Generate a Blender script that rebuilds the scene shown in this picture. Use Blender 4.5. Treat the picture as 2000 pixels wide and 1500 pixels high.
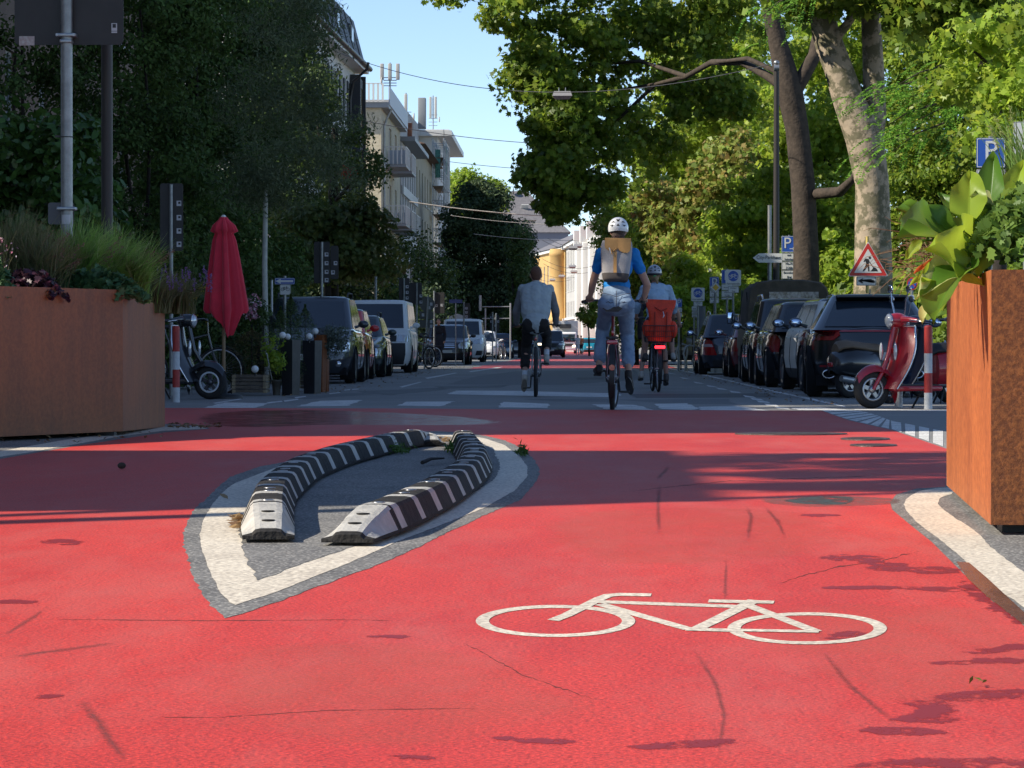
import bpy, bmesh, math, random
import numpy as np
from math import sin, cos, pi, radians, atan2, sqrt, hypot
from mathutils import Vector, Matrix, noise
for _o in list(bpy.data.objects): bpy.data.objects.remove(_o)
S = bpy.context.scene
C = S.collection
# ---------------------------------------------------------------- camera, sky, sun, exposure
FPX, HZ, CH = 6300.0, 676.0, 0.70
YAW = math.atan(110/FPX)
cam = bpy.data.cameras.new('camera'); camo = bpy.data.objects.new('camera', cam); C.objects.link(camo)
cam.sensor_width = 36; cam.lens = FPX/2000*36; cam.clip_end = 5000; cam.clip_start = 0.1
camo.location = (0, 0, CH); camo.rotation_euler = (radians(90)-math.atan((750-HZ)/FPX), 0, YAW)
S.camera = camo
SUN_EL, SUN_AZ = radians(37), (-0.955, -0.296)
w = bpy.data.worlds.new("World"); S.world = w; w.use_nodes = True
nt = w.node_tree; bg = nt.nodes['Background']
sky = nt.nodes.new('ShaderNodeTexSky'); sky.sky_type = 'NISHITA'; sky.sun_disc = False
sky.sun_elevation = SUN_EL; sky.sun_rotation = atan2(SUN_AZ[0], SUN_AZ[1]) % (2*pi)
sky.air_density = 0.6; sky.dust_density = 0.0; sky.ozone_density = 1.6
nt.links.new(sky.outputs[0], bg.inputs[0]); bg.inputs[1].default_value = 0.13
sl = bpy.data.lights.new('sun', 'SUN'); slo = bpy.data.objects.new('sun', sl); C.objects.link(slo)
sl.energy = 5.0; sl.angle = radians(0.55); sl.color = (1.0, 0.92, 0.78)
slo.rotation_euler = Vector((SUN_AZ[0]*cos(SUN_EL), SUN_AZ[1]*cos(SUN_EL), sin(SUN_EL))).to_track_quat('Z', 'Y').to_euler()
slo.location = (-30, -10, 30)
S.view_settings.view_transform = 'Standard'; S.view_settings.look = 'None'
S.view_settings.exposure = 0.58; S.view_settings.gamma = 1.0
S.cycles.use_denoising = True
S.cycles.max_bounces = 6; S.cycles.transparent_max_bounces = 8
# ---------------------------------------------------------------- pixel -> world
FW = Vector((-sin(YAW), cos(YAW), 0)); RT = Vector((cos(YAW), sin(YAW), 0))
def P(u, v, D): return FW*D + RT*((u-1000)/FPX*D) + Vector((0, 0, CH+(HZ-v)/FPX*D))
def G(u, v, z=0.0):
    D = (CH-z)*FPX/(v-HZ)
    p = P(u, v, D); p.z = z; return p
def PG(u, D, z=0.0):
    p = FW*D + RT*((u-1000)/FPX*D); p.z = z; return p
def Zv(v, D): return CH+(HZ-v)/FPX*D
# ---------------------------------------------------------------- helpers
def tag(o, label=None, cat=None, group=None, kind=None):
    if label: o['label'] = label
    if cat: o['category'] = cat
    if group: o['group'] = group
    if kind: o['kind'] = kind
    return o
def thing(name, label, cat, loc=(0, 0, 0), rz=0.0, group=None):
    o = bpy.data.objects.new(name, None); C.objects.link(o); o.empty_display_size = .2
    o.location = loc; o.rotation_euler = (0, 0, rz); return tag(o, label, cat, group)
def dup(o, parent=None):
    c = o.copy(); C.objects.link(c); c.parent = parent
    for ch in list(o.children): dup(ch, c)
    return c
class MB:
    def __init__(s): s.v = []; s.f = []; s.m = []; s.sm = []
    def add(s, vs, fs, mi=0, smooth=False, M=None):
        b = len(s.v)
        s.v += [tuple(M @ Vector(p)) if M else tuple(p) for p in vs]
        s.f += [tuple(i+b for i in f) for f in fs]; s.m += [mi]*len(fs); s.sm += [smooth]*len(fs); return s
    def box(s, c, d, mi=0, rot=None, bev=0.0, taper=1.0, M=None):
        x, y, z = d[0]/2, d[1]/2, d[2]/2
        R = rot if rot is not None else Matrix.Identity(3)
        if isinstance(R, (int, float)): R = Matrix.Rotation(R, 3, 'Z')
        c = Vector(c)
        if bev <= 0:
            vs = [(-x,-y,-z),(x,-y,-z),(x,y,-z),(-x,y,-z),(-x*taper,-y*taper,z),(x*taper,-y*taper,z),(x*taper,y*taper,z),(-x*taper,y*taper,z)]
            fs = [(0,3,2,1),(4,5,6,7),(0,1,5,4),(1,2,6,5),(2,3,7,6),(3,0,4,7)]
            return s.add([c+R@Vector(p) for p in vs], fs, mi, False, M)
        bm = bmesh.new(); bmesh.ops.create_cube(bm, size=1)
        for vv in bm.verts: vv.co = Vector((vv.co.x*d[0]*(taper if vv.co.z > 0 else 1), vv.co.y*d[1]*(taper if vv.co.z > 0 else 1), vv.co.z*d[2]))
        bmesh.ops.bevel(bm, geom=bm.edges[:], offset=min(bev, min(d)*.49), segments=3, profile=.5, affect='EDGES')
        bm.verts.index_update()
        vs = [c+R@vv.co for vv in bm.verts]; fs = [tuple(q.index for q in f.verts) for f in bm.faces]; bm.free()
        return s.add(vs, fs, mi, True, M)
    def cyl(s, a, b, r0, r1=None, n=12, mi=0, caps=True, smooth=True, M=None):
        a, b = Vector(a), Vector(b); r1 = r0 if r1 is None else r1
        d = (b-a).normalized() if (b-a).length > 1e-9 else Vector((0,0,1)); q = d.to_track_quat('Z', 'Y').to_matrix()
        vs = []; 
        for (c, r) in ((a, r0), (b, r1)):
            for i in range(n): vs.append(c+q@Vector((r*cos(2*pi*i/n), r*sin(2*pi*i/n), 0)))
        s.add(vs, [(i, (i+1) % n, n+(i+1) % n, n+i) for i in range(n)], mi, smooth, M)
        if caps: s.add(vs, [tuple(range(n))[::-1], tuple(range(n, 2*n))], mi, False, M)
        return s
    def tube(s, pts, r, n=8, mi=0, M=None, closed=False):
        pts = [Vector(p) for p in pts]; rs = r if isinstance(r, (list, tuple)) else [r]*len(pts)
        vs = []; up = None; N = len(pts)
        for i, p in enumerate(pts):
            if closed: t = pts[(i+1) % N]-pts[i-1]
            else: t = pts[min(i+1, N-1)]-pts[max(i-1, 0)]
            t = t.normalized() if t.length > 1e-9 else Vector((0,0,1))
            if up is None: up = Vector((0,0,1)) if abs(t.z) < .9 else Vector((0,1,0))
            x = t.cross(up)
            if x.length < 1e-5: x = t.cross(Vector((1,.3,0)))
            x.normalize(); y = x.cross(t).normalized(); up = y
            for k in range(n): vs.append(p+x*(rs[i]*cos(2*pi*k/n))+y*(rs[i]*sin(2*pi*k/n)))
        fs = []
        for i in range(N if closed else N-1):
            j = (i+1) % N
            for k in range(n): fs.append((i*n+k, i*n+(k+1) % n, j*n+(k+1) % n, j*n+k))
        s.add(vs, fs, mi, True, M)
        if not closed: s.add(vs, [tuple(range(n))[::-1], tuple(range((N-1)*n, N*n))], mi, False, M)
        return s
    def sphere(s, c, r, nu=16, nv=10, mi=0, M=None, R=None):
        r = (r, r, r) if isinstance(r, (int, float)) else r; c = Vector(c); vs = []
        for j in range(nv+1):
            th = pi*j/nv
            for i in range(nu):
                p = Vector((r[0]*sin(th)*cos(2*pi*i/nu), r[1]*sin(th)*sin(2*pi*i/nu), r[2]*cos(th)))
                vs.append(c+(R@p if R is not None else p))
        return s.add(vs, [(j*nu+i, (j+1)*nu+i, (j+1)*nu+(i+1) % nu, j*nu+(i+1) % nu) for j in range(nv) for i in range(nu)], mi, True, M)
    def lathe(s, prof, n=24, mi=0, M=None, axis='Z'):
        vs = []
        for (r, z) in prof:
            for i in range(n):
                a = 2*pi*i/n
                vs.append((r*cos(a), r*sin(a), z) if axis == 'Z' else (z, r*cos(a), r*sin(a)))
        return s.add(vs, [(j*n+i, j*n+(i+1) % n, (j+1)*n+(i+1) % n, (j+1)*n+i) for j in range(len(prof)-1) for i in range(n)], mi, True, M)
    def prism(s, poly, z0, z1, mi=0, M=None):   # poly in xy
        n = len(poly)
        vs = [(p[0], p[1], z0) for p in poly]+[(p[0], p[1], z1) for p in poly]
        return s.add(vs, [tuple(range(n))[::-1], tuple(range(n, 2*n))]+[(i, (i+1) % n, n+(i+1) % n, n+i) for i in range(n)], mi, False, M)
    def grid(s, rows, mi=0, smooth=True, M=None, closed=False):
        n = len(rows[0]); vs = [p for r in rows for p in r]
        fs = [(j*n+i, j*n+(i+1) % n, (j+1)*n+(i+1) % n, (j+1)*n+i) for j in range(len(rows)-1) for i in range(n if closed else n-1)]
        return s.add(vs, fs, mi, smooth, M)
    def build(s, name, mats, parent=None, recalc=False):
        me = bpy.data.meshes.new(name)
        me.from_pydata([tuple(v) for v in s.v], [], s.f)
        for m in (mats if isinstance(mats, (list, tuple)) else [mats]): me.materials.append(m)
        me.polygons.foreach_set('material_index', s.m); me.polygons.foreach_set('use_smooth', s.sm)
        if recalc:
            bm = bmesh.new(); bm.from_mesh(me); bmesh.ops.remove_doubles(bm, verts=bm.verts, dist=1e-5)
            bmesh.ops.recalc_face_normals(bm, faces=bm.faces); bm.to_mesh(me); bm.free()
        me.update()
        o = bpy.data.objects.new(name, me); C.objects.link(o)
        if parent: o.parent = parent
        return o
def Mx(loc, rz=0, sc=1.0): return Matrix.Translation(loc) @ Matrix.Rotation(rz, 4, 'Z') @ Matrix.Scale(sc, 4)
# ---------------------------------------------------------------- materials
MAT = {}
def mat(name, col, rough=.6, metal=0.0, coat=0.0, noise_=0.0, nscale=8.0, col2=None, bump=0.0, bscale=60.0, emit=0.0, trans=0.0, alpha=1.0, spec=.5, ramp=None, sheen=0.0):
    if name in MAT: return MAT[name]
    m = bpy.data.materials.new(name); m.use_nodes = True; t = m.node_tree; b = t.nodes['Principled BSDF']
    c4 = (*col, 1)
    b.inputs['Base Color'].default_value = c4; b.inputs['Roughness'].default_value = rough; b.inputs['Metallic'].default_value = metal
    b.inputs['Coat Weight'].default_value = coat; b.inputs['Coat Roughness'].default_value = .04
    b.inputs['Specular IOR Level'].default_value = spec
    if trans: b.inputs['Transmission Weight'].default_value = trans
    if sheen: b.inputs['Sheen Weight'].default_value = sheen
    if emit: b.inputs['Emission Color'].default_value = c4; b.inputs['Emission Strength'].default_value = emit
    if noise_ or col2:
        tc = t.nodes.new('ShaderNodeTexCoord'); n = t.nodes.new('ShaderNodeTexNoise'); n.inputs['Scale'].default_value = nscale; n.inputs['Detail'].default_value = 8; n.inputs['Roughness'].default_value = .65
        t.links.new(tc.outputs['Object'], n.inputs['Vector'])
        r = t.nodes.new('ShaderNodeValToRGB'); lo, hi = ramp or (.35, .68)
        r.color_ramp.elements[0].position = lo; r.color_ramp.elements[1].position = hi
        c2 = col2 if col2 else tuple(max(0, x*(1-noise_)) for x in col)
        r.color_ramp.elements[0].color = (*c2, 1); r.color_ramp.elements[1].color = c4
        t.links.new(n.outputs['Fac'], r.inputs['Fac']); t.links.new(r.outputs['Color'], b.inputs['Base Color'])
    if bump:
        tc = t.nodes.new('ShaderNodeTexCoord'); n = t.nodes.new('ShaderNodeTexNoise'); n.inputs['Scale'].default_value = bscale; n.inputs['Detail'].default_value = 4
        t.links.new(tc.outputs['Object'], n.inputs['Vector'])
        bp = t.nodes.new('ShaderNodeBump'); bp.inputs['Strength'].default_value = bump; bp.inputs['Distance'].default_value = .02
        t.links.new(n.outputs['Fac'], bp.inputs['Height']); t.links.new(bp.outputs['Normal'], b.inputs['Normal'])
    MAT[name] = m; return m
def leafmat(name, cols, rough=.45, trans=.35, tcol=None):
    """foliage: each leaf its own colour out of cols, part of the light passing through"""
    if name in MAT: return MAT[name]
    m = bpy.data.materials.new(name); m.use_nodes = True; t = m.node_tree; b = t.nodes['Principled BSDF']; out = t.nodes['Material Output']
    g = t.nodes.new('ShaderNodeNewGeometry'); r = t.nodes.new('ShaderNodeValToRGB'); r.color_ramp.interpolation = 'LINEAR'
    e = r.color_ramp.elements
    while len(e) < len(cols): e.new(.5)
    for i, c in enumerate(cols): e[i].position = i/(len(cols)-1); e[i].color = (*c, 1)
    t.links.new(g.outputs['Random Per Island'], r.inputs['Fac'])
    tc = t.nodes.new('ShaderNodeTexCoord'); n = t.nodes.new('ShaderNodeTexNoise'); n.inputs['Scale'].default_value = .9; n.inputs['Detail'].default_value = 3
    t.links.new(tc.outputs['Object'], n.inputs['Vector'])
    mr = t.nodes.new('ShaderNodeMapRange'); mr.inputs['From Min'].default_value = .3; mr.inputs['From Max'].default_value = .7; mr.inputs['To Min'].default_value = .65; mr.inputs['To Max'].default_value = 1.3
    t.links.new(n.outputs['Fac'], mr.inputs['Value'])
    hs = t.nodes.new('ShaderNodeHueSaturation'); t.links.new(mr.outputs[0], hs.inputs['Value']); t.links.new(r.outputs['Color'], hs.inputs['Color'])
    t.links.new(hs.outputs['Color'], b.inputs['Base Color']); b.inputs['Roughness'].default_value = rough; b.inputs['Specular IOR Level'].default_value = .35
    tr = t.nodes.new('ShaderNodeBsdfTranslucent'); mx = t.nodes.new('ShaderNodeMixShader'); mx.inputs[0].default_value = trans
    h2 = t.nodes.new('ShaderNodeHueSaturation'); h2.inputs['Value'].default_value = 1.7; h2.inputs['Hue'].default_value = .485; t.links.new(hs.outputs['Color'], h2.inputs['Color']); t.links.new(h2.outputs['Color'], tr.inputs['Color'])
    t.links.new(b.outputs[0], mx.inputs[1]); t.links.new(tr.outputs[0], mx.inputs[2]); t.links.new(mx.outputs[0], out.inputs['Surface'])
    MAT[name] = m; return m
def N(t, typ, **kw):
    n = t.nodes.new(typ)
    for k, v in kw.items():
        if k in n.inputs: n.inputs[k].default_value = v
        else: setattr(n, k, v)
    return n
def ground_mat(name, cols, fine, patch, rough=.75, bump=.5, stretch=(1, 1, 1), spots=None, coarse=None, wear=None):
    """paved surface: fine aggregate grain + large patches + a dull / worn second colour"""
    m = bpy.data.materials.new(name); m.use_nodes = True; t = m.node_tree; b = t.nodes['Principled BSDF']
    tc = N(t, 'ShaderNodeTexCoord'); mp = N(t, 'ShaderNodeMapping'); mp.inputs['Scale'].default_value = stretch
    t.links.new(tc.outputs['Object'], mp.inputs['Vector'])
    n1 = N(t, 'ShaderNodeTexNoise', Scale=patch, Detail=8.0, Roughness=.7); t.links.new(mp.outputs[0], n1.inputs['Vector'])
    n2 = N(t, 'ShaderNodeTexNoise', Scale=fine, Detail=3.0, Roughness=.6); t.links.new(tc.outputs['Object'], n2.inputs['Vector'])
    r1 = N(t, 'ShaderNodeValToRGB'); r1.color_ramp.elements[0].position = .36; r1.color_ramp.elements[1].position = .64
    r1.color_ramp.elements[0].color = (*cols[0], 1); r1.color_ramp.elements[1].color = (*cols[1], 1); t.links.new(n1.outputs['Fac'], r1.inputs['Fac'])
    r2 = N(t, 'ShaderNodeValToRGB'); r2.color_ramp.elements[0].position = .33; r2.color_ramp.elements[1].position = .7
    r2.color_ramp.elements[0].color = (.5, .48, .48, 1); r2.color_ramp.elements[1].color = (1.30, 1.30, 1.30, 1); t.links.new(n2.outputs['Fac'], r2.inputs['Fac'])
    mul = N(t, 'ShaderNodeMix', data_type='RGBA', blend_type='MULTIPLY'); mul.inputs[0].default_value = 1
    t.links.new(r1.outputs[0], mul.inputs[6]); t.links.new(r2.outputs[0], mul.inputs[7]); cur = mul.outputs[2]
    if wear:
        n3 = N(t, 'ShaderNodeTexNoise', Scale=wear[1], Detail=9.0, Roughness=.78); mp3 = N(t, 'ShaderNodeMapping'); mp3.inputs['Scale'].default_value = wear[3] if len(wear) > 3 else (1, 1, 1); mp3.inputs['Location'].default_value = (7, 3, 1)
        t.links.new(tc.outputs['Object'], mp3.inputs['Vector']); t.links.new(mp3.outputs[0], n3.inputs['Vector'])
        r3 = N(t, 'ShaderNodeValToRGB'); r3.color_ramp.elements[0].position = wear[2][0]; r3.color_ramp.elements[1].position = wear[2][1]
        t.links.new(n3.outputs['Fac'], r3.inputs['Fac'])
        mx = N(t, 'ShaderNodeMix', data_type='RGBA'); t.links.new(r3.outputs[0], mx.inputs[0]); t.links.new(cur, mx.inputs[6]); mx.inputs[7].default_value = (*wear[0], 1); cur = mx.outputs[2]
    if spots:   # dark pits between the stones
        vo = N(t, 'ShaderNodeTexVoronoi', Scale=spots[0]); t.links.new(tc.outputs['Object'], vo.inputs['Vector'])
        r4 = N(t, 'ShaderNodeValToRGB'); r4.color_ramp.elements[0].position = spots[1]; r4.color_ramp.elements[1].position = spots[1]+.12
        r4.color_ramp.elements[0].color = (1, 1, 1, 1); r4.color_ramp.elements[1].color = (0, 0, 0, 1)
        t.links.new(vo.outputs['Distance'], r4.inputs['Fac'])
        mx = N(t, 'ShaderNodeMix', data_type='RGBA'); t.links.new(r4.outputs[0], mx.inputs[0]); t.links.new(cur, mx.inputs[6]); mx.inputs[7].default_value = (*spots[2], 1); cur = mx.outputs[2]
    t.links.new(cur, b.inputs['Base Color'])
    rr = N(t, 'ShaderNodeMapRange'); rr.inputs['To Min'].default_value = rough-.14; rr.inputs['To Max'].default_value = rough+.14; t.links.new(n1.outputs['Fac'], rr.inputs['Value']); t.links.new(rr.outputs[0], b.inputs['Roughness'])
    bp = N(t, 'ShaderNodeBump', Strength=bump, Distance=.004); t.links.new(n2.outputs['Fac'], bp.inputs['Height']); t.links.new(bp.outputs[0], b.inputs['Normal'])
    MAT[name] = m; return m
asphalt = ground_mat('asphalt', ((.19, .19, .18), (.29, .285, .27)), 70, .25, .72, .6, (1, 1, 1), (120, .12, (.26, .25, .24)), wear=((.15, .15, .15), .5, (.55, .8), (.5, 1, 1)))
asphalt_near = ground_mat('asphalt_near', ((.12, .117, .112), (.21, .205, .195)), 60, 1.6, .75, 1.0, (1, 1, 1), (55, .22, (.42, .40, .37)))
red_paint = ground_mat('red_paint', ((.55, .034, .022), (.66, .052, .036)), 95, .8, .6, 1.0, (1.4, .35, 1), (48, .085, (.22, .03, .022)), wear=((.52, .10, .08), 1.1, (.46, .80), (1.6, .4, 1)))
red_far = ground_mat('red_far', ((.36, .05, .05), (.5, .09, .085)), 40, .5, .6, .5)
white_paint = ground_mat('white_paint', ((.62, .55, .44), (.74, .67, .55)), 60, 1.2, .6, .5, wear=((.40, .36, .30), 7.0, (.58, .85), (1.5, .6, 1)))
white_worn = ground_mat('white_worn', ((.66, .66, .63), (.78, .77, .74)), 50, 1.2, .65, .4, wear=((.12, .12, .125), 3.0, (.50, .70), (.8, 1, 1)))
def sheet(name, pts, z, m, kind='structure', holes=None):
    """flat painted area: outline given as ground points"""
    z *= .3   # painted layers lie about a millimetre apart
    mb = MB(); mb.add([(p[0], p[1], z) for p in pts], [tuple(range(len(pts)))])
    o = mb.build(name, m)
    bm = bmesh.new(); bm.from_mesh(o.data); bmesh.ops.triangulate(bm, faces=bm.faces)
    for f in bm.faces:
        if f.normal.z < 0: f.normal_flip()
    bm.to_mesh(o.data); bm.free(); return tag(o, kind=kind)
def soft_mat(name, col, rough, strength, nscale, k=1.0, sharp=4.0, stretch=(1, 1, 1)):
    """worn mark with a ragged rim: 'edge' runs from 0 at its outline to 1 inside"""
    m = bpy.data.materials.new(name); m.use_nodes = True; t = m.node_tree; b = t.nodes['Principled BSDF']; out = t.nodes['Material Output']
    b.inputs['Base Color'].default_value = (*col, 1); b.inputs['Roughness'].default_value = rough
    at = N(t, 'ShaderNodeAttribute', attribute_name='edge'); tc = N(t, 'ShaderNodeTexCoord'); mp = N(t, 'ShaderNodeMapping'); mp.inputs['Scale'].default_value = stretch
    n = N(t, 'ShaderNodeTexNoise', Scale=float(nscale), Detail=6.0, Roughness=.7); t.links.new(tc.outputs['Object'], mp.inputs[0]); t.links.new(mp.outputs[0], n.inputs['Vector'])
    a = N(t, 'ShaderNodeMath', operation='MULTIPLY_ADD'); a.inputs[1].default_value = k; a.inputs[2].default_value = -.5*k; t.links.new(n.outputs['Fac'], a.inputs[0])
    s_ = N(t, 'ShaderNodeMath', operation='ADD'); t.links.new(a.outputs[0], s_.inputs[0]); t.links.new(at.outputs['Fac'], s_.inputs[1])
    r = N(t, 'ShaderNodeMapRange'); r.inputs['From Min'].default_value = .5-.5/sharp; r.inputs['From Max'].default_value = .5+.5/sharp; r.inputs['To Max'].default_value = strength; t.links.new(s_.outputs[0], r.inputs['Value'])
    tr = N(t, 'ShaderNodeBsdfTransparent'); mx = N(t, 'ShaderNodeMixShader'); t.links.new(r.outputs[0], mx.inputs[0]); t.links.new(tr.outputs[0], mx.inputs[1]); t.links.new(b.outputs[0], mx.inputs[2]); t.links.new(mx.outputs[0], out.inputs['Surface']); MAT[name] = m; return m
def set_edge(o, vals): a = o.data.attributes.new('edge', 'FLOAT', 'POINT'); a.data.foreach_set('value', vals)
def smooth_poly(pts, closed=True, it=2):
    pts = [Vector(p) for p in pts]
    for _ in range(it):
        q = []; n = len(pts)
        for i in range(n if closed else n-1):
            a, b = pts[i], pts[(i+1) % n]; q += [a*.75+b*.25, a*.25+b*.75]
        if not closed: q = [pts[0]]+q+[pts[-1]]
        pts = q
    return pts
def jag(pts, amp, seed=0, step=.12):
    r = random.Random(seed); out = []; n = len(pts)
    for i in range(n):
        a, b = Vector(pts[i]), Vector(pts[(i+1) % n]); k = max(1, int((b-a).length/step))
        for j in range(k):
            p = a.lerp(b, j/k); out.append(p+Vector((r.uniform(-amp, amp), r.uniform(-amp, amp)*2, 0)))
    return out
def bake(o):
    """mesh of an unlinked object after its modifiers, worked out in a small scene of its own"""
    s = bpy.data.scenes.new('bench'); s.collection.objects.link(o); vl = s.view_layers[0]; vl.update(); dg = vl.depsgraph; dg.update()
    me = bpy.data.meshes.new_from_object(o.evaluated_get(dg)); s.collection.objects.unlink(o); bpy.data.scenes.remove(s); return me
def obj_text(body, size, m, parent, loc, rot, name='lettering', align='CENTER', extrude=.002, sx=1.0):
    cu = bpy.data.curves.new(name, 'FONT'); cu.body = body; cu.size = size; cu.align_x = align; cu.align_y = 'CENTER'; cu.extrude = extrude; cu.resolution_u = 3
    tmp = bpy.data.objects.new('tmp', cu); me = bake(tmp); bpy.data.objects.remove(tmp); bpy.data.curves.remove(cu)
    me.name = name; me.materials.clear(); me.materials.append(m)
    o = bpy.data.objects.new(name, me); C.objects.link(o); o.parent = parent; o.location = loc; o.rotation_euler = rot; o.scale = (sx, 1, 1); return o
wet_red = soft_mat('wet_red', (.26, .014, .012), .5, .85, 14, 2.6, 3.5, (1, .5, 1))
# ---------------------------------------------------------------- leaves
SH = {
 'diamond': [(-.5,0),(0,-.28),(.5,0),(0,.28)],
 'oval': [(-.5,0),(-.2,-.24),(.2,-.22),(.5,0),(.2,.22),(-.2,.24)],
 'long': [(-.5,0),(0,-.1),(.5,0),(0,.1)],
 'plane': [(-.5,0),(-.32,-.22),(-.12,-.5),(.02,-.22),(.3,-.36),(.22,-.1),(.55,0),(.22,.1),(.3,.36),(.02,.22),(-.12,.5),(-.32,.22)],
 'crane': [(-.45,0),(-.3,-.35),(-.1,-.28),(0,-.5),(.12,-.28),(.35,-.38),(.3,-.12),(.5,0),(.3,.12),(.35,.38),(.12,.28),(0,.5),(-.1,.28),(-.3,.35)],
}
def leaves(name, cen, size, shape, m, parent=None, seed=0, out=None, up=.3, jit=.35, extra_mats=None, cup=.15):
    """one mesh of many separate leaves, each its own little curled polygon"""
    rng = np.random.default_rng(seed); cen = np.asarray(cen, dtype=np.float64); n = len(cen)
    sh = np.array(SH[shape]); k = len(sh)
    nr = rng.normal(size=(n, 3)); nr /= np.linalg.norm(nr, axis=1)[:, None]
    if out is not None:
        o_ = np.asarray(out); nr = nr*.75+o_
    nr[:, 2] += up; nr /= np.linalg.norm(nr, axis=1)[:, None]+1e-9
    t = rng.normal(size=(n, 3)); t[:, 2] -= .4; t -= nr*(t*nr).sum(1)[:, None]; t /= np.linalg.norm(t, axis=1)[:, None]+1e-9
    b = np.cross(nr, t); s = size*(1+rng.uniform(-jit, jit, n))
    cz = cup*(np.abs(sh[:, 1])*1.2-np.abs(sh[:, 0])*.6)
    V = cen[:, None, :]+s[:, None, None]*(t[:, None, :]*sh[None, :, 0, None]+b[:, None, :]*sh[None, :, 1, None]+nr[:, None, :]*cz[None, :, None])
    return rawmesh(name, V.reshape(-1, 3), k, n, m, parent)
def rawmesh(name, V, k, n, m, parent=None):
    me = bpy.data.meshes.new(name); me.vertices.add(n*k); me.vertices.foreach_set('co', V.astype(np.float32).ravel())
    me.loops.add(n*k); me.loops.foreach_set('vertex_index', np.arange(n*k, dtype=np.int32))
    me.polygons.add(n); me.polygons.foreach_set('loop_start', np.arange(0, n*k, k, dtype=np.int32)); me.polygons.foreach_set('loop_total', np.full(n, k, dtype=np.int32))
    me.materials.append(m); me.update(calc_edges=True); me.validate()
    o = bpy.data.objects.new(name, me); C.objects.link(o)
    if parent: o.parent = parent
    return o
def clump_points(blobs, seed=0, per=90, clump_r=.55, dens=1.0, shell=.55):
    """points for leaves: small clumps scattered in the outer part of big ellipsoids (cx,cy,cz,rx,ry,rz,nclumps)"""
    rng = np.random.default_rng(seed); pts = []; outs = []
    for (cx, cy, cz, rx, ry, rz, nc) in blobs:
        for _ in range(int(nc)):
            d = rng.normal(size=3); d /= np.linalg.norm(d)
            rad = shell+(1-shell)*rng.uniform()**.6
            c = np.array([cx, cy, cz])+d*rad*np.array([rx, ry, rz])
            cr = clump_r*rng.uniform(.6, 1.45); k = int(per*rng.uniform(.6, 1.4)*dens)
            q = rng.normal(size=(k, 3)); q /= np.linalg.norm(q, axis=1)[:, None]; q *= (rng.uniform(size=(k, 1))**.45)
            pts.append(c+q*cr*np.array([1, 1, .72])); outs.append(q*.6+d*.6)
    return np.concatenate(pts), np.concatenate(outs)
def limb(mb, a, b, r0, r1, rng, n=6, bend=.12, sides=10):
    a, b = Vector(a), Vector(b); L = (b-a).length; pts = []; rs = []
    o1 = Vector((rng.uniform(-1, 1), rng.uniform(-1, 1), rng.uniform(-.6, 1)))*L*bend
    for i in range(n+1):
        t = i/n; pts.append(a.lerp(b, t)+o1*sin(pi*t)+Vector((rng.uniform(-1, 1), rng.uniform(-1, 1), 0))*r0*.15); rs.append(r0+(r1-r0)*t)
    mb.tube(pts, rs, sides); return pts
print('helpers ok')
# ================================================================ GROUND AND MARKINGS
def gp(pts): return [G(u, v) for (u, v) in pts]
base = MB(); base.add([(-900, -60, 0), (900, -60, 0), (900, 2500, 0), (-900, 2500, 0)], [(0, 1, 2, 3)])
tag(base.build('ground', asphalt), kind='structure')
red_out = gp([(-900,1040),(0,897),(150,871),(320,845),(410,838),(400,832),(330,829),(150,826),(100,798),(320,797),(800,798),(1200,801),(1604,802),(1657,821),(1742,840),(1850,877),(1847,951),(1790,955),(1750,967),(1739,982),(1743,996),(1775,1023),(1820,1059),(1865,1104),(1928,1167),(2000,1223),(2300,1490),(2300,3000),(-900,3000)])
sheet('cycle_street', red_out, .004, red_paint)
sheet('crossing_surface', gp([(905,722),(1180,719),(1330,722),(1290,709),(1250,703),(1210,692),(1180,685),(1112,680.5),(1100,680.5),(1060,690),(1010,702),(960,711)]), .004, red_far)
def q(name, pts, z, m): return sheet(name, gp(pts), z, m)
# kerb-side asphalt in the foreground (coarser, lit)
q('pavement', [(6000,1470),(2300,1470),(2000,1223),(1928,1167),(1865,1104),(1820,1059),(1775,1023),(1743,996),(1739,982),(1750,967),(1790,955),(1847,951),(6000,930)], .006, asphalt_near)
q('pavement', [(-900,1040),(0,897),(150,871),(320,845),(410,838),(400,832),(330,829),(150,826),(-900,832)], .006, asphalt_near)
curve_white = smooth_poly(gp([(1863,953),(1820,955),(1784,964),(1764,982),(1770,1000),(1802,1032),(1842,1059),(1883,1095),(1932,1144),(1998,1185),(2140,1290),(2140,1215),(2000,1120),(1932,1068),(1910,1041),(1887,1027),(1847,1000),(1831,985),(1836,973),(1865,964)]), it=1)
sheet('edge_line', jag(curve_white, .003, 3), .010, white_paint)
q('edge_line', [(-900,1027),(0,893),(60,884),(150,868),(233,853),(320,842),(405,838),(390,833),(320,834),(230,845),(120,861),(0,882),(-900,1000)], .010, white_paint)
# steel edging of the bed on the right, wet and brown
steel_wet = mat('steel_wet', (.16, .07, .035), .22, noise_=.5, nscale=6, bump=.2)
q('drain_edge', [(1868,1099),(1893,1101),(1928,1131),(2000,1198),(2140,1325),(2200,1390),(2000,1223),(1928,1167),(1890,1132)], .013, steel_wet)
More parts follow.
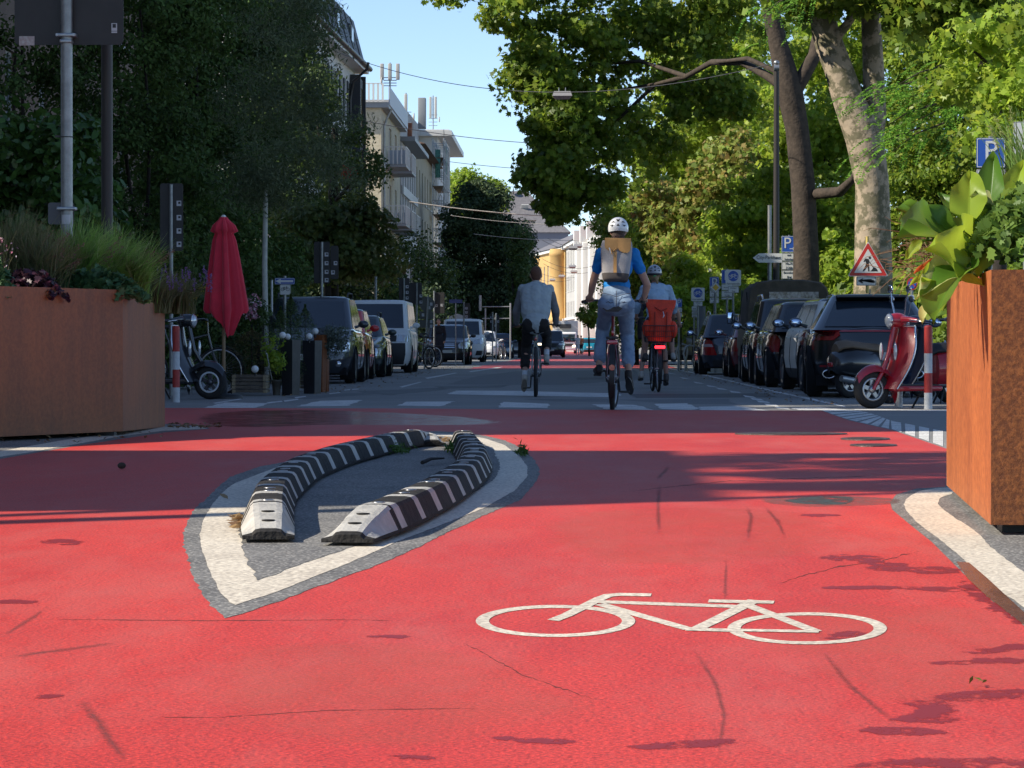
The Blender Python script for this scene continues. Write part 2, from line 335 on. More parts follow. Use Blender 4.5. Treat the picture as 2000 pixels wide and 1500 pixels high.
# traffic island: dark margin, white ring, bare asphalt inside
isl = lambda L: [(340+x*.38, 780+y*.38) for (x, y) in L]
o_dark = [(265,1132),(205,1080),(150,1020),(85,880),(48,760),(48,680),(75,610),(110,560),(180,500),(230,450),(290,400),(370,370),(450,345),(560,325),(800,245),(1050,190),(1200,168),(1350,165),(1480,172),(1600,188),(1700,212),(1800,258),(1850,310),(1880,360),(1870,410),(1810,485),(1780,520),(1700,555),(1570,610),(1400,690),(1200,790),(1000,870),(850,925),(600,1020),(400,1090)]
o_wh = [(310,1065),(270,1035),(235,1000),(180,880),(140,780),(130,700),(150,620),(200,540),(250,480),(300,440),(400,400),(480,370),(560,340),(800,255),(1050,198),(1200,180),(1340,178),(1480,182),(1600,203),(1700,238),(1780,300),(1817,350),(1815,400),(1755,470),(1600,560),(1400,640),(1150,735),(900,845),(640,950),(500,1005)]
i_wh = [(435,938),(390,870),(350,790),(335,700),(340,640),(370,580),(430,500),(520,410),(640,320),(800,268),(1000,215),(1200,192),(1340,190),(1480,198),(1560,213),(1640,260),(1672,330),(1670,370),(1640,420),(1500,510),(1300,600),(1100,690),(1000,738),(800,805),(600,872)]
sheet('island_margin', jag(gp(isl(o_dark)), .006, 1, .1), .008, asphalt_near)
sheet('island_line', jag(gp(isl(o_wh)), .0025, 2, .1), .012, white_paint)
sheet('island_surface', jag(gp(isl(i_wh)), .008, 4, .1), .016, asphalt_near)
# cycle symbol, drawn in squashed pixel space so that its strokes keep one real width
sym = MB()
def sq(p): return G(p[0], 1215+p[1]/4.5)
def stroke(pts, wd, closed=False, z=.0105):
    pts = [Vector((p[0], p[1])) for p in pts]; n = len(pts); L = []; Rr = []
    for i, p in enumerate(pts):
        a = pts[i-1] if (i > 0 or closed) else p; b = pts[(i+1) % n] if (i < n-1 or closed) else p
        t = (b-a).normalized(); nn = Vector((-t.y, t.x))*wd/2
        L.append(p+nn); Rr.append(p-nn)
    vs = [Vector(sq(p)) for p in L]+[Vector(sq(p)) for p in Rr]
    for v in vs: v.z = z*.3
    sym.add(vs, [(i, (i+1) % n, n+(i+1) % n, n+i) for i in range(n if closed else n-1)])
def ell(cx, cy, rx, ry, n=64): return [(cx+rx*cos(2*pi*i/n), (cy-1215)*4.5+ry*4.5*sin(2*pi*i/n)) for i in range(n)]
def L2(pts): return [(u, (v-1215)*4.5) for u, v in pts]
stroke(ell(1085,1215,143,28.5), 26, True, .0082)
stroke(ell(1577,1229.5,143,28.5), 26, True, .0084)
stroke(L2([(1080,1214),(1108,1203),(1172,1171),(1188,1165),(1210,1163),(1272,1164)]), 26, False, .0090)
stroke(L2([(1165,1177),(1437,1186.5)]), 26, False, .0086)
stroke(L2([(1172,1182),(1345,1231)]), 26, False, .0092)
stroke(L2([(1340,1231),(1440,1234)]), 26, False, .0096)
stroke(L2([(1356,1233),(1392,1216),(1475,1174)]), 30, False, .0088)
stroke(L2([(1384,1176),(1512,1178.5)]), 26, False, .0100)
stroke(L2([(1455,1182),(1595,1236)]), 26, False, .0094)
stroke(L2([(1440,1233),(1600,1236)]), 22, False, .0098)
tag(sym.build('cycle_symbol', white_paint), kind='structure')
# asphalt beyond: stop bar, teeth, dashes, parking lines
teeth = [[(395,797),(440,786),(525,788),(500,797)],[(577,794),(625,783),(707,781.5),(680,793)],[(772,793),(795,785),(888,784),(862,793.5)],[(972,796),(982,785),(1072,789),(1072,797)],[(1156,790),(1235,791),(1250,793),(1275,801),(1185,800)],[(1280,789),(1340,788),(1365,797),(1355,801),(1290,799)],[(1365,795),(1440,793),(1502,802),(1370,801)],[(1545,797),(1600,796),(1660,801),(1560,801)]]
for t_ in teeth: sheet('give_way_tooth', jag(gp(t_), .02, 5, .3), .006, white_worn)
sheet('stop_line', jag(gp([(874,770),(890,763),(1000,763.5),(1180,768),(1215,770),(1205,776),(1010,773)]), .03, 6, .3), .006, white_worn)
dl = [(1307,729),(1331,738),(1357,747),(1382,753.5),(1401,758.5),(1427,764.5),(1454,773.5),(1468,778.5),(1480,783.5),(1495,789.5),(1516,795.5)]
for i, (u, v) in enumerate(dl):
    k = (v-676)/100
    q('dash', [(u-3,v-1.5),(u+18*k,v+1.2),(u+20*k+4,v+4*k),(u+2,v+2.2*k)], .006, white_worn)
q('parking_line', [(1307,719),(1360,728),(1408,739),(1468,753),(1528,766.5),(1576,776),(1650,793),(1652,796),(1576,779.5),(1528,769.5),(1468,755.5),(1408,741),(1360,730),(1307,720.5)], .006, white_worn)
q('parking_line', [(1669,799),(1850,801.5),(1850,803.5),(1669,801)], .006, white_worn)
lo = [(1604,801.5),(1630,811),(1657,820),(1700,830),(1742,839),(1795,856),(1850,875)]
hi = [(1669,800.5),(1690,805),(1712,811),(1724,816),(1740,822),(1795,833),(1850,844)]
def lerp2(L, t):
    t *= len(L)-1; i = min(int(t), len(L)-2); f = t-i; return (L[i][0]*(1-f)+L[i+1][0]*f, L[i][1]*(1-f)+L[i+1][1]*f)
for k in range(12):
    a, b = k/12, (k+.72)/12
    q('block_marking', [lerp2(lo, a), lerp2(lo, b), lerp2(hi, b), lerp2(hi, a)], .009, white_worn)
for seg in [[(416,787),(470,778.5),(472,780),(420,789)],[(520,786),(550,783),(552,785),(525,788)],[(554,782.5),(582,779),(583,781),(556,785)],[(575,776),(597,773.5),(598,775),(577,778)],[(642,768.5),(664,766),(665,767.5),(644,770)],[(671,761.5),(700,759),(701,760.5),(673,763)],[(780,755.5),(820,746),(826,746),(786,757)],[(830,738),(890,728),(892,729),(835,740)],[(915,725.5),(980,716),(983,717),(920,727)]]:
    q('dash', seg, .006, white_worn)
# repair patches in the carriageway
pa = ground_mat('patch_light', ((.12, .125, .13), (.17, .17, .17)), 60, .6, .7, .4)
pb = ground_mat('patch_dark', ((.035, .036, .04), (.06, .06, .064)), 60, .6, .6, .4)
for pts, m in [([(930,735),(1010,725),(1240,723),(1255,741),(1100,752),(870,751)], pa), ([(850,755),(1000,752),(980,757),(860,759)], pb), ([(1125,738),(1180,737),(1182,741),(1128,742)], pb), ([(1024,780),(1180,778),(1200,786),(1090,784)], pa), ([(700,765),(860,757),(880,760),(760,772)], pb), ([(1230,770),(1500,768),(1520,776),(1240,778)], pb), ([(560,776),(760,764),(765,767),(600,780)], pa), ([(1200,781),(1420,779),(1440,789),(1330,790)], pa)]:
    sheet('asphalt_patch', jag(gp(pts), .04, 8, .5), .0045 if m is pa else .0052, m)
# manhole covers, stains, cracks, tyre marks
iron = mat('iron', (.16, .13, .12), .55, .6, noise_=.5, nscale=30, bump=.5, bscale=90)
def disc(u, v, ru, rv, z, m, name, seed=0, amp=.05, n=40):
    r = random.Random(seed); pts = [G(u+ru*cos(2*pi*i/n)*(1+r.uniform(-amp, amp)), v+rv*sin(2*pi*i/n)*(1+r.uniform(-amp, amp))) for i in range(n)]
    return sheet(name, pts, z, m)
for i, (u, v, ru, rv, lb) in enumerate([(1690,858.5,48,2.6,'oval iron manhole cover, farther of the pair beside the white blocks'),(1706,871,46,2.3,'oval iron manhole cover, nearer of the pair beside the white blocks'),(1545,848.5,110,2.4,'widest iron manhole cover, dark, in the sunlit red strip')]):
    cr = [G(u+ru*cos(a*pi/24), v+rv*sin(a*pi/24)) for a in range(48)]
    mb = MB(); c0 = sum(cr, Vector())/48
    ring2 = [c0+(p-c0)*.86 for p in cr]; ring3 = [c0+(p-c0)*.80 for p in cr]
    mb.grid([[(p.x, p.y, z) for p in R_] for R_, z in ((cr, .0016), (cr, .010), (ring2, .011), (ring3, .008))], 0, False, closed=True)
    mb.add([(p.x, p.y, .0085) for p in ring3], [tuple(range(48))])
    for k in range(-6, 7):
        hw = (ring3[0].x-c0.x)*sqrt(max(0, 1-(k/7)**2))*.9
        mb.box((c0.x, c0.y+(ring3[12].y-c0.y)*k/7, .0095), (2*hw, abs(ring3[12].y-c0.y)/14, .003))
    tag(mb.build('manhole_cover', iron), lb, 'manhole cover', 'manhole covers in the red carriageway')
def stain(pts, m=wet_red, z=.0062, seed=0, amp=.05, name='wet_stain', d=.045):
    b_ = smooth_poly([G(*p) for p in pts], it=2); n = len(b_)
    if sum(b_[i].x*b_[(i+1) % n].y-b_[(i+1) % n].x*b_[i].y for i in range(n)) < 0: b_ = b_[::-1]
    nn = []
    for i in range(n): t = (b_[(i+1) % n]-b_[i-1]).normalized(); nn.append(Vector((t.y, -t.x, 0)))
    o_ = [p+v*d*.9 for p, v in zip(b_, nn)]; i_ = [p-v*d*.5 for p, v in zip(b_, nn)]; mb = MB()
    mb.add([(p.x, p.y, z*.3) for p in o_+b_], [(i, (i+1) % n, n+(i+1) % n, n+i) for i in range(n)]); mb.add([(p.x, p.y, z*.3) for p in b_], [tuple(range(n))])
    o = mb.build(name, m); set_edge(o, [0.0]*n+[.62]*n+[.62]*n); return tag(o, kind='structure')
cr6 = lambda L: [(1100+x*.45, 780+y*.45) for x, y in L]
stain(cr6([(1130,683),(1200,676),(1300,678),(1400,692),(1340,702),(1440,712),(1480,724),(1600,728),(1720,738),(1700,752),(1590,765),(1500,748),(1400,750),(1335,738),(1380,722),(1280,706),(1190,704)]), seed=1)
stain(cr6([(1120,818),(1250,812),(1500,815),(1740,822),(1720,838),(1640,838),(1500,826),(1300,827),(1160,826)]), seed=2)
stain(cr6([(1730,785),(1790,800),(1850,850),(1930,900),(2000,960),(2000,988),(1900,925),(1840,880),(1760,840)]), seed=3)
stain(cr6([(1600,1148),(1720,1142),(1850,1125),(2000,1130),(2000,1148),(1850,1150),(1700,1156)]), seed=4)
stain(cr6([(1740,1102),(1850,1092),(1960,1065),(2010,1068),(2010,1090),(1930,1094),(1830,1108)]), seed=5)
stain(cr6([(1500,1320),(1620,1308),(1680,1285),(1820,1270),(2010,1262),(2010,1290),(1860,1320),(1720,1310),(1650,1330),(1640,1360),(1720,1400),(1560,1410),(1440,1400),(1560,1370),(1540,1345)]), seed=6)
stain(cr6([(1030,502),(1120,498),(1230,505),(1120,512),(1050,510)]), seed=7)
stain([(1620,1245),(1665,1232),(1690,1240),(1680,1250),(1640,1250)], seed=12)
cl = lambda L: [(x*.48, 780+y*.48) for x, y in L]
stain(cl([(150,585),(200,572),(275,570),(325,585),(290,597),(230,590)]), seed=8)
stain(cl([(0,822),(60,818),(145,830),(60,834),(0,832)]), seed=9)
stain([(80,1361),(105,1360),(108,1365),(82,1366)], seed=10)
stain([(960,1442),(1040,1446),(1130,1450),(1110,1456),(1020,1452)], seed=11)
stain([(1210,1462),(1320,1452),(1450,1444),(1400,1458),(1290,1466)], seed=15)
stain([(780,1478),(850,1480),(860,1484),(790,1484)], seed=16)
stain([(730,1244),(790,1242),(800,1247),(740,1248)], seed=17)
stain([(1640,1499),(1760,1488),(1880,1484),(2050,1486),(2050,1510),(1700,1510)], seed=13, amp=.02)
stain([(1660,1430),(1760,1420),(1850,1432),(1780,1440)], seed=14, amp=.02)
gloss = soft_mat('wet_sheen', (.16, .03, .03), .16, .6, 6, 2.8, 3.5, (.5, 1.6, 1))
worn = soft_mat('worn_paint', (.56, .12, .09), .75, .30, 3, 2.2, 1.2, (1, .5, 1))
dusty = soft_mat('dirty_film', (.26, .05, .04), .7, .35, 3, 2.2, 1.2, (1, .4, 1))
stain([(420,806),(560,800),(760,806),(980,822),(900,832),(640,828),(470,836),(400,826)], gloss, .0056, 40, .05, 'wet_sheen', .25)
for k_, L_ in enumerate([[(1100,1000),(1500,990),(1640,1060),(1350,1110),(1120,1080)], [(500,1260),(900,1270),(1100,1400),(800,1470),(450,1400)], [(1560,1180),(1900,1190),(2040,1330),(1800,1390),(1600,1290)]]):
    stain(L_, worn, .0050, 50+k_, .05, 'worn_patch', .15)
moss = soft_mat('moss_puddle', (.05, .048, .014), .3, .95, 7, 1.4, 3.0, (1, .5, 1))
damp = soft_mat('damp_edge', (.20, .09, .05), .4, .6, 7, 1.4, 2.0, (1, .5, 1))
stain([(1480,976),(1530,970),(1680,970),(1760,976),(1742,986),(1640,990),(1540,990)], damp, .0064, 21, .08, 'puddle_margin')
stain([(1525,978),(1600,970),(1660,971),(1665,980),(1640,987),(1570,985)], moss, .0072, 20, .08, 'puddle')
crackm = soft_mat('crack', (.09, .02, .018), .9, .9, 12, 1.7, 3.0)
def crack(pts, wpx=1.6, m=crackm, seed=0, z=.0058, name='crack', wob=1.2):
    r = random.Random(seed); P_ = []
    for (a, b) in zip(pts[:-1], pts[1:]):
        n = max(2, int(hypot(b[0]-a[0], b[1]-a[1])/7))
        for i in range(n): P_.append((a[0]+(b[0]-a[0])*i/n+r.uniform(-1, 1)*wob, a[1]+(b[1]-a[1])*i/n+r.uniform(-1, 1)*wob*.5))
    P_.append(pts[-1]); up_ = []; dn = []; n = len(P_)
    for i, (u, v) in enumerate(P_):
        a = P_[max(0, i-1)]; b = P_[min(n-1, i+1)]; dx, dy = b[0]-a[0], b[1]-a[1]; l = hypot(dx, dy) or 1; ww = wpx*.8*r.uniform(.7, 1.2); up_.append((u-dy/l*ww, v+dx/l*ww)); dn.append((u+dy/l*ww, v-dx/l*ww))
    mb = MB(); mb.add([(*G(*p).xy, z*.3) for p in up_+P_+dn], [(i, i+1, n+i+1, n+i) for i in range(n-1)]+[(n+i, n+i+1, 2*n+i+1, 2*n+i) for i in range(n-1)])
    o = mb.build(name, m); c = [.78*min(1, 4*i/n, 4*(n-1-i)/n) for i in range(n)]; set_edge(o, [0.0]*n+c+[0.0]*n); return tag(o, kind='structure')
crack([(0,1211),(190,1212),(400,1214),(700,1212),(850,1216)], 2.2, seed=1, wob=.3)
crack([(160,1402),(420,1404),(640,1390),(900,1386),(1080,1392)], 1.6, seed=2, wob=.6)
crack([(860,1238),(930,1270),(1020,1320),(1100,1348),(1150,1365),(1190,1378),(1185,1410)], 2.0, seed=3, wob=2.5)
crack([(1480,1155),(1560,1128),(1640,1108),(1720,1098),(1770,1083),(1840,1072)], 2.2, seed=4, wob=2.2)
crack([(1130,970),(1280,955),(1420,940),(1560,935),(1840,925)], 1.2, seed=5, wob=1)
skid = soft_mat('tyre_mark', (.14, .05, .045), .7, .5, 16, 1.1, 1.4)
for i, (pts, wd) in enumerate([([(150,1355),(160,1375),(190,1410),(215,1450),(255,1500)], 15), ([(0,1288),(90,1275),(170,1265),(240,1255)], 5), ([(95,1185),(60,1210),(0,1246)], 6), ([(1290,940),(1285,985),(1288,1050)], 8), ([(1455,985),(1468,1010),(1460,1060)], 8), ([(1490,985),(1520,1020),(1535,1055)], 7), ([(1350,1260),(1400,1340),(1415,1400),(1400,1500)], 9), ([(1600,1265),(1660,1340),(1730,1400),(1760,1420)], 9), ([(1310,910),(1280,940)], 6), ([(1420,1090),(1415,1180)], 6)]):
    crack(pts, wd*1.2, skid, 30+i, .0050, 'tyre_mark', .6)
# ================================================================ RUBBER LANE SEPARATORS ON THE ISLAND
rub_k = mat('rubber_black', (.018, .017, .016), .85, spec=.25, noise_=.5, nscale=14, col2=(.045, .04, .036), bump=.5, bscale=50, ramp=(.25, .55))
rub_w = mat('rubber_white', (.50, .48, .44), .6, noise_=.35, nscale=10, bump=.35, bscale=60)
bolt = mat('bolt', (.35, .35, .36), .35, .9)
def separator(name, label, top_pix, z, stripes, group, hw=.10, th=.054, H=.12):
    pts = []
    for (x, y) in top_pix: pts.append(G(340+x*.38, 780+y*.38, z))
    pts = smooth_poly([Vector((p.x, p.y, 0)) for p in pts], False, 3)
    S_ = [0]
    for a, b in zip(pts[:-1], pts[1:]): S_.append(S_[-1]+(b-a).length)
    L = S_[-1]
    def at(s):
        s = min(max(s, 0), L)
        for i in range(len(S_)-1):
            if s <= S_[i+1]: break
        f = (s-S_[i])/max(1e-9, S_[i+1]-S_[i]); return pts[i].lerp(pts[i+1], f)
    root = thing(name, label, 'lane separator', at(0), 0, group); o0 = at(0)
    endL = .62
    def section(s, e0, e1):
        p = at(s); t = (at(s+.03)-at(s-.03)).normalized(); nrm = Vector((t.y, -t.x, 0)); k = 1.0
        d = min(s-e0 if e0 is not None else 9, e1-s if e1 is not None else 9)
        if d < endL: k = .36+.64*min(1, (d/endL))**.75
        h = H*k; a = hw*(.86+.14*k); b = th*(1 if k > .8 else .75+.25*k)
        prof = [(-a, .017), (-a, .030), (-b-.012, h-.016), (-b, h-.004), (-b*.6, h), (b*.6, h), (b, h-.004), (b+.012, h-.016), (a, .030), (a, .017)]
        return [tuple(p+nrm*x+Vector((0, 0, y))-o0) for x, y in prof]
    nseg = max(3, round((L-2*endL)/1.0)); step = (L-2*endL)/nseg
    cuts = [0, endL]+[endL+step*(i+1) for i in range(nseg)]+[L]
    for i in range(len(cuts)-1):
        a, b = cuts[i], cuts[i+1]; end = i in (0, len(cuts)-2); n = 14 if end else 28
        e0 = 0 if i == 0 else None; e1 = L if i == len(cuts)-2 else None
        mb = MB(); rows = [section(a+.004+(b-a-.008)*k/n, e0, e1) for k in range(n+1)]
        nr = len(rows[0]); vs = [p for r in rows for p in r]
        for j in range(n):
            sm = a+(b-a)*(j+.5)/n; ph = (sm/L*stripes) % 1
            for k in range(nr-1):
                white = (ph < .25) and k >= 1 and k <= 7
                if end: white = (1 <= k <= 7) and (.08 < (sm-a)/(b-a) if i == 0 else (sm-a)/(b-a) < .92) and not (k in (1, 7) and (sm-a if i == 0 else b-sm) > endL*.9)
                mb.add([vs[j*nr+k], vs[(j+1)*nr+k], vs[(j+1)*nr+k+1], vs[j*nr+k+1]], [(0, 1, 2, 3)], 1 if white else 0, False)
        mb.add(rows[0], [tuple(range(nr))[::-1]], 0); mb.add(rows[-1], [tuple(range(nr))], 0)
        o = mb.build('end_ramp' if end else 'segment', [rub_k, rub_w], root, recalc=True)
        for f in ((.3, .62) if end else (.12, .88)):
            s = a+(b-a)*f; p = at(s)-o0; d = min(s if e0 is not None else 9, (L-s) if e1 is not None else 9); k = .36+.64*min(1, d/endL)**.75 if d < endL else 1
            hb = MB(); hb.lathe([(.0, .0), (.024, .0), (.024, .004), (.012, .005), (0, .005)], 12); hb_o = hb.build('bolt_hole', rub_k if end else bolt, o); hb_o.location = (p.x, p.y, H*k-.001)
separator('lane_separator', 'long left arc of black rubber lane separator with white stripes on the island', [(484,578),(478,520),(500,420),(560,370),(640,310),(720,280),(850,238),(1000,205),(1150,170),(1290,152),(1330,162)], .115, 17, 'striped rubber separators on the traffic island')
separator('lane_separator', 'shorter right arc of black rubber lane separator, its white ramp end pointing left', [(888,592),(970,563),(1080,530),(1200,480),(1330,425),(1420,372),(1500,325),(1545,275),(1545,235),(1510,195),(1485,160),(1480,152)], .115, 18, 'striped rubber separators on the traffic island')
# small weeds, twig, litter leaves and pine cone on the ground
drym = leafmat('dry_leaf', [(.22, .12, .05), (.30, .20, .09), (.16, .09, .05)], trans=.1)
greenm = leafmat('weed_leaf', [(.05, .10, .02), (.08, .16, .03)])
r = random.Random(5)
pts = [G(*p) for p in [(r.uniform(330, 430), r.uniform(831, 839)) for _ in range(90)]+[(340+.38*(325+r.uniform(-30, 30)), 780+.38*(650+r.uniform(-25, 40))) for _ in range(40)]+[(r.uniform(0, 320), r.uniform(845, 870)) for _ in range(40)]+[(r.uniform(1400, 1560), r.uniform(765, 775)) for _ in range(12)]+[(r.uniform(845, 880), r.uniform(860, 872)) for _ in range(60)]]
pts += [Vector((r.gauss(3.05, .25), r.uniform(37, 90), 0)) for _ in range(240)]+[Vector((r.gauss(-3.75, .25), r.uniform(44, 110), 0)) for _ in range(240)]
tag(leaves('litter', [(p.x, p.y, .022) for p in pts], .05, 'diamond', drym, seed=3, up=2), 'scattered dry leaf litter on the road edges', 'leaf litter', kind='stuff')
pts = [G(340+.38*(1130+r.gauss(0, 45)), 780+.38*(268+r.gauss(0, 5)), .02) for _ in range(130)]+[G(1018+r.gauss(0, 5), 887+r.gauss(0, 1), .02) for _ in range(60)]+[G(340+.38*(1440+r.gauss(0, 25)), 780+.38*(265+r.gauss(0, 6)), .02) for _ in range(80)]
tag(leaves('weeds', [(p.x, p.y, .02+abs(r.gauss(0, .03))) for p in pts], .06, 'long', greenm, seed=4, up=.5), 'low weeds growing along the rubber separators', 'weeds', kind='stuff')
cone = MB(); cc = G(238, 917)
for k in range(9):
    a = k/8; cone.sphere((cc.x+.03*(a-.5), cc.y, .022), (.016*sin(pi*(.15+.8*a))+.004, .016, .016*sin(pi*(.15+.8*a))+.003), 8, 6)
tag(cone.build('pine_cone', mat('cone', (.05, .035, .025), .9)), 'small dark pine cone lying on the shaded red paint', 'pine cone')
tw = MB(); a = G(340+.38*1275, 780+.38*325, .03); b = G(340+.38*1385, 780+.38*303, .03); tw.tube([a, a.lerp(b, .4)+Vector((0, 0, .012)), b], [.012, .010, .006], 6)
tag(tw.build('twig', mat('twig', (.03, .022, .018), .9)), 'short dark twig lying inside the island', 'twig')
sp = G(1912, 1333, .012); tag(leaves('fallen_sprig', [(sp.x+dx, sp.y+dy, .016) for dx, dy in ((0, 0), (-.012, .02), (.012, -.01), (.004, .03))], .03, 'long', greenm, seed=9, up=1.5), 'small green leaf sprig on the sunlit red paint', 'leaf')
sp = G(437, 972, .012); tag(leaves('fallen_leaf', [(sp.x, sp.y, .02)], .07, 'oval', drym, seed=2, up=2), 'single tan leaf lying on the dark island margin', 'leaf')
# ================================================================ CORTEN PLANTERS
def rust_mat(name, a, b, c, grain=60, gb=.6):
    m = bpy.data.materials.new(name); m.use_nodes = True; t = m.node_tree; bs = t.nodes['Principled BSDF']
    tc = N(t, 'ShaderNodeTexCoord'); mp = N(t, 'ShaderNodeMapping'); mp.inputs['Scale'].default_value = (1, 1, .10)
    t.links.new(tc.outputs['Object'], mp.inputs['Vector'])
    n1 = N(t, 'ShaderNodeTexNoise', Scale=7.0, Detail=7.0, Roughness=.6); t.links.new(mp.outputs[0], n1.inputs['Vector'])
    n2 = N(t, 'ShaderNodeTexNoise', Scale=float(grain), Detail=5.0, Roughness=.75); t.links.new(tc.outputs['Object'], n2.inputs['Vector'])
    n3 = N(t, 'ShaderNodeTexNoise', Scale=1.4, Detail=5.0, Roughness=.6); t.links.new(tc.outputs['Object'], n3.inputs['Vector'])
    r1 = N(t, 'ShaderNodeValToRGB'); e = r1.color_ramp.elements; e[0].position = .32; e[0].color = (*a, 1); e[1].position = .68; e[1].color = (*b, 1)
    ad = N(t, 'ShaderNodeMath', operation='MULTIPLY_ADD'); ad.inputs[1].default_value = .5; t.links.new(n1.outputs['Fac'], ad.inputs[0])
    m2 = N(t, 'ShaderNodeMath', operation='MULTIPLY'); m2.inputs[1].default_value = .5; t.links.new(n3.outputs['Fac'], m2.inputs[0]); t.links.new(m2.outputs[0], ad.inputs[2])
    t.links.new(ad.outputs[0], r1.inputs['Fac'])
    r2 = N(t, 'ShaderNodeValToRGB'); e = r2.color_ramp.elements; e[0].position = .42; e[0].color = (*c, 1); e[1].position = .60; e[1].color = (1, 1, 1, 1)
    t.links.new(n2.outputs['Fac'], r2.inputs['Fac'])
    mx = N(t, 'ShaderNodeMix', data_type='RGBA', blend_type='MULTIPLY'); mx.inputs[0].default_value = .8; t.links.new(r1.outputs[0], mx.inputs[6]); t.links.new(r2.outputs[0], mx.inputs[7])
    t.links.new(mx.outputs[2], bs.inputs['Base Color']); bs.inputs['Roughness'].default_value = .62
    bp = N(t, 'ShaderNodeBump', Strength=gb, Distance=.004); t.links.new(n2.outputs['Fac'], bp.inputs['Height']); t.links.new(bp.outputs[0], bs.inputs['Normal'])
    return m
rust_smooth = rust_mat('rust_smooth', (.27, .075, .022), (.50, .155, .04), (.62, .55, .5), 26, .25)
rust_grain_dim = rust_mat('rust_grain_dim', (.20, .062, .014), (.36, .12, .022), (.35, .28, .2), 42, .9)  # front plates: dimness of grazing light put into a darker, grainy rust
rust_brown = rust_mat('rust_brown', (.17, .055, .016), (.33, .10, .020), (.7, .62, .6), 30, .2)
soil = mat('soil', (.035, .025, .018), .95, bump=.8, bscale=20)
blk = mat('black_plastic', (.015, .015, .016), .5)
def planter(name, label, A, B, Cc, zb, zA, zB, mats_, group):
    """A near corner, B far corner of the left/right face, Cc outer corner of the front face"""
    Dd = Cc+(B-A); root = thing(name, label, 'planter', (A.x, A.y, 0), 0, group); o = Vector((A.x, A.y, 0))
    q4 = [A-o, B-o, Dd-o, Cc-o]; zt = [zA, zB, zB, zA]; bot = [zb, 0.0 if zB < zA else zb, 0.0 if zB < zA else zb, zb]
    c = sum(q4, Vector())/4
    outer_b = [Vector((p.x, p.y, z)) for p, z in zip(q4, bot)]; outer_t = [Vector((p.x, p.y, z)) for p, z in zip(q4, zt)]
    inn = [Vector((p.x, p.y, 0))+(c-p).normalized()*.045 for p in q4]
    inn_t = [Vector((p.x, p.y, z)) for p, z in zip(inn, zt)]; inn_b = [Vector((p.x, p.y, z-.10)) for p, z in zip(inn, zt)]
    mb = MB()
    for i in range(4):
        j = (i+1) % 4; rows = []
        for k in range(7):   # slight bow of the plate
            f = k/6; a_ = outer_b[i].lerp(outer_t[i], f); b_ = outer_b[j].lerp(outer_t[j], f); nn = Vector((b_.y-a_.y, a_.x-b_.x, 0)).normalized()
            if nn.dot(a_-Vector((c.x, c.y, a_.z))) < 0: nn = -nn
            rows.append([tuple(a_.lerp(b_, s/8)+nn*.003*sin(pi*f)*sin(pi*s/8)) for s in range(9)])
        mb.grid(rows, 0 if i in (0, 2) else 1, False)
        mb.add([outer_t[i], outer_t[j], inn_t[j], inn_t[i]], [(0, 1, 2, 3)], 0); mb.add([inn_t[i], inn_t[j], inn_b[j], inn_b[i]], [(0, 1, 2, 3)], 1)
    mb.add(outer_b, [(3, 2, 1, 0)], 1)
    mb.build('shell', mats_, root, recalc=True)
    s_ = MB(); s_.add([tuple(p) for p in inn_b], [(0, 1, 2, 3)]); s_.build('soil', soil, root)
    for p in q4:
        if zb > .02:
            f_ = MB(); pp = p+(c-p)*.16; f_.box((pp.x, pp.y, zb/2-.001), (.14, .14, zb-.004)); f_.build('foot', blk, root)
    return root
lA, lB, lC = PG(240, 25.2), PG(322, 28.0), PG(-330, 21.8)
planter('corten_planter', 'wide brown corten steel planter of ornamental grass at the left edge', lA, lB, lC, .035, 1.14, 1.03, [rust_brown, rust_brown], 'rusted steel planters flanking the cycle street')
rA, rB = PG(1936, 11.9), PG(1849, 15.3)
rC = rA+Vector((1.5, .04, 0))
planter('corten_planter', 'bright orange corten steel planter with big leaves at the right edge', rA, rB, rC, .04, .982, .982, [rust_smooth, rust_grain_dim], 'rusted steel planters flanking the cycle street')
# ---------------------------------------------------------------- planting
def blades(name, roots, length, width, m, parent=None, seed=0, lean=.5, segs=5, dirx=0.0, diry=0.0, jit=.35):
    rng = np.random.default_rng(seed); R0 = np.asarray(roots, float); n = len(R0)
    az = rng.uniform(0, 2*pi, n); ln = np.abs(rng.normal(lean, lean*.5, n)); Lh = length*(1+rng.uniform(-jit, jit, n))
    d = np.stack([np.cos(az)*ln+dirx, np.sin(az)*ln+diry, np.zeros(n)], 1)
    side = np.stack([-np.sin(az), np.cos(az), np.zeros(n)], 1); rs = rng.uniform(-1, 1, (n, 1)); side = side*.6+np.array([1, 0, 0])*.6*np.sign(rs)
    left, right = [], []
    for k in range(segs+1):
        t = k/segs; wd = width*(1-t**1.6)*.5+.0006
        p = R0+d*(Lh*t*t)[:, None]*.8+np.stack([0*az, 0*az, Lh*(t-.42*t*t*np.clip(ln, 0, 1.2))], 1)
        left.append(p+side*wd); right.append(p-side*wd)
    V = np.stack(left+right[::-1], 1); k = V.shape[1]; return rawmesh(name, V.reshape(-1, 3), k, n, m, parent)
gm1 = leafmat('ornamental_grass', [(.17, .34, .06), (.26, .42, .10), (.11, .23, .04), (.40, .46, .20)], trans=.5)
gm2 = leafmat('brown_grass', [(.13, .15, .06), (.20, .18, .09), (.11, .17, .05)], trans=.3)
gm3 = leafmat('plume', [(.25, .12, .09), (.30, .18, .14), (.18, .10, .08)], trans=.3)
cran_d = leafmat('cranesbill_dark', [(.05, .12, .045), (.085, .17, .06), (.06, .14, .06)], rough=.5, trans=.2)
heu = leafmat('purple_bells_leaf', [(.05, .02, .035), (.09, .03, .05), (.04, .03, .03)], trans=.15)
lav = leafmat('lavender_flower', [(.20, .10, .32), (.30, .16, .42), (.16, .09, .2)], trans=.2)
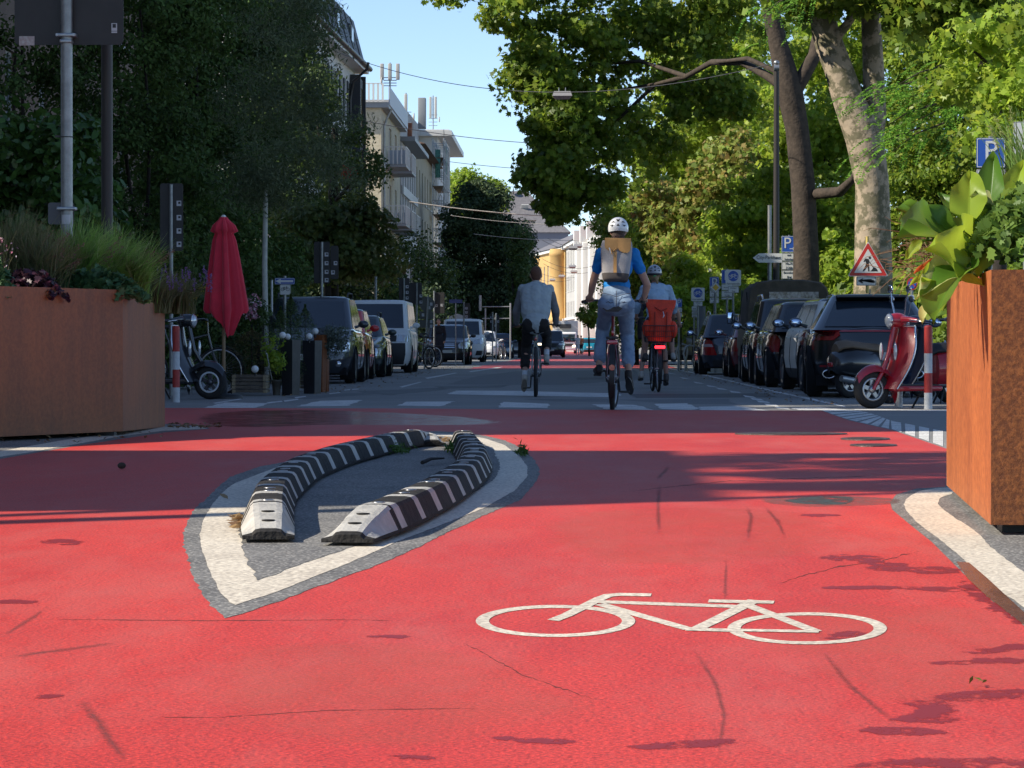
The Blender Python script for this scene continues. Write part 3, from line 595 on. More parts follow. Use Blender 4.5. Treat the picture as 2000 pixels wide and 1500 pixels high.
pinkf = leafmat('pink_flower', [(.55, .15, .25), (.7, .35, .42), (.75, .65, .68)], trans=.2)
def inplanter(A, B, Cc, s, t): return A+(B-A)*t+(Cc-A)*s
r = random.Random(11)
def lp(u, D, z): p = PG(u, D, z); return p
zs = 1.05
clump_specs = [(150, 25.9, 1500, .58, .9, gm1, 'green'), (205, 26.3, 1300, .55, .95, gm1, 'green'), (250, 26.4, 800, .50, 1.1, gm1, 'green'), (25, 25.2, 1500, .60, .7, gm2, 'tan'), (80, 25.0, 900, .5, .8, gm2, 'tan')]
gl = {150: 'leafy green fountain grass just right of the metal sign pole', 205: 'tallest light green fountain grass in front of the grey post', 250: 'green fountain grass drooping over the right rim of the left planter', 25: 'brownish fountain grass at the left edge of the photo', 80: 'thin tan fountain grass left of the metal sign pole'}
for (u, D, n, L, lean, m, kk) in clump_specs:
    c = lp(u, D, zs); rt = thing('fountain_grass', gl[u], 'grass clump', c, 0, 'grass clumps in the left planter')
    roots = [(r.gauss(0, .07), r.gauss(0, .07), 0) for _ in range(n)]
    blades('blades', roots, L, .009, m, rt, seed=u, lean=lean*.55, dirx=.12)
    pl = []; st = MB()
    for _ in range(13):
        a = r.uniform(0, 2*pi); l = r.uniform(.5, .8)*L*1.35; e = Vector((cos(a)*l*.55+.1, sin(a)*l*.3, l*.85)); st.tube([(0, 0, 0), tuple(e*.5+Vector((0, 0, .08))), tuple(e)], .0016, 4)
        for q_ in range(26): tt = 1-.3*r.random(); pl.append((e.x*tt+r.gauss(0, .012), e.y*tt+r.gauss(0, .012), e.z*tt+.08*(1-tt)+r.gauss(0, .012)))
    st.build('flower_stalk', gm3, rt); leaves('plume', pl, .018, 'diamond', gm3, rt, seed=u+1)
def mound(name, label, cat, c, rx, ry, rz, n, size, shape, m, group, seed, up=1.0, stems=0):
    rt = thing(name, label, cat, c, 0, group); rr = random.Random(seed); pts = []
    for _ in range(n):
        a = rr.uniform(0, 2*pi); f = sqrt(rr.random()); pts.append((cos(a)*f*rx, sin(a)*f*ry, rz*(1-f*f)*rr.uniform(.75, 1.05)+rr.uniform(-.02, .02)))
    leaves('leaves', pts, size, shape, m, rt, seed=seed, up=up, cup=.25); return rt
mound('cranesbill', 'dark green round-lobed cranesbill hanging over the rim of the left planter', 'plant', lp(185, 25.3, 1.08), .40, .22, .22, 420, .075, 'crane', cran_d, 'leafy plants in the left planter', 31)
mound('cranesbill', 'dark green lobed cranesbill spilling near the corner of the left planter', 'plant', lp(235, 25.6, 1.06), .22, .2, .16, 220, .07, 'crane', cran_d, 'leafy plants in the left planter', 32)
mound('cranesbill', 'dark cranesbill leaves at the far left end of the planter', 'plant', lp(-12, 23.9, 1.06), .16, .2, .28, 170, .085, 'crane', cran_d, 'leafy plants in the left planter', 33)
mound('coral_bells', 'purple-leaved coral bells between the dark cranesbills', 'plant', lp(55, 24.4, 1.05), .30, .25, .22, 420, .06, 'crane', heu, 'leafy plants in the left planter', 34)
for i, (u, D, lb) in enumerate([(300, 27.4, 'taller purple lavender bush over the right end of the left planter'), (345, 28.0, 'outermost lavender sprays leaning past the left planter')]):
    rt = thing('lavender', lb, 'plant', lp(u, D, 1.0), 0, 'lavender bushes in the left planter')
    blades('stems', [(r.gauss(0, .06), r.gauss(0, .06), -.02) for _ in range(700)], .34, .006, gm2, rt, seed=60+i, lean=.6, dirx=.15)
    fl = []
    for _ in range(22):
        a = r.uniform(0, 2*pi); e = Vector((cos(a)*.22+.08, sin(a)*.15, r.uniform(.24, .40)))
        for k in range(22): fl.append((e.x+r.gauss(0, .005), e.y+r.gauss(0, .005), e.z-.08*r.random()))
    leaves('flowers', fl, .016, 'diamond', lav, rt, seed=70+i)
rt = thing('pink_flowers', 'pink flower sprays at the far left edge above the planter', 'plant', lp(4, 24.3, 1.1)); leaves('blossoms', [(r.gauss(0, .05), r.gauss(0, .05), r.uniform(.1, .42)) for _ in range(90)], .018, 'diamond', pinkf, rt, seed=5)
blades('stems', [(r.gauss(0, .03), r.gauss(0, .03), 0) for _ in range(40)], .4, .005, gm2, rt, seed=6, lean=.2)
# right planter: bergenia-like big leaves, cranesbill, grass
big_m = leafmat('big_leaf', [(.10, .22, .02), (.17, .30, .03), (.06, .15, .02), (.22, .34, .03)], rough=.35, trans=.45)
yel_m = leafmat('yellow_leaf', [(.36, .40, .03), (.22, .34, .03), (.40, .38, .04)], rough=.4, trans=.4)
red_m = leafmat('red_leaf', [(.5, .08, .03), (.55, .2, .04)], rough=.4, trans=.3)
pale_m = leafmat('pale_leaf', [(.42, .42, .18), (.36, .42, .16)], rough=.45, trans=.35)
def bigleaf(name, parent, base, tip, width, m, curl=.25, up=Vector((0, -.5, .8)), wav=.06, seed=0):
    """broad cabbage-like leaf: base -> tip, wavy rim and a midrib groove"""
    base, tip = Vector(base), Vector(tip); ax = tip-base; L = ax.length; ax.normalize(); sd = ax.cross(up).normalized(); nn = sd.cross(ax).normalized()
    rr = random.Random(seed); ph = rr.uniform(0, 6); rows = []; nu, nv = 26, 20
    for i in range(nu+1):
        t = i/nu; wd = width*.5*(sin(pi*min(1, t**.75*.97+.03))**.6)*(1 if t < .96 else .8); row = []
        for j in range(nv+1):
            s = j/nv*2-1
            z = -curl*L*(t-.35)**2+abs(s)**1.5*width*.20+wav*width*sin(ph+t*11+s*2)*abs(s)**2 -.02*width*(1-abs(s))**6+.012*width*abs(sin(t*30-abs(s)*5))*min(1, abs(s)*4)
            row.append(tuple(base+ax*(L*t)+sd*(s*wd)+nn*z))
        rows.append(row)
    mb = MB(); mb.grid(rows, 0, True); mb.tube([tuple(Vector(rows[i][nv//2])-nn*.002) for i in range(nu)], [.004*(1-i/nu)+.001 for i in range(nu)], 5)
    return mb.build(name, m, parent)
rt = thing('large_leaved_plant', 'large plant with broad green and yellow cabbage-like leaves over the right planter', 'plant', PG(1925, 12.9, .95))
o0 = PG(1925, 12.9, .95)
def RL(u, v, D): return P(u, v, D)-o0
root_ = RL(1935, 500, 12.9)
for i, (b_, t_, wd, m, cu, wv, upv) in enumerate([
    (RL(1925,500,12.9), RL(1775,425,12.3), .27, big_m, .3, .08, (0,-.7,.7)),
    (RL(1880,490,12.7), RL(1765,395,12.6), .17, big_m, .3, .08, (.2,-.6,.8)),
    (RL(1915,540,12.5), RL(1820,480,12.2), .22, yel_m, .2, .10, (-.2,-.9,.4)),
    (RL(1905,470,12.8), RL(1855,430,12.4), .12, yel_m, .4, .10, (-.5,-.8,.3)),
    (RL(1900,500,12.7), RL(1800,560,12.1), .13, pale_m, .2, .14, (0,-.9,.5)),
    (RL(1890,520,12.4), RL(1812,600,12.0), .17, big_m, .35, .06, (-.5,-.8,.2)),
    (RL(1880,530,12.6), RL(1800,540,12.2), .10, yel_m, .2, .12, (0,-.8,.6)),
    (RL(1850,505,12.8), RL(1790,522,12.6), .03, red_m, .3, .12, (0,-.8,.6)),
    (RL(1858,525,12.8), RL(1782,545,12.6), .045, yel_m, .3, .12, (0,-.8,.6)),
    (RL(1855,550,12.5), RL(1790,612,12.2), .06, pale_m, .3, .12, (-.6,-.7,.2)),
    (RL(1890,440,12.7), RL(1895,350,12.9), .13, yel_m, -.2, .10, (-.2,-.9,.1)),
    (RL(1920,470,12.9), RL(1945,310,13.1), .12, big_m, -.2, .06, (-.4,-.9,.1)),
    (RL(1950,450,13.1), RL(1998,330,13.3), .13, yel_m, -.2, .06, (-.3,-.9,.2)),
    (RL(1870,460,12.8), RL(1785,448,12.9), .07, big_m, .3, .10, (0,-.6,.8)),
    (RL(1960,420,13.0), RL(1905,372,12.8), .09, pale_m, .3, .10, (0,-.7,.7)),
    (RL(1900,440,13.2), RL(1832,372,13.3), .07, big_m, .3, .10, (0,-.7,.7)),
    (RL(1985,440,13.2), RL(2030,350,13.3), .16, big_m, .2, .08, (-.3,-.9,.2)),
    (RL(1800,470,12.9), RL(1768,505,12.9), .04, yel_m, .3, .10, (0,-.7,.7))]):
    lf = bigleaf('leaf', rt, b_, t_, wd*1.15, m, cu, Vector(upv), wv, i)
    st = MB(); st.tube([tuple(root_*.4), tuple((root_+b_)*.5+Vector((0, 0, .03))), tuple(b_)], .006, 6); st.build('leaf_stalk', big_m, rt)
cran_b = leafmat('cranesbill_bright', [(.11, .20, .035), (.17, .27, .05), (.08, .15, .03)], rough=.5, trans=.4)
for i, (u, v, D, rx, rz, n, lb) in enumerate([(1990, 505, 12.4, .20, .22, 420, 'bright green cranesbill spilling over the front rim of the right planter'), (1945, 470, 12.8, .14, .14, 200, 'bright green cranesbill behind the rim of the right planter'), (2010, 440, 12.9, .16, .17, 240, 'highest mound of bright cranesbill at the right edge')]):
    c = P(u, v, D); mound('cranesbill', lb, 'plant', c, rx, .16, rz, n, .052, 'crane', cran_b, 'bright plants in the right planter', 80+i, up=.7)
for i, (dx, dy, lb) in enumerate([(.55, .5, 'bright cranesbill mound in the middle of the right planter'), (1.05, .35, 'bright cranesbill mound at the front right of the right planter'), (.95, 1.6, 'bright cranesbill mound at the back of the right planter')]):
    c = Vector((rA.x+dx, rA.y+dy, .93)); mound('cranesbill', lb, 'plant', c, .3, .28, .26, 420, .055, 'crane', cran_b, 'bright plants in the right planter', 84+i, up=.7)
rt = thing('fountain_grass', 'bright yellow-green grass spraying up behind the big leaves on the right', 'grass clump', P(2004, 400, 13.6))
blades('blades', [(r.gauss(0, .03), r.gauss(0, .05), 0) for _ in range(170)], .38, .006, gm1, rt, seed=91, lean=.35, dirx=-.15)
pl = []
for _ in range(5):
    e = Vector((r.uniform(-.16, .02), 0, r.uniform(.3, .42)))
    for k in range(60): tt = 1-.25*r.random(); pl.append((e.x*tt+r.gauss(0, .005), r.gauss(0, .006), e.z*tt))
leaves('plume', pl, .014, 'long', pale_m, rt, seed=92)
dry_m = leafmat('dried_spray', [(.30, .17, .08), (.22, .12, .06), (.4, .26, .13)], trans=.2)
rt = thing('dried_flower_spray', 'tangle of dry brown stalks hanging left of the big leaves', 'plant', P(1800, 520, 14.2))
mb = MB()
for _ in range(110):
    a = Vector((r.gauss(0, .05), r.gauss(0, .05), r.uniform(-.05, .18))); b = a+Vector((r.gauss(-.02, .05), r.gauss(0, .03), r.gauss(0, .035))); c = b+Vector((r.gauss(-.03, .03), 0, r.gauss(-.02, .03)))
    mb.tube([a, b, c], [.0018, .0012, .0006], 4)
mb.build('stalks', dry_m, rt)
print('ground ok')
# ================================================================ BUILDINGS
glass_d = mat('window_glass', (.03, .04, .05), .08, spec=.8)
glass_b = mat('window_glass_bright', (.16, .20, .25), .12, spec=.9)
frame_w = mat('frame_white', (.62, .61, .58), .5)
frame_g = mat('frame_grey', (.25, .26, .27), .5)
shut_k = mat('shutter_dark', (.035, .038, .045), .6)
slate = mat('slate', (.05, .052, .06), .55, noise_=.5, nscale=3, bump=.8, bscale=9)
slate_l = mat('slate_light', (.20, .19, .20), .6, noise_=.3, nscale=2, bump=.4, bscale=8)
tile = mat('roof_tile', (.34, .12, .06), .7, noise_=.4, nscale=4, bump=.6, bscale=12)
metal_g = mat('galvanised', (.42, .44, .46), .42, .75, noise_=.25, nscale=10)
metal_d = mat('dark_metal', (.05, .05, .055), .45, .5)
stucco_p = mat('stucco_peach', (.28, .19, .14), .85, noise_=.2, nscale=1.5, bump=.3, bscale=30)
stucco_w = mat('stucco_white', (.74, .73, .70), .85, noise_=.12, nscale=.8, bump=.2, bscale=30)
stucco_y = mat('stucco_yellow', (.55, .35, .13), .85, noise_=.12, nscale=.6)
stucco_g = mat('stucco_grey', (.45, .44, .43), .85, noise_=.15, nscale=.7)
def brick(name, c1, c2, mortar, scale=6.0):
    m = bpy.data.materials.new(name); m.use_nodes = True; t = m.node_tree; b = t.nodes['Principled BSDF']
    tc = N(t, 'ShaderNodeTexCoord'); sx = N(t, 'ShaderNodeSeparateXYZ'); t.links.new(tc.outputs['Object'], sx.inputs[0])
    ad = N(t, 'ShaderNodeMath', operation='ADD'); t.links.new(sx.outputs[0], ad.inputs[0]); t.links.new(sx.outputs[1], ad.inputs[1])
    cb = N(t, 'ShaderNodeCombineXYZ'); t.links.new(ad.outputs[0], cb.inputs[0]); t.links.new(sx.outputs[2], cb.inputs[1])
    bt = N(t, 'ShaderNodeTexBrick', Scale=scale); bt.inputs['Color1'].default_value = (*c1, 1); bt.inputs['Color2'].default_value = (*c2, 1); bt.inputs['Mortar'].default_value = (*mortar, 1); bt.inputs['Mortar Size'].default_value = .02
    t.links.new(cb.outputs[0], bt.inputs['Vector']); n = N(t, 'ShaderNodeTexNoise', Scale=.7, Detail=5.0); t.links.new(tc.outputs['Object'], n.inputs['Vector'])
    mr = N(t, 'ShaderNodeMapRange'); mr.inputs['To Min'].default_value = .7; mr.inputs['To Max'].default_value = 1.25; t.links.new(n.outputs['Fac'], mr.inputs['Value'])
    h = N(t, 'ShaderNodeHueSaturation'); t.links.new(mr.outputs[0], h.inputs['Value']); t.links.new(bt.outputs['Color'], h.inputs['Color']); t.links.new(h.outputs[0], b.inputs['Base Color']); b.inputs['Roughness'].default_value = .85
    return m
brick_y = brick('brick_cream', (.60, .53, .38), (.52, .44, .29), (.45, .40, .32), 4.0)
def basis(o, ex, n):
    """local x along the wall, y out of the wall, z up"""
    ex = Vector(ex).normalized(); n = Vector(n).normalized()
    return Matrix(((ex.x, n.x, 0, o[0]), (ex.y, n.y, 0, o[1]), (0, 0, 1, o[2] if len(o) > 2 else 0), (0, 0, 0, 1)))
def wall_holes(mb, M, W, z0, z1, wins, dep=.16, mi=0):
    xs = sorted({0, W}|{x for a in wins for x in (a[0], a[0]+a[2])}); zs_ = sorted({z0, z1}|{z for a in wins for z in (a[1], a[1]+a[3])})
    for i in range(len(xs)-1):
        for j in range(len(zs_)-1):
            cx, cz = (xs[i]+xs[i+1])/2, (zs_[j]+zs_[j+1])/2
            if any(a[0] < cx < a[0]+a[2] and a[1] < cz < a[1]+a[3] for a in wins): continue
            mb.add([(xs[i], 0, zs_[j]), (xs[i+1], 0, zs_[j]), (xs[i+1], 0, zs_[j+1]), (xs[i], 0, zs_[j+1])], [(0, 1, 2, 3)], mi, False, M)
    for (x, z, w_, h) in wins:
        a = [(x, 0, z), (x+w_, 0, z), (x+w_, 0, z+h), (x, 0, z+h)]; b = [(p[0], -dep, p[2]) for p in a]
        for k in range(4): mb.add([a[k], a[(k+1) % 4], b[(k+1) % 4], b[k]], [(0, 1, 2, 3)], mi, False, M)
def window(parent, M, x, z, w_, h, fm, gm, dep=.14, bars=(1, 1), sill=True, shutters=None, name='window'):
    f = MB(); t = .06
    f.box((x+w_/2, -dep+.02, z+t/2), (w_, .06, t), M=M); f.box((x+w_/2, -dep+.02, z+h-t/2), (w_, .06, t), M=M)
    f.box((x+t/2, -dep+.02, z+h/2), (t, .06, h-2*t), M=M); f.box((x+w_-t/2, -dep+.02, z+h/2), (t, .06, h-2*t), M=M)
    for k in range(bars[0]): f.box((x+w_*(k+1)/(bars[0]+1), -dep+.02, z+h/2), (t*.9, .05, h-2*t), M=M)
    if bars[1]: f.box((x+w_/2, -dep+.018, z+h*.68), (w_-2*t, .045, t*.8), M=M)
    o = f.build(name, fm, parent)
    g = MB(); g.add([(x+t, -dep, z+t), (x+w_-t, -dep, z+t), (x+w_-t, -dep, z+h-t), (x+t, -dep, z+h-t)], [(0, 1, 2, 3)], M=M); g.build('pane', gm, o)
    if sill: s_ = MB(); s_.box((x+w_/2, .04, z-.05), (w_+.16, .14, .08), M=M); s_.build('sill', fm, o)
    if shutters is not None:
        for sd in (-1, 1): s_ = MB(); s_.box((x+w_/2+sd*(w_/2+w_*.25), .03, z+h/2), (w_*.48, .05, h), M=M); s_.build('shutter', shutters, o)
    return o
def block(name, label, A, B, depth, H, wm, wins=None, fm=frame_w, gm=glass_d, parapet=None, base_z=0, bars=(1, 1), shutters=None, dep=.16, cat='building', group=None, out=1):
    """A->B is the street front on the ground; windows (x,z,w,h) along it; the body goes back by depth"""
    A, B = Vector((A[0], A[1], 0)), Vector((B[0], B[1], 0)); ex = (B-A).normalized(); n = Vector((ex.y, -ex.x, 0))*out; W = (B-A).length
    root = thing(name, label, cat, A, 0, group); M = basis((0, 0, 0), ex, n); mb = MB(); wins = wins or []
    wall_holes(mb, M, W, base_z, H, wins, dep)
    C1, D1 = (0, -depth), (W, -depth)
    mb.add([(0, 0, base_z), (0, -depth, base_z), (0, -depth, H), (0, 0, H)], [(0, 1, 2, 3)], M=M); mb.add([(W, 0, base_z), (W, -depth, base_z), (W, -depth, H), (W, 0, H)], [(0, 1, 2, 3)], M=M)
    mb.add([(0, -depth, base_z), (W, -depth, base_z), (W, -depth, H), (0, -depth, H)], [(0, 1, 2, 3)], M=M)
    mb.add([(0, -dep-.3, base_z), (W, -dep-.3, base_z), (W, -dep-.3, H), (0, -dep-.3, H)], [(0, 1, 2, 3)], M=M)
    mb.add([(0, 0, H), (W, 0, H), (W, -depth, H), (0, -depth, H)], [(0, 1, 2, 3)], M=M)
    mb.build('wall', wm, root)
    for w_ in wins: window(root, M, *w_, fm, gm, dep-.02, bars, True, shutters)
    return root, M, W
def winrow(x0, dx, n, zs_, w_, h): return [(x0+dx*i, z, w_, h) for z in zs_ for i in range(n)]
def gable(root, M, W, depth, z, rise, m, over=.4, hip=0.0):
    mb = MB(); mb.add([(-over, over, z), (W+over, over, z), (W+over, -depth-over, z), (-over, -depth-over, z), (hip, -depth/2, z+rise), (W-hip, -depth/2, z+rise)],
        [(0, 1, 5, 4), (2, 3, 4, 5), (1, 2, 5), (3, 0, 4), (3, 2, 1, 0)], M=M); return mb.build('roof', m, root)
# row house behind the hedge, left (X = -11.5): casts the shade over the street
for y0, y1, n, lb in ((22, 28.6, 1, 'nearest'), (34, 96, 14, 'longest')):
    rt, M, W = block('row_house', lb+' tall peach stucco row house behind the hedge at far left', (-11.5, y0), (-11.5, y1), 10, 15.2, stucco_p, winrow(2.4, 4.2, n, (1.4, 4.9, 8.4, 11.7), 1.2, 1.9), shutters=None)
    gable(rt, M, W, 10, 15.2, 1.7, tile)
rt, M, W = block('shade_house', 'unseen corner house left of the camera, added to cast the shade band', (-12.3, 10.5), (-12.3, 17.5), 8, 10.3, stucco_w, winrow(1.0, 2.2, 3, (1.3, 4.2, 7.0), 1.1, 1.7))  # unseen block added to throw the foreground shade band
lk = thing('shade_wing', 'unseen low wing between the left row houses, added to leave a sun gap', 'building', (-16.5, 31.3, 0)); _m = MB(); _m.box((0, 0, 5.35), (10, 5.3, 10.7)); _m.build('wall', stucco_w, lk)  # unseen filler: shades the road, lets sun pass above its roof
# slate mansard house
A_, B_ = (-10.4, 112), (-9.6, 145)
rt, M, W = block('townhouse', 'white townhouse with dark slate mansard roof and black shutters', A_, B_, 11, 13.0, stucco_w, winrow(1.6, 3.5, 9, (1.2, 4.4, 7.5, 10.4), 1.3, 1.9), shutters=shut_k)
mb = MB(); mb.add([(-.4, .6, 12.95), (W+.4, .6, 12.95), (W+.4, -11, 12.95), (-.4, -11, 12.95), (-.4, .6, 13.15), (W+.4, .6, 13.15), (W+.4, -11, 13.15), (-.4, -11, 13.15)], [(3,2,1,0),(0,1,5,4),(1,2,6,5),(3,0,4,7),(4,5,6,7)], M=M); mb.build('eaves', frame_w, rt)
mb = MB(); mb.tube([tuple(M@Vector((-.4, .67, 13.16))), tuple(M@Vector((W+.4, .67, 13.16)))], .11, 8); mb.build('gutter', metal_d, rt)
mb = MB(); mb.grid([[tuple(M@Vector(p)) for p in r_] for r_ in ([(-.2, .5, 13.16), (W+.3, .5, 13.16)], [(-.2, .28, 14.0), (W+.2, .28, 14.0)], [(-.2, -.05, 15.3), (W+.05, -.05, 15.3)], [(-.2, -.5, 15.7), (W-.3, -.5, 15.7)], [(-.2, -6, 17.4), (W-3, -6, 17.4)])], 0, False)
mb.add([(W+.3, .5, 13.16), (W+.2, .28, 14.0), (W+.05, -.05, 15.3), (W-.3, -.5, 15.7), (W-3, -6, 17.4), (W-.3, -11, 13.16)], [(0,1,2,3,4,5)], M=M)
mb.add([(-.2, .5, 13.16), (-.2, .28, 14.0), (-.2, -.05, 15.3), (-.2, -.5, 15.7), (-.2, -6, 17.4), (-.2, -11, 13.16)], [(5,4,3,2,1,0)], M=M)
for k in range(11): x = 1+k*3.0; mb.tube([tuple(M@Vector(p)) for p in ((x, .5, 13.2), (x, .28, 14.0), (x, -.05, 15.3))], .05, 5)
rf = mb.build('roof', slate, rt)
for k in range(5):
    d_ = MB(); x = 3+k*6.5; d_.box((x, -.20, 14.2), (1.3, .9, 1.1), bev=.05, M=M); dm = d_.build('dormer', slate, rf); g_ = MB(); g_.box((x, .26, 14.2), (.9, .03, .8), M=M); g_.build('pane', glass_d, dm)
mb = MB(); mb.tube([tuple(M@Vector(p)) for p in ((W-4, .96, 13.1), (W-4, .9, 12.8), (W-3.6, .25, 12.3), (W-3.6, .12, 11.5), (W-3.6, .12, .2))], .06, 8); mb.build('downpipe', metal_d, rt)
amber = mat('amber_glass', (.42, .26, .06), .25, noise_=.65, nscale=2.2, col2=(.05, .04, .02))
mb = MB(); 
for k in range(4): mb.box((W-1.2, .20, 1.9+2.7*k+1.1), (2.0, .3, 2.3), bev=.03, M=M)
o_ = mb.build('bay_glazing', amber, rt); mb = MB()
for k in range(5): mb.box((W-1.2, .20, 1.6+2.7*k), (2.2, .36, .4), M=M)
mb.box((W-2.4, .25, 6.6), (.2, .45, 12.2), M=M); mb.box((W-.06, .25, 6.6), (.12, .5, 12.4), M=M); mb.build('bay_frame', shut_k, o_)
# cream brick apartment block with balconies; end wall towards the camera
def Xf(D): return -9.75
pa_, pb_ = (-9.75, 168.0), (-9.75, 187.0)
wr = winrow(2.0, 5.6, 3, (1.0, 4.2, 7.3, 10.4), 2.1, 2.2)
rt, M, W = block('apartment_block', 'cream brick apartment block with grey balconies and roof terrace', pa_, pb_, 14, 13.1, brick_y, wr, fm=frame_w, gm=glass_b, bars=(3, 0))
panel_g = mat('balcony_panel', (.42, .45, .50), .5)
mb = MB(); mb.box((W/2, -6.7, 13.25), (W+.5, 14.2, .28), M=M); mb.build('roof_slab', frame_g, rt)
mb = MB(); mb.box((W/2, .42, 13.75), (W, .06, .95), M=M); mb.build('terrace_panel', panel_g, rt)
mb = MB(); mb.box((-.35, -3.4, 14.35), (.05, 7.0, .05), M=M); mb.box((-.35, -3.4, 13.42), (.05, 7.0, .05), M=M)
for k in range(30): mb.box((-.35, .1-k*.24, 13.88), (.05, .11, .92), M=M)
mb.build('terrace_railing', frame_w, rt)
mb = MB(); mb.box((.8, -5, 14.6), (3, 6, 2.2), M=M); mb.build('penthouse', frame_g, rt)
for k, x in enumerate((1.6, 8.0, 13.6)):
    for z in (4.0, 7.1, 10.2):
        if k > 1 and z > 9: continue
        mb = MB(); mb.box((x+2.1, .62, z), (4.2, 1.2, .16), M=M); bo = mb.build('balcony', frame_g, rt)
        mb = MB(); mb.box((x+2.1, 1.21, z+.98), (4.2, .05, .05), M=M)
        for j in range(17): mb.box((x+.02+j*.26, 1.21, z+.5), (.06, .04, .92), M=M)
        mb.box((x+.02, .62, z+.98), (.05, 1.2, .05), M=M)
        for j in range(6): mb.box((x+.02, .1+j*.22, z+.5), (.04, .06, .92), M=M)
        mb.build('balcony_railing', frame_w, bo)
        if (k+int(z)) % 2 == 0: mb = MB(); mb.box((x+4.18, .62, z+.55), (.05, 1.16, 1.0), M=M); mb.build('balcony_screen', panel_g, bo)
mb = MB(); mb.tube([tuple(M@Vector(p)) for p in ((.8, .5, 13.1), (.8, .25, 12.6), (.8, .12, 12.2), (.8, .12, .3))], .06, 8); mb.build('downpipe', metal_g, rt)
e = Vector((-9.75, 168, 0)); M2 = basis((0, 0, 0), (1, 0, 0), (0, -1, 0))
mb = MB(); mb.box((-1.7, -.03, 5.2), (.9, .06, 1.3), M=M2); wo = mb.build('window', frame_w, rt)
mb = MB(); mb.box((-1.7, .14, 4.35), (1.3, .25, .06), M=M2)
for j in range(8): mb.box((-2.3+j*.17, .24, 4.75), (.03, .03, .8), M=M2)
mb.box((-1.7, .24, 5.15), (1.3, .04, .04), M=M2); mb.build('window_grille', metal_d, wo)
def antenna(label, u, v0, v1, D, n, group='mobile phone antennas on the roofs'):
    b = P(u, v0, D); rt = thing('antenna', label, 'antenna', b, 0, group); h = (v0-v1)/FPX*D; mb = MB(); mb.cyl((0, 0, 0), (0, 0, h), .05, n=8); 
    for k in range(4): mb.cyl((-.35, 0, h*(.15+.1*k)), (.35, 0, h*(.15+.1*k)), .025, n=6)
    mb.build('mast', metal_g, rt); pm = mat('antenna_panel', (.42, .40, .37), .5)
    for k in range(n): x = (k-(n-1)/2)*.42; q_ = MB(); q_.box((x, -.12, h*.66), (.20, .14, h*.6), bev=.03); q_.build('antenna_panel', pm, rt)
    d_ = MB(); d_.lathe([(0, -.02), (.2, .03), (.24, .06), (.2, .1), (0, .1)], 14, axis='X'); dd = d_.build('dish', pm, rt); dd.location = (.45 if n < 3 else -.5, -.1, h*.32)
for k_ in (('triple panel antenna on the terrace roof of the brick block', 762, 176, 123, 172, 3), ('single slim antenna mast beside the grey lift house', 793, 250, 182, 205, 1), ('antenna cluster with small dishes on the flat tower roof', 846, 256, 187, 262, 2)): antenna(*k_)
# lift house and next houses of the left row
rt, M, W = block('lift_house', 'plain grey lift house box standing on a roof behind the brick block', (P(777, 200, 215).x+.0, P(777, 200, 215).y), (P(808, 200, 240).x+.4, P(808, 200, 240).y), 3, .7+481*215/FPX, stucco_g, [], base_z=.7+400*215/FPX)
mb = MB(); p_ = P(811, 222, 232); mb.box((p_.x-rt.location.x+.5, p_.y-rt.location.y, p_.z), (.55, 1, 2.2), bev=.04); mb.build('vent_duct', frame_g, rt)
rt, M, W = block('townhouse', 'narrow cream townhouse with brown tiled roof next to the scaffold', (-9.8, 206), (-9.8, 234), 12, 13.6, mat('stucco_cream', (.50, .43, .30), .85, noise_=.2, nscale=1), winrow(2, 4, 6, (1, 4.1, 7.2, 10.3), 1.3, 2.0), bars=(1, 1))
gable(rt, M, W, 12, 13.6, 2.0, mat('tile_brown', (.16, .09, .06), .7, noise_=.5, nscale=4, bump=.7, bscale=9), .7)
mb = MB(); mb.box((4, -1.5, 15.6), (.9, .7, 1.5), M=M); mb.box((20, -1.5, 15.6), (.9, .7, 1.5), M=M); mb.build('chimney', tile, rt)
rt, M, W = block('tower_building', 'white tower block with wide flat overhanging roof behind the scaffold', (-9.75, 240), (-9.75, 266), 16, 16.3, stucco_w, winrow(2, 4.2, 6, (1, 4.1, 7.2, 10.3, 13.4), 2.6, 2.0), gm=glass_b, bars=(2, 0))
mb = MB(); mb.box((W/2, -7, 16.5), (W+1.6, 16.2, .4), M=M); mb.box((W/2, -7, 16.74), (W+1.2, 15.8, .08), M=M); mb.build('roof_slab', frame_w, rt)
rt, M, W = block('balcony_house', 'pale house with tall white window strips between brick block and cream townhouse', (-9.7, 187.5), (-9.7, 205.5), 12, 12.6, mat('stucco_taupe', (.55, .53, .50), .85), winrow(.8, 2.9, 6, (1.0, 4.1, 7.2, 10.0), 1.9, 2.3), gm=glass_b, bars=(3, 0))
mb = MB(); mb.box((W/2, -5.5, 12.75), (W+.4, 12.6, .25), M=M); mb.build('roof_slab', frame_g, rt)
for z in (3.9, 7.0, 9.8): mb = MB(); mb.box((W/2, .05, z), (W, .16, .5), M=M); mb.build('ledge', frame_w, rt)
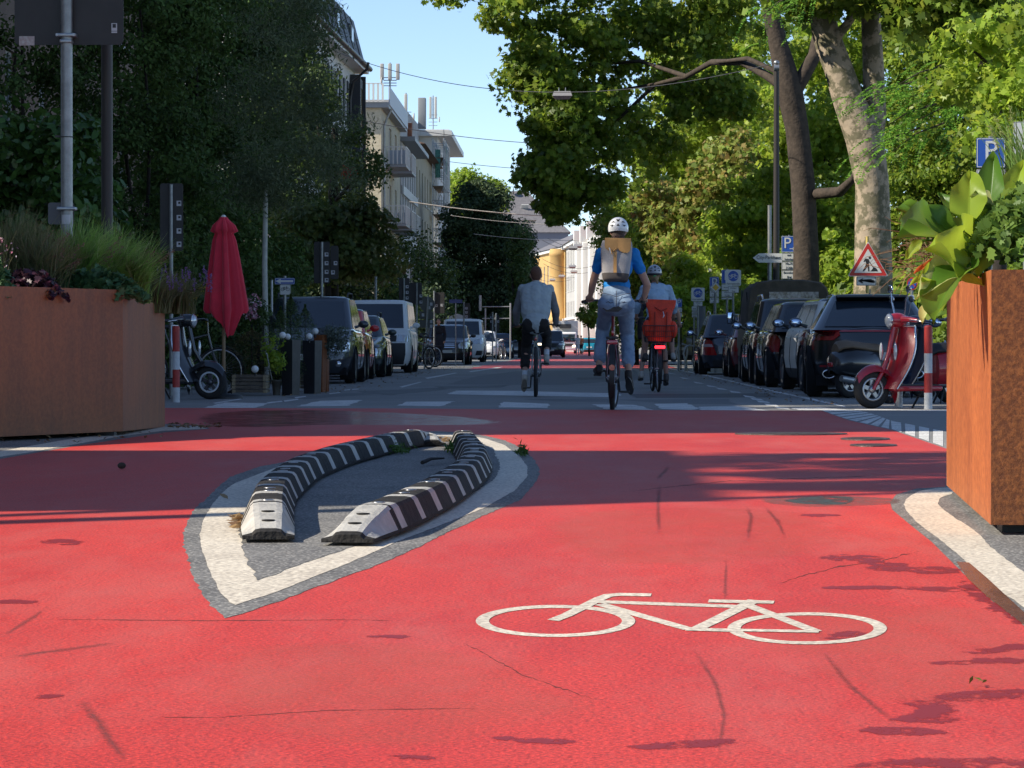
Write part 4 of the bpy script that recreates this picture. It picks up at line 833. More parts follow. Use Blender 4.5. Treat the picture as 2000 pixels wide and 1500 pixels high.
# scaffold with green net
sc = thing('scaffold', 'tall tube scaffold with green netting at its top in front of the white tower', 'scaffold', (-8.95, 228, 0)); pm = MB(); dk = MB()
for lv in range(8):
    z = 2.0*lv
    for k in range(5):
        y = 2.4*k
        for x in (-.65, .15):
            if lv == 0: pm.cyl((x, y, 0), (x, y, 15.4), .035, n=6)
            if k < 4 and z > 0: pm.cyl((x, y, z+1), (x, y+2.4, z+1), .025, n=5)
        if z > 0: pm.cyl((-.65, y, z+1), (.15, y, z+1), .025, n=5); 
    if lv > 0: dk.box((-.25, 4.8, z), (.75, 9.8, .06)); pm.cyl((.15, (lv % 2)*2.4, z), (.15, 2.4-(lv % 2)*2.4, z+2), .025, n=5); pm.cyl((-.65, -.0, z), (.15, 0, z+2 if z < 13 else z), .025, n=5)
pm.build('tube_frame', metal_g, sc); dk.build('platform', mat('scaffold_board', (.16, .12, .08), .8), sc)
nt_ = MB(); rr = random.Random(3)
for k in range(5):
    y = 2.4*k
    if k == 1: nt_.grid([[(.2+.05*rr.random(), y+j*.3, 13.0+i*.4) for j in range(4)] for i in range(6)])
nt_.grid([[(-.45+j*.12, -.06-.04*rr.random(), 12.6+i*.4) for j in range(4)] for i in range(6)])
nt_.build('safety_net', mat('green_net', (.10, .30, .24), .8, noise_=.6, nscale=8), sc)
# far end of the street
def far_block(name, label, u0, D0, u1, D1, H, wm, nb, rows, w_, h, roofm, rise, hip=0, gm=glass_d, depth=12, **k):
    a, b = PG(u0, D0), PG(u1, D1); Wd = (b-a).length; ws = winrow(Wd/nb*.5-w_/2, Wd/nb, nb, rows, w_, h)
    rt, M, W = block(name, label, (a.x, a.y), (b.x, b.y), depth, H, wm, ws, gm=gm, out=-1, bars=(1, 1), **k)
    gable(rt, M, W, depth, H, rise, roofm, .6, hip); c = MB(); c.box((W/2, .15, H-.25), (W+.3, .5, .4), M=M); c.box((W/2, .1, 4.3), (W+.1, .3, .3), M=M); c.build('cornice', frame_w, rt); return rt, M, W
rt, M, W = far_block('apartment_building', 'yellow ochre facade with rounded corner at the far end of the street', 1103, 440, 1040, 478, 14.3, stucco_y, 9, (1.0, 5.2, 9.4), 1.5, 2.7, slate_l, 3.0)
p_ = PG(1093, 439)-rt.location; mb = MB(); mb.lathe([(1.3, 0), (1.3, 4.0), (1.45, 4.1), (1.45, 4.5), (1.3, 4.6), (1.3, 13.0), (1.45, 13.1), (1.45, 13.5), (1.3, 14.0)], 24); t_ = mb.build('corner_turret', stucco_y, rt); t_.location = (p_.x, p_.y+3, 0)
rt, M, W = far_block('apartment_building', 'plain grey-white facade with small windows right of the yellow building', 1131, 402, 1106, 432, 14.2, mat('stucco_pale', (.42, .41, .39), .85), 8, (1.0, 4.5, 7.9, 11.2), 1.3, 2.0, slate_l, 3.2)
rt, M, W = far_block('apartment_building', 'bright white facade with bay columns nearest at the far street end', 1186, 340, 1131, 400, 13.2, mat('stucco_bright', (.50, .47, .42), .85), 14, (1.0, 4.4, 7.7, 10.6), 1.4, 2.3, tile, 3.6)
for k in range(4): mb = MB(); mb.box((4+k*15, .5, 6.4), (2.6, 1.0, 12.6), bev=.1, M=M); mb.box((4+k*15, .5, 13.6), (2.2, 1.4, 2.0), M=M); mb.build('bay', frame_w, rt)
a = PG(985, 560); rt, M, W = block('house', 'grey slate-roofed house with skylight seen above the tree tops', (a.x-1, a.y), (PG(1072, 560).x, a.y+1), 14, .7+246*560/FPX, mat('stucco_pink', (.45, .36, .32), .85), [], out=1)
rf = gable(rt, M, W, 14, .7+246*560/FPX, 5.4, slate_l, .5, 3.0)
mb = MB(); mb.box((4.8, -2.6, .7+246*560/FPX+2.1), (1.3, .1, 2.2), rot=Matrix.Rotation(radians(-52), 3, 'X'), M=M); mb.build('skylight', frame_w, rf)
d_ = MB(); d_.lathe([(0, 0), (.5, .1), (.62, .25)], 14, axis='X'); dd = d_.build('satellite_dish', metal_d, rf); pp = P(1001, 374, 566)-rt.location; dd.location = pp
rt, M, W = block('house', 'dark grey dormered house behind the slate-roofed one', (PG(1030, 530).x, PG(1030, 530).y), (PG(1110, 530).x, PG(1110, 530).y), 10, .7+222*530/FPX, mat('stucco_bluegrey', (.20, .21, .25), .8), [(1.6, .7+223*530/FPX-4.5, 1.3, 1.8), (4.4, .7+223*530/FPX-4.5, 1.3, 1.8)], out=1)
gable(rt, M, W, 10, .7+222*530/FPX, 2.6, slate_l, .4, 2)
# small white gabled kiosk roof behind the vans, far left
p_ = P(893, 628, 172); rt = thing('garden_house', 'small house with white gable peeking over the parked vans', 'house', (p_.x, p_.y, 0)); mb = MB(); z_ = Zv(628, 172)
mb.box((0, 2, z_/2), (1.9, 3.6, z_), 0); mb.build('wall', mat('stucco_rose', (.30, .16, .13), .8), rt); mb = MB(); mb.add([(-1.15, 0, z_), (1.15, 0, z_), (0, 0, z_+.42), (-1.15, 4, z_), (1.15, 4, z_), (0, 4, z_+.42)], [(0,1,2),(5,4,3),(0,2,5,3),(1,4,5,2)]); mb.build('roof', stucco_g, rt)
# ================================================================ OVERHEAD WIRES AND LAMPS
wire_m = mat('wire', (.10, .10, .11), .5, .5); wire_l = mat('wire_light', (.55, .50, .45), .5)
def wire(label, a, b, D, sag, r_=.012, m=wire_m, Db=None):
    p0, p1 = P(*a, D), P(*b, Db or D); mb = MB(); pts = []
    for i in range(25): t = i/24; q_ = p0.lerp(p1, t); q_.z -= sag*4*t*(1-t); pts.append(q_)
    mb.tube(pts, r_, 5); return tag(mb.build('wire', m), label, 'wire', 'wires spanning the street')
wire('long wire carrying the nearest street lamp from the mansard house', (652, 100), (1512, 124), 98, .95, .010, wire_m, 76)
wire('thin wire crossing the sky just above the flat tower roof', (700, 234), (1300, 282), 165, .5, .018)
wire('thin wire crossing the sky beside the scaffold top', (877, 316), (1300, 333), 205, .3, .018)
wire('lowest thin wire in the sky just over the distant slate roof', (960, 361), (1300, 372), 260, .3, .02)
wire('thick pale sunlit cable slanting in front of the dark yew', (800, 394), (1130, 424), 110, .1, .018, wire_l)
wire('faint wire against the dark tree below the pale cable', (880, 421), (1130, 440), 150, .1, .012, wire_l)
wire('faint lowest wire against the dark tree', (925, 457), (1130, 470), 180, .1, .014, wire_l)
lamp_h = mat('lamp_housing', (.45, .42, .40), .45, .3); lamp_g = mat('lamp_glass', (.42, .26, .22), .25, noise_=.3, nscale=20)
def street_lamp(label, u, v, D, sc, parent_wire=True):
    p_ = P(u, v, D); rt = thing('hanging_street_lamp', label, 'street lamp', p_, 0, 'street lamps hung on wires')
    mb = MB(); mb.add([(-.36, -.14, .0), (.36, -.14, 0), (.36, .14, 0), (-.36, .14, 0), (-.30, -.10, .17), (.30, -.10, .17), (.30, .10, .17), (-.30, .10, .17)], [(0,1,5,4),(1,2,6,5),(2,3,7,6),(3,0,4,7),(4,5,6,7),(3,2,1,0)], M=Matrix.Scale(sc, 4)); mb.build('housing', lamp_h, rt)
    mb = MB(); mb.add([(-.36, -.14, -.004), (.36, -.14, -.004), (.36, .14, -.004), (-.36, .14, -.004), (-.24, -.09, -.13), (.24, -.09, -.13), (.24, .09, -.13), (-.24, .09, -.13)], [(4,5,1,0),(5,6,2,1),(6,7,3,2),(7,4,0,3),(7,6,5,4)], M=Matrix.Scale(sc, 4)); mb.build('lens', lamp_g, rt)
    mb = MB()
    for x in (-.12, .12): mb.cyl((x*sc, 0, .17*sc), (x*sc, 0, .30*sc), .018*sc, n=6)
    mb.build('hanger', metal_g, rt)
street_lamp('nearest large street lamp hanging before the dark plane crown', 1098, 188, 86.5, .74)
for i, (u, v, D, lb) in enumerate([(1119, 485, 272, 'upper left lamp of the distant pair above the white facade'), (1129, 481, 290, 'right lamp of the distant pair above the white facade'), (1118, 521, 340, 'distant lamp halfway down the white facade'), (1121, 531, 362, 'distant lamp just below the halfway one'), (1097, 540, 400, 'small far lamp between the yellow and white facades'), (1079, 547, 420, 'smallest far lamp in front of the yellow facade')]):
    street_lamp(lb, u, v, D, 1.15); wire('far wire carrying the '+lb.split(' above')[0].split(' in front')[0].split(' halfway')[0].split(' just')[0], (u-60, v-16), (u+70, v-15), D, 1.2*D/400, .02)
print('buildings ok')
# ================================================================ TREES AND HEDGES
bark = mat('bark', (.075, .055, .04), .9, noise_=.6, nscale=6, bump=.9, bscale=14)
bark_d = mat('bark_dark', (.045, .035, .028), .9, noise_=.5, nscale=5, bump=.9, bscale=12)
bark_plane = mat('bark_plane', (.36, .29, .21), .85, nscale=4.5, col2=(.14, .125, .075), bump=.8, bscale=11, ramp=(.46, .54))
lf_plane = leafmat('leaf_plane', [(.11, .19, .022), (.20, .29, .03), (.075, .14, .02), (.28, .33, .045)], trans=.42)
lf_lit = leafmat('leaf_light', [(.20, .32, .03), (.29, .40, .045), (.13, .22, .02), (.36, .43, .06)], trans=.45)
lf_autumn = leafmat('leaf_autumn', [(.17, .24, .04), (.32, .22, .07), (.12, .20, .03), (.26, .30, .07), (.15, .24, .035)], trans=.35)
lf_ivy = leafmat('leaf_ivy', [(.04, .085, .018), (.065, .12, .025), (.08, .14, .03), (.045, .06, .018)], rough=.7, trans=.25)
lf_yew = leafmat('leaf_yew', [(.03, .055, .02), (.045, .075, .026), (.055, .085, .035)], rough=.6, trans=.1)
lf_laurel = leafmat('leaf_laurel', [(.05, .11, .02), (.075, .15, .03), (.035, .08, .018)], rough=.3, trans=.25)
lf_olive = leafmat('leaf_olive', [(.10, .13, .06), (.13, .16, .08), (.07, .10, .045)], rough=.5, trans=.25)
lf_shrub = leafmat('leaf_shrub', [(.06, .105, .024), (.085, .135, .03), (.04, .075, .02)], trans=.25)
lf_maple = leafmat('leaf_maple', [(.07, .11, .03), (.10, .14, .035), (.14, .15, .04)], trans=.35)
lf_locust = leafmat('leaf_locust', [(.14, .32, .04), (.18, .38, .05), (.11, .25, .035)], trans=.45)
def crown_px(blobs, seed, per, cr, m, size, shape, parent, name='crown', shell=.35, o=None, dens=1.0, up=.25):
    o = o or Vector((0, 0, 0)); B = []
    for (u, v, D, ru, rv, rd, nc) in blobs:
        p = P(u, v, D)-o; k = D/FPX; B.append((p.x, p.y, p.z, ru*k, rd, rv*k, nc))
    pts, outs = clump_points(B, seed, per, cr, dens, shell); pts = pts[pts[:, 2]+o.z > .04]; outs = outs[:len(pts)]
    return leaves(name, pts, size, shape, m, parent, seed, outs*.7, up=up)
def tree(name, label, cat, base, trunk, blobs, seed, per, cr, m, size, shape, bm=bark, group=None, limbs=4, **k):
    """trunk: list of (u,v,D,radius) going up, as a tapered tube; limbs run from it into the crown"""
    rng = random.Random(seed); rt = thing(name, label, cat, base, 0, group); o = Vector(base); mb = MB()
    if trunk:
        pts = [P(u, v, D)-o if v < 9000 else PG(u, D)-o for (u, v, D, r_) in trunk]; rs = [t[3] for t in trunk]
        sp = []; sr = []
        for i in range(len(pts)-1):
            for j in range(4): t = j/4; sp.append(pts[i].lerp(pts[i+1], t)); sr.append(rs[i]*(1-t)+rs[i+1]*t)
        sp.append(pts[-1]); sr.append(rs[-1]); mb.tube([sp[0]-Vector((0, 0, .1))]+sp, [sr[0]*1.25]+sr, 14)
        for b_ in blobs[:limbs]:
            e = P(b_[0], b_[1], b_[2])-o; st = sp[int(len(sp)*rng.uniform(.6, .95))-1]; limb(mb, st, e, sr[-1]*.7, .02, rng)
        mb.build('trunk', bm, rt)
    crown_px(blobs, seed, per, cr, m, size, shape, rt, o=o, **k); return rt
r = random.Random(2)
# ---- left hedge: tall dark ivy-clad evergreens
for i, (u, D, w_, lb) in enumerate([(40, 52, 190, 'leftmost tall dark evergreen behind the metal sign pole'), (270, 53, 170, 'tall dark ivy-clad evergreen behind the grey post'), (430, 75, 170, 'tall dark ivy-clad evergreen behind the red parasol'), (385, 64, 105, 'dense dark evergreen filling the gap left of the parasol'), (570, 106, 130, 'dark evergreen right of the parasol, in front of the white townhouse')]):
    blobs = [(u+r.uniform(-25, 25), v, D, w_*(.55 if u == 570 and v < 300 else 1), 120, 1.3, 42) for v in (-150, 20, 180, 340, 480, 590, 690)]
    if u == 40: blobs = [(u, v, D, w_*(1 if v > 350 else .75), 120, 1.1, 14 if v < 350 else 34) for v in (-150, 20, 180, 340, 480, 590, 690)]
    tree('ivy_evergreen', lb, 'tree', PG(u, D), [(u, 9999, D, .2), (u+10, 560, D, .12), (u, 440, D, .05)], blobs, 100+i, 230, .46*D/55, lf_ivy, .085*D/55, 'oval', bark_d, 'tall evergreens of the left hedge', 2, shell=.5)
tree('cherry_laurel', 'cherry laurel bush with glossy upright leaves at the left edge', 'shrub', PG(60, 46), [(60, 9999, 46, .06), (60, 500, 46, .03)], [(0, 300, 46, 110, 150, .8, 32), (130, 340, 46, 80, 150, .8, 28), (40, 430, 46, 140, 110, .8, 32), (175, 430, 46, 50, 80, .6, 12)], 120, 55, .34, lf_laurel, .15, 'oval', bark_d, shell=.5, up=.5)
# young thin tree with pale trunk
tree('young_tree', 'young tree with slim pale straight trunk beside the red parasol', 'tree', PG(521, 50), [(521, 9999, 50, .045), (517, 520, 50, .042), (519, 395, 50, .036), (520, 370, 50, .02)], [(520, 370, 50, 80, 40, .8, 18), (540, 320, 50, 110, 60, .9, 30), (600, 240, 50, 120, 90, 1.0, 30), (520, 180, 50, 100, 90, .9, 26), (580, 80, 50, 110, 90, .9, 26), (650, 330, 51, 70, 60, .7, 14), (600, 0, 50, 60, 60, .9, 12)], 130, 120, .36, lf_olive, .085, 'long', mat('bark_pale', (.50, .50, .44), .8, noise_=.3, nscale=14), shell=.2, dens=1.0, limbs=0)
# tree whose branch hangs over the brick block; lower maples
tree('dark_broadleaf_tree', 'dark broadleaf tree whose twigs reach over the cream brick wall', 'tree', PG(650, 100), [(650, 9999, 100, .2), (650, 400, 100, .16), (655, 250, 100, .1)], [(665, 330, 100, 70, 70, 1.5, 34), (720, 320, 98, 28, 38, .8, 9), (622, 200, 100, 36, 90, 1.3, 26), (655, 440, 100, 60, 60, 1.5, 30), (690, 260, 99, 25, 30, .7, 5)], 140, 90, .5, lf_shrub, .13, 'diamond', bark_d, shell=.3)
tree('maple', 'bushy green maple over the dark sign backs on the left', 'tree', PG(640, 98), [(640, 9999, 98, .13), (640, 520, 98, .1), (645, 430, 98, .04)], [(640, 500, 98, 90, 60, 1.5, 54), (700, 450, 98, 60, 55, 1.3, 34), (600, 440, 98, 60, 55, 1.3, 34), (730, 510, 99, 45, 45, 1.3, 22), (560, 520, 96, 60, 50, 1.2, 30)], 150, 90, .45, lf_maple, .16, 'plane', bark_d, shell=.35)
# hedge masses behind the parked cars, going away
for i, (u, v, D, ru, rv, nc, lb, m, sz) in enumerate([
    (500, 600, 80, 90, 90, 60, 'dark shrub behind the grey minivan', lf_shrub, .11), (430, 640, 64, 80, 90, 60, 'dark shrub behind the red parasol foot', lf_shrub, .09),
    (710, 580, 134, 95, 85, 70, 'dark clipped shrub behind the white camper van', lf_ivy, .15), (800, 545, 178, 85, 85, 80, 'wide dark shrub with sunlit rim below the brick block', lf_shrub, .18),
    (800, 625, 166, 75, 60, 60, 'dark undergrowth behind the round sign back', lf_yew, .18), (880, 590, 235, 60, 75, 70, 'dark rounded shrub left of the conical yew', lf_ivy, .24), (615, 610, 106, 110, 80, 70, 'dark undergrowth behind the red compact car', lf_yew, .14),
    (945, 620, 300, 50, 60, 60, 'dark mass of low foliage below the yew', lf_yew, .3), (862, 645, 212, 50, 40, 50, 'low dark shrub behind the dark parked car', lf_yew, .22)]):
    rt = thing('shrub', lb, 'shrub', PG(u, D), 0, 'shrubs along the left pavement'); 
    crown_px([(u, v, D, ru, rv, 1.8, nc), (u+ru*.2, v+rv*.5, D, ru*.75, rv*.6, 1.5, nc*.6)], 160+i, 120, .5*D/90+.1, m, sz, 'oval', rt, 'foliage', o=PG(u, D), shell=.5)
tree('yew_tree', 'broad dark yew standing at the end of the left pavement', 'tree', PG(955, 215), [(955, 9999, 215, .3), (955, 560, 215, .25)], [(900, 440, 215, 32, 60, 2.5, 46), (955, 420, 215, 45, 60, 3, 60), (930, 500, 215, 65, 80, 3, 90), (1000, 500, 215, 45, 80, 3, 70), (960, 590, 215, 85, 80, 3, 110), (940, 380, 215, 40, 25, 2, 30)], 180, 130, .8, lf_yew, .22, 'diamond', bark_d, shell=.4)
tree('linden', 'sunlit light green tree top rising behind the dark yew', 'tree', PG(925, 300), [(925, 9999, 300, .4), (925, 480, 300, .25)], [(905, 370, 300, 35, 34, 3, 44), (950, 385, 300, 38, 34, 3, 44), (925, 440, 300, 55, 50, 3.5, 50)], 190, 120, 1.0, lf_lit, .32, 'plane', bark_d, shell=.4)
tree('hornbeam', 'dark tree with ragged edge just left of the yellow building', 'tree', PG(1018, 190), [(1018, 9999, 190, .2), (1018, 600, 190, .15)], [(1015, 470, 190, 18, 45, 1.5, 30), (1020, 550, 190, 22, 60, 1.8, 44), (1010, 630, 190, 26, 40, 1.8, 30)], 195, 110, .55, lf_shrub, .18, 'diamond', bark_d, shell=.3)
tree('small_street_tree', 'small green street tree in front of the bright white facade', 'tree', PG(1150, 230), [(1151, 9999, 230, .08), (1150, 650, 230, .06), (1148, 620, 230, .03)], [(1148, 615, 230, 20, 26, 1.0, 26), (1160, 605, 230, 13, 18, .8, 12)], 197, 70, .38, lf_plane, .17, 'plane', bark_d, shell=.2)
# unseen trees, put in to roughen and dapple the edges of the shade
for nm, bx, BB, lb in (('dapple_tree', (-19.8, 30.5, 0), [(-14.6, 30.4, 16.4, 2.6, 2.6, 2.6, 30), (-16.5, 31, 18, 3, 3, 2.5, 24), (-13.2, 29.6, 15.2, 1.4, 2.0, 1.3, 7)], 'unseen leafy tree behind the left row houses, added to dapple the sun'), ('shade_edge_tree', (-10.6, 9, 0), [(-10.9, 11.9, 10.7, 1.7, 1.0, 1.3, 26), (-10.9, 13.6, 11.0, 1.7, 1.2, 1.5, 34), (-10.9, 15.6, 10.9, 1.7, 1.2, 1.4, 30), (-10.9, 16.8, 10.3, 1.3, .5, 1.2, 12)], 'unseen leafy tree left of the camera, shaped to roughen the shade edge')):
    rt = thing(nm, lb, 'tree', bx); o_ = Vector(bx); pts, outs = clump_points(BB, 44, 60, .42, 1.0, .2); leaves('crown', pts-np.array(bx), .2, 'plane', lf_plane, rt, 45, outs); mb = MB(); mb.tube([(0, 0, -.1), (.1, 0, 4), tuple(Vector(BB[0][:3])-o_)], [.22, .18, .06], 10); mb.tube([(.1, 0, 4), tuple(Vector(BB[1][:3])-o_)], [.12, .04], 8); mb.build('trunk', bark, rt)
# ---- right: two big planes with overhanging crown
t1 = tree('plane_tree', 'big plane tree with mottled pale trunk and broad fork on the right', 'tree', PG(1706, 67),
  [(1706, 9999, 67, .46), (1705, 480, 67, .385), (1703, 360, 67, .35), (1688, 270, 67, .40), (1655, 190, 67, .33), (1622, 90, 67, .27), (1588, -20, 67, .25), (1560, -160, 67, .18)],
  [(1580, -10, 67, 90, 40, 2.0, 16), (1700, -20, 66, 120, 50, 2.0, 34), (1850, 10, 64, 140, 60, 2.0, 50), (1650, -90, 66, 220, 60, 3, 50)], 200, 90, .5, lf_plane, .20, 'plane', bark_plane, 'big plane trees on the right pavement', limbs=2)
mb = MB(); o = PG(1706, 67)
mb.tube([P(u, v, D)-o for (u, v, D) in ((1700, 300, 67.1), (1708, 220, 67.1), (1705, 130, 67.1), (1700, 40, 67.1), (1702, -120, 67.1))], [.25, .24, .22, .20, .16], 14); mb.build('limb', bark_plane, t1)
t2 = tree('plane_tree', 'darker plane tree whose long bough reaches left over the street', 'tree', PG(1578, 80),
  [(1576, 9999, 80, .40), (1574, 480, 80, .31), (1568, 360, 80, .30), (1556, 250, 80, .29), (1540, 170, 80, .33), (1520, 90, 80, .24), (1500, 0, 80, .20), (1490, -150, 80, .14)],
  [(1380, 190, 96, 100, 60, 2, 34), (1310, 60, 95, 90, 60, 2, 30), (1050, 330, 93, 40, 50, 1.4, 22), (1090, 400, 94, 45, 34, 1.3, 18), (1160, 370, 94, 50, 40, 1.5, 22), (1030, 150, 93, 50, 60, 1.5, 26), (1120, 230, 93, 80, 80, 2, 40), (1010, 40, 93, 60, 70, 1.6, 18), (1060, 140, 93, 70, 80, 2.0, 31), (1075, 250, 93, 70, 90, 2.0, 38), (1110, 330, 93, 80, 60, 2.0, 31), (1100, 410, 94, 30, 28, 1.0, 6), (1170, 200, 94, 100, 120, 2.5, 47), (1150, 60, 94, 120, 90, 2.5, 43), (1290, 90, 95, 120, 110, 2.6, 43), (1250, 270, 97, 90, 90, 2.5, 33), (1400, 40, 95, 110, 80, 2.5, 28), (1470, -40, 93, 180, 60, 3, 36), (1100, -60, 93, 160, 80, 3, 43), (870, -22, 91, 60, 26, 1.0, 6), (970, -10, 92, 60, 30, 1.3, 8)], 210, 74, .47, lf_plane, .19, 'plane', bark, 'big plane trees on the right pavement', limbs=0, shell=.15)
mb = MB(); o = PG(1578, 80)
for pth, rs in (([(1545, 190, 80), (1590, 110, 80), (1600, 50, 80.2), (1640, 0, 80.5)], [.2, .17, .14, .1]), ([(1535, 175, 80), (1500, 150, 80.5), (1450, 122, 82), (1390, 122, 85), (1340, 150, 89), (1280, 165, 92), (1180, 180, 94)], [.14, .11, .09, .08, .07, .05, .02]), ([(1535, 200, 80), (1515, 140, 80), (1460, 115, 81), (1400, 122, 84)], [.10, .07, .06, .04]), ([(1585, 380, 80), (1640, 375, 79), (1665, 350, 78), (1680, 320, 78)], [.14, .13, .09, .05]), ([(1340, 150, 89), (1250, 120, 93), (1120, 130, 94), (1050, 180, 94)], [.07, .05, .04, .02]), ([(1280, 165, 92), (1180, 260, 94), (1090, 330, 94)], [.06, .04, .015])):
    mb.tube([P(*p)-o for p in pth], rs, 9)
mb.build('bough', bark, t2)
# ---- right: screens of bright foliage behind
for i, (u, v, D, lb, bl, m, sz, sh, per, cr) in enumerate([
    (1240, 560, 120, 'dark green bush behind the cyclist in the blue shirt', [(1230, 470, 120, 60, 60, 2, 50), (1270, 540, 120, 70, 60, 2, 50), (1200, 420, 122, 40, 45, 2, 26), (1270, 630, 120, 80, 60, 2, 60), (1215, 560, 121, 40, 60, 1.6, 30)], lf_plane, .17, 'diamond', 110, .5),
    (1420, 480, 105, 'yellowing chestnut with orange leaf clumps right of the cyclists', [(1400, 400, 105, 90, 90, 2, 50), (1330, 460, 105, 60, 70, 2, 34), (1440, 330, 106, 70, 70, 2, 30), (1290, 400, 108, 60, 60, 2, 26)], lf_autumn, .20, 'plane', 80, .5),
    (1360, 300, 118, 'bright leafy tree behind the long bough', [(1370, 240, 118, 110, 110, 2.5, 70), (1300, 330, 118, 80, 90, 2.5, 44), (1450, 180, 116, 80, 110, 2.5, 50), (1380, 90, 118, 130, 80, 2.5, 50)], lf_lit, .20, 'plane', 70, .55),
    (1480, 520, 98, 'bright green maple behind the parking sign', [(1440, 480, 98, 80, 80, 2, 50), (1500, 400, 98, 60, 90, 2, 50), (1490, 540, 97, 60, 50, 2, 30), (1360, 560, 100, 80, 60, 2, 44), (1530, 280, 100, 50, 110, 2, 44)], lf_lit, .17, 'plane', 90, .45),
    (1620, 480, 95, 'green tree filling the gap between the two plane trunks', [(1620, 260, 96, 70, 110, 2, 50), (1630, 430, 95, 60, 120, 2, 60), (1620, 110, 98, 90, 90, 2, 40), (1640, 540, 94, 70, 60, 2, 34)], lf_lit, .17, 'plane', 85, .45),
    (1830, 430, 85, 'dense leafy tree right of the pale trunk', [(1780, 420, 85, 70, 120, 2, 60), (1850, 330, 84, 110, 100, 2, 60), (1960, 330, 82, 100, 110, 2, 55), (1900, 480, 82, 110, 80, 2, 55), (1790, 250, 85, 80, 100, 2, 50), (1800, 110, 86, 100, 90, 2.2, 44), (1950, 150, 84, 110, 110, 2.2, 50), (1780, 560, 84, 60, 60, 1.6, 30)], lf_plane, .15, 'oval', 95, .42),
    (1950, 200, 55, 'nearest maple with large pale green leaves at the upper right', [(1900, 100, 55, 120, 70, 1.1, 26), (1980, 190, 54, 110, 80, 1.1, 30), (1880, 170, 55, 80, 40, .9, 12), (1990, 60, 54, 110, 60, 1.1, 18), (1930, 270, 54, 80, 40, .9, 12)], lf_lit, .16, 'plane', 34, .32),
    (1330, 640, 92, 'low light green bush beside the bicycle street sign', [(1345, 600, 92, 40, 40, 1.0, 20), (1400, 600, 92, 60, 30, 1.2, 20), (1460, 590, 90, 45, 40, 1.0, 16)], lf_lit, .14, 'oval', 70, .32)]):
    rt = tree('leafy_tree' if i != 7 else 'bush', lb, 'tree' if i != 7 else 'shrub', PG(u, D+1), [(u, 9999, D+1, .16 if i != 7 else .02), (u, v, D+1, .12 if i != 7 else .02), (bl[0][0], bl[0][1], D+1, .07 if i != 7 else .01)], bl, 220+i, per, cr, m, sz, sh, bark_d, 'leafy trees and bushes on the right', 2, shell=.2)
# locust sprays: pinnate fronds
rt = thing('locust_tree', 'fresh green locust tree with feathery fronds across the pale trunk', 'tree', PG(2080, 58)); o = PG(2080, 58); mb = MB(); mb.tube([Vector((0, 0, -.1)), Vector((.1, 0, 3)), P(2080, 150, 58)-o, P(2060, -60, 58)-o], [.16, .13, .10, .05], 10)
rng = random.Random(77); pts = []
for (u, v, L, n) in [(1690, 190, 110, 26), (1750, 160, 100, 22), (1780, 230, 120, 26), (1730, 240, 90, 18), (1700, 290, 80, 14), (1820, 190, 120, 26), (1760, 280, 70, 14), (1880, 250, 100, 18), (1540, 10, 70, 14), (1500, 22, 60, 10)]:
    tip = P(u-30, v+26, 58)-o; st = P(u+L*1.2, v-40, 58)-o; mb.tube([st, st.lerp(tip, .5)+Vector((0, 0, .1)), tip], [.02, .012, .004], 5)
    for k in range(n):
        a = st.lerp(tip, rng.uniform(.25, 1))+Vector((rng.gauss(0, .12), rng.gauss(0, .3), rng.gauss(0, .14))); d = Vector((rng.uniform(-1, .2), rng.uniform(-.6, .6), rng.uniform(-.55, .2))).normalized()
        for j in range(13):
            for s_ in (-1, 1): q_ = a+d*(.03*j)+Vector((0, 0, -.0012*j*j))+d.cross(Vector((0, 0, 1))).normalized()*s_*.028; pts.append(tuple(q_))
mb.build('trunk', bark, rt); leaves('crown', pts, .065, 'diamond', lf_locust, rt, 5, up=1.3)
# background wood closing the right side
rt = thing('tree_belt', 'deep green wood closing the view behind the right-hand trees', 'trees', (12, 140, 0)); rt['kind'] = 'stuff'
B = []
rr = random.Random(8)
for k in range(26): D = 108+k*7; X = 7.5+rr.uniform(0, 5)+(k % 2)*3; 
B = [(X_, Y_, z_, 3.2, 3.5, 3.0, 22) for (X_, Y_, z_) in [(6.5+rr.uniform(0, 6), 128+6*k, 2.4+5*(k % 3)) for k in range(24)]]+[(9+4*k, 100, z_, 2.4, 2, 3, 24) for k in range(3) for z_ in (2, 7, 11)]+[(13, 84, z_, 2.4, 2, 3, 24) for z_ in (2, 6, 10)]
B += [(8.6+.4*sin(k), 62+3.4*k, .9+.5*(k % 2), 1.3, 2.2, 1.2, 16) for k in range(40)]
pts, outs = clump_points(B, 9, 120, .9, 1.0, .5); pts[:, 2] = np.abs(pts[:, 2]); bpy.data.objects.remove(rt)
o_ = leaves('tree_belt', pts, .26, 'plane', lf_plane, None, 10, outs); tag(o_, 'deep green wood closing the view behind the right-hand trees', 'trees', kind='stuff')
print('trees ok')
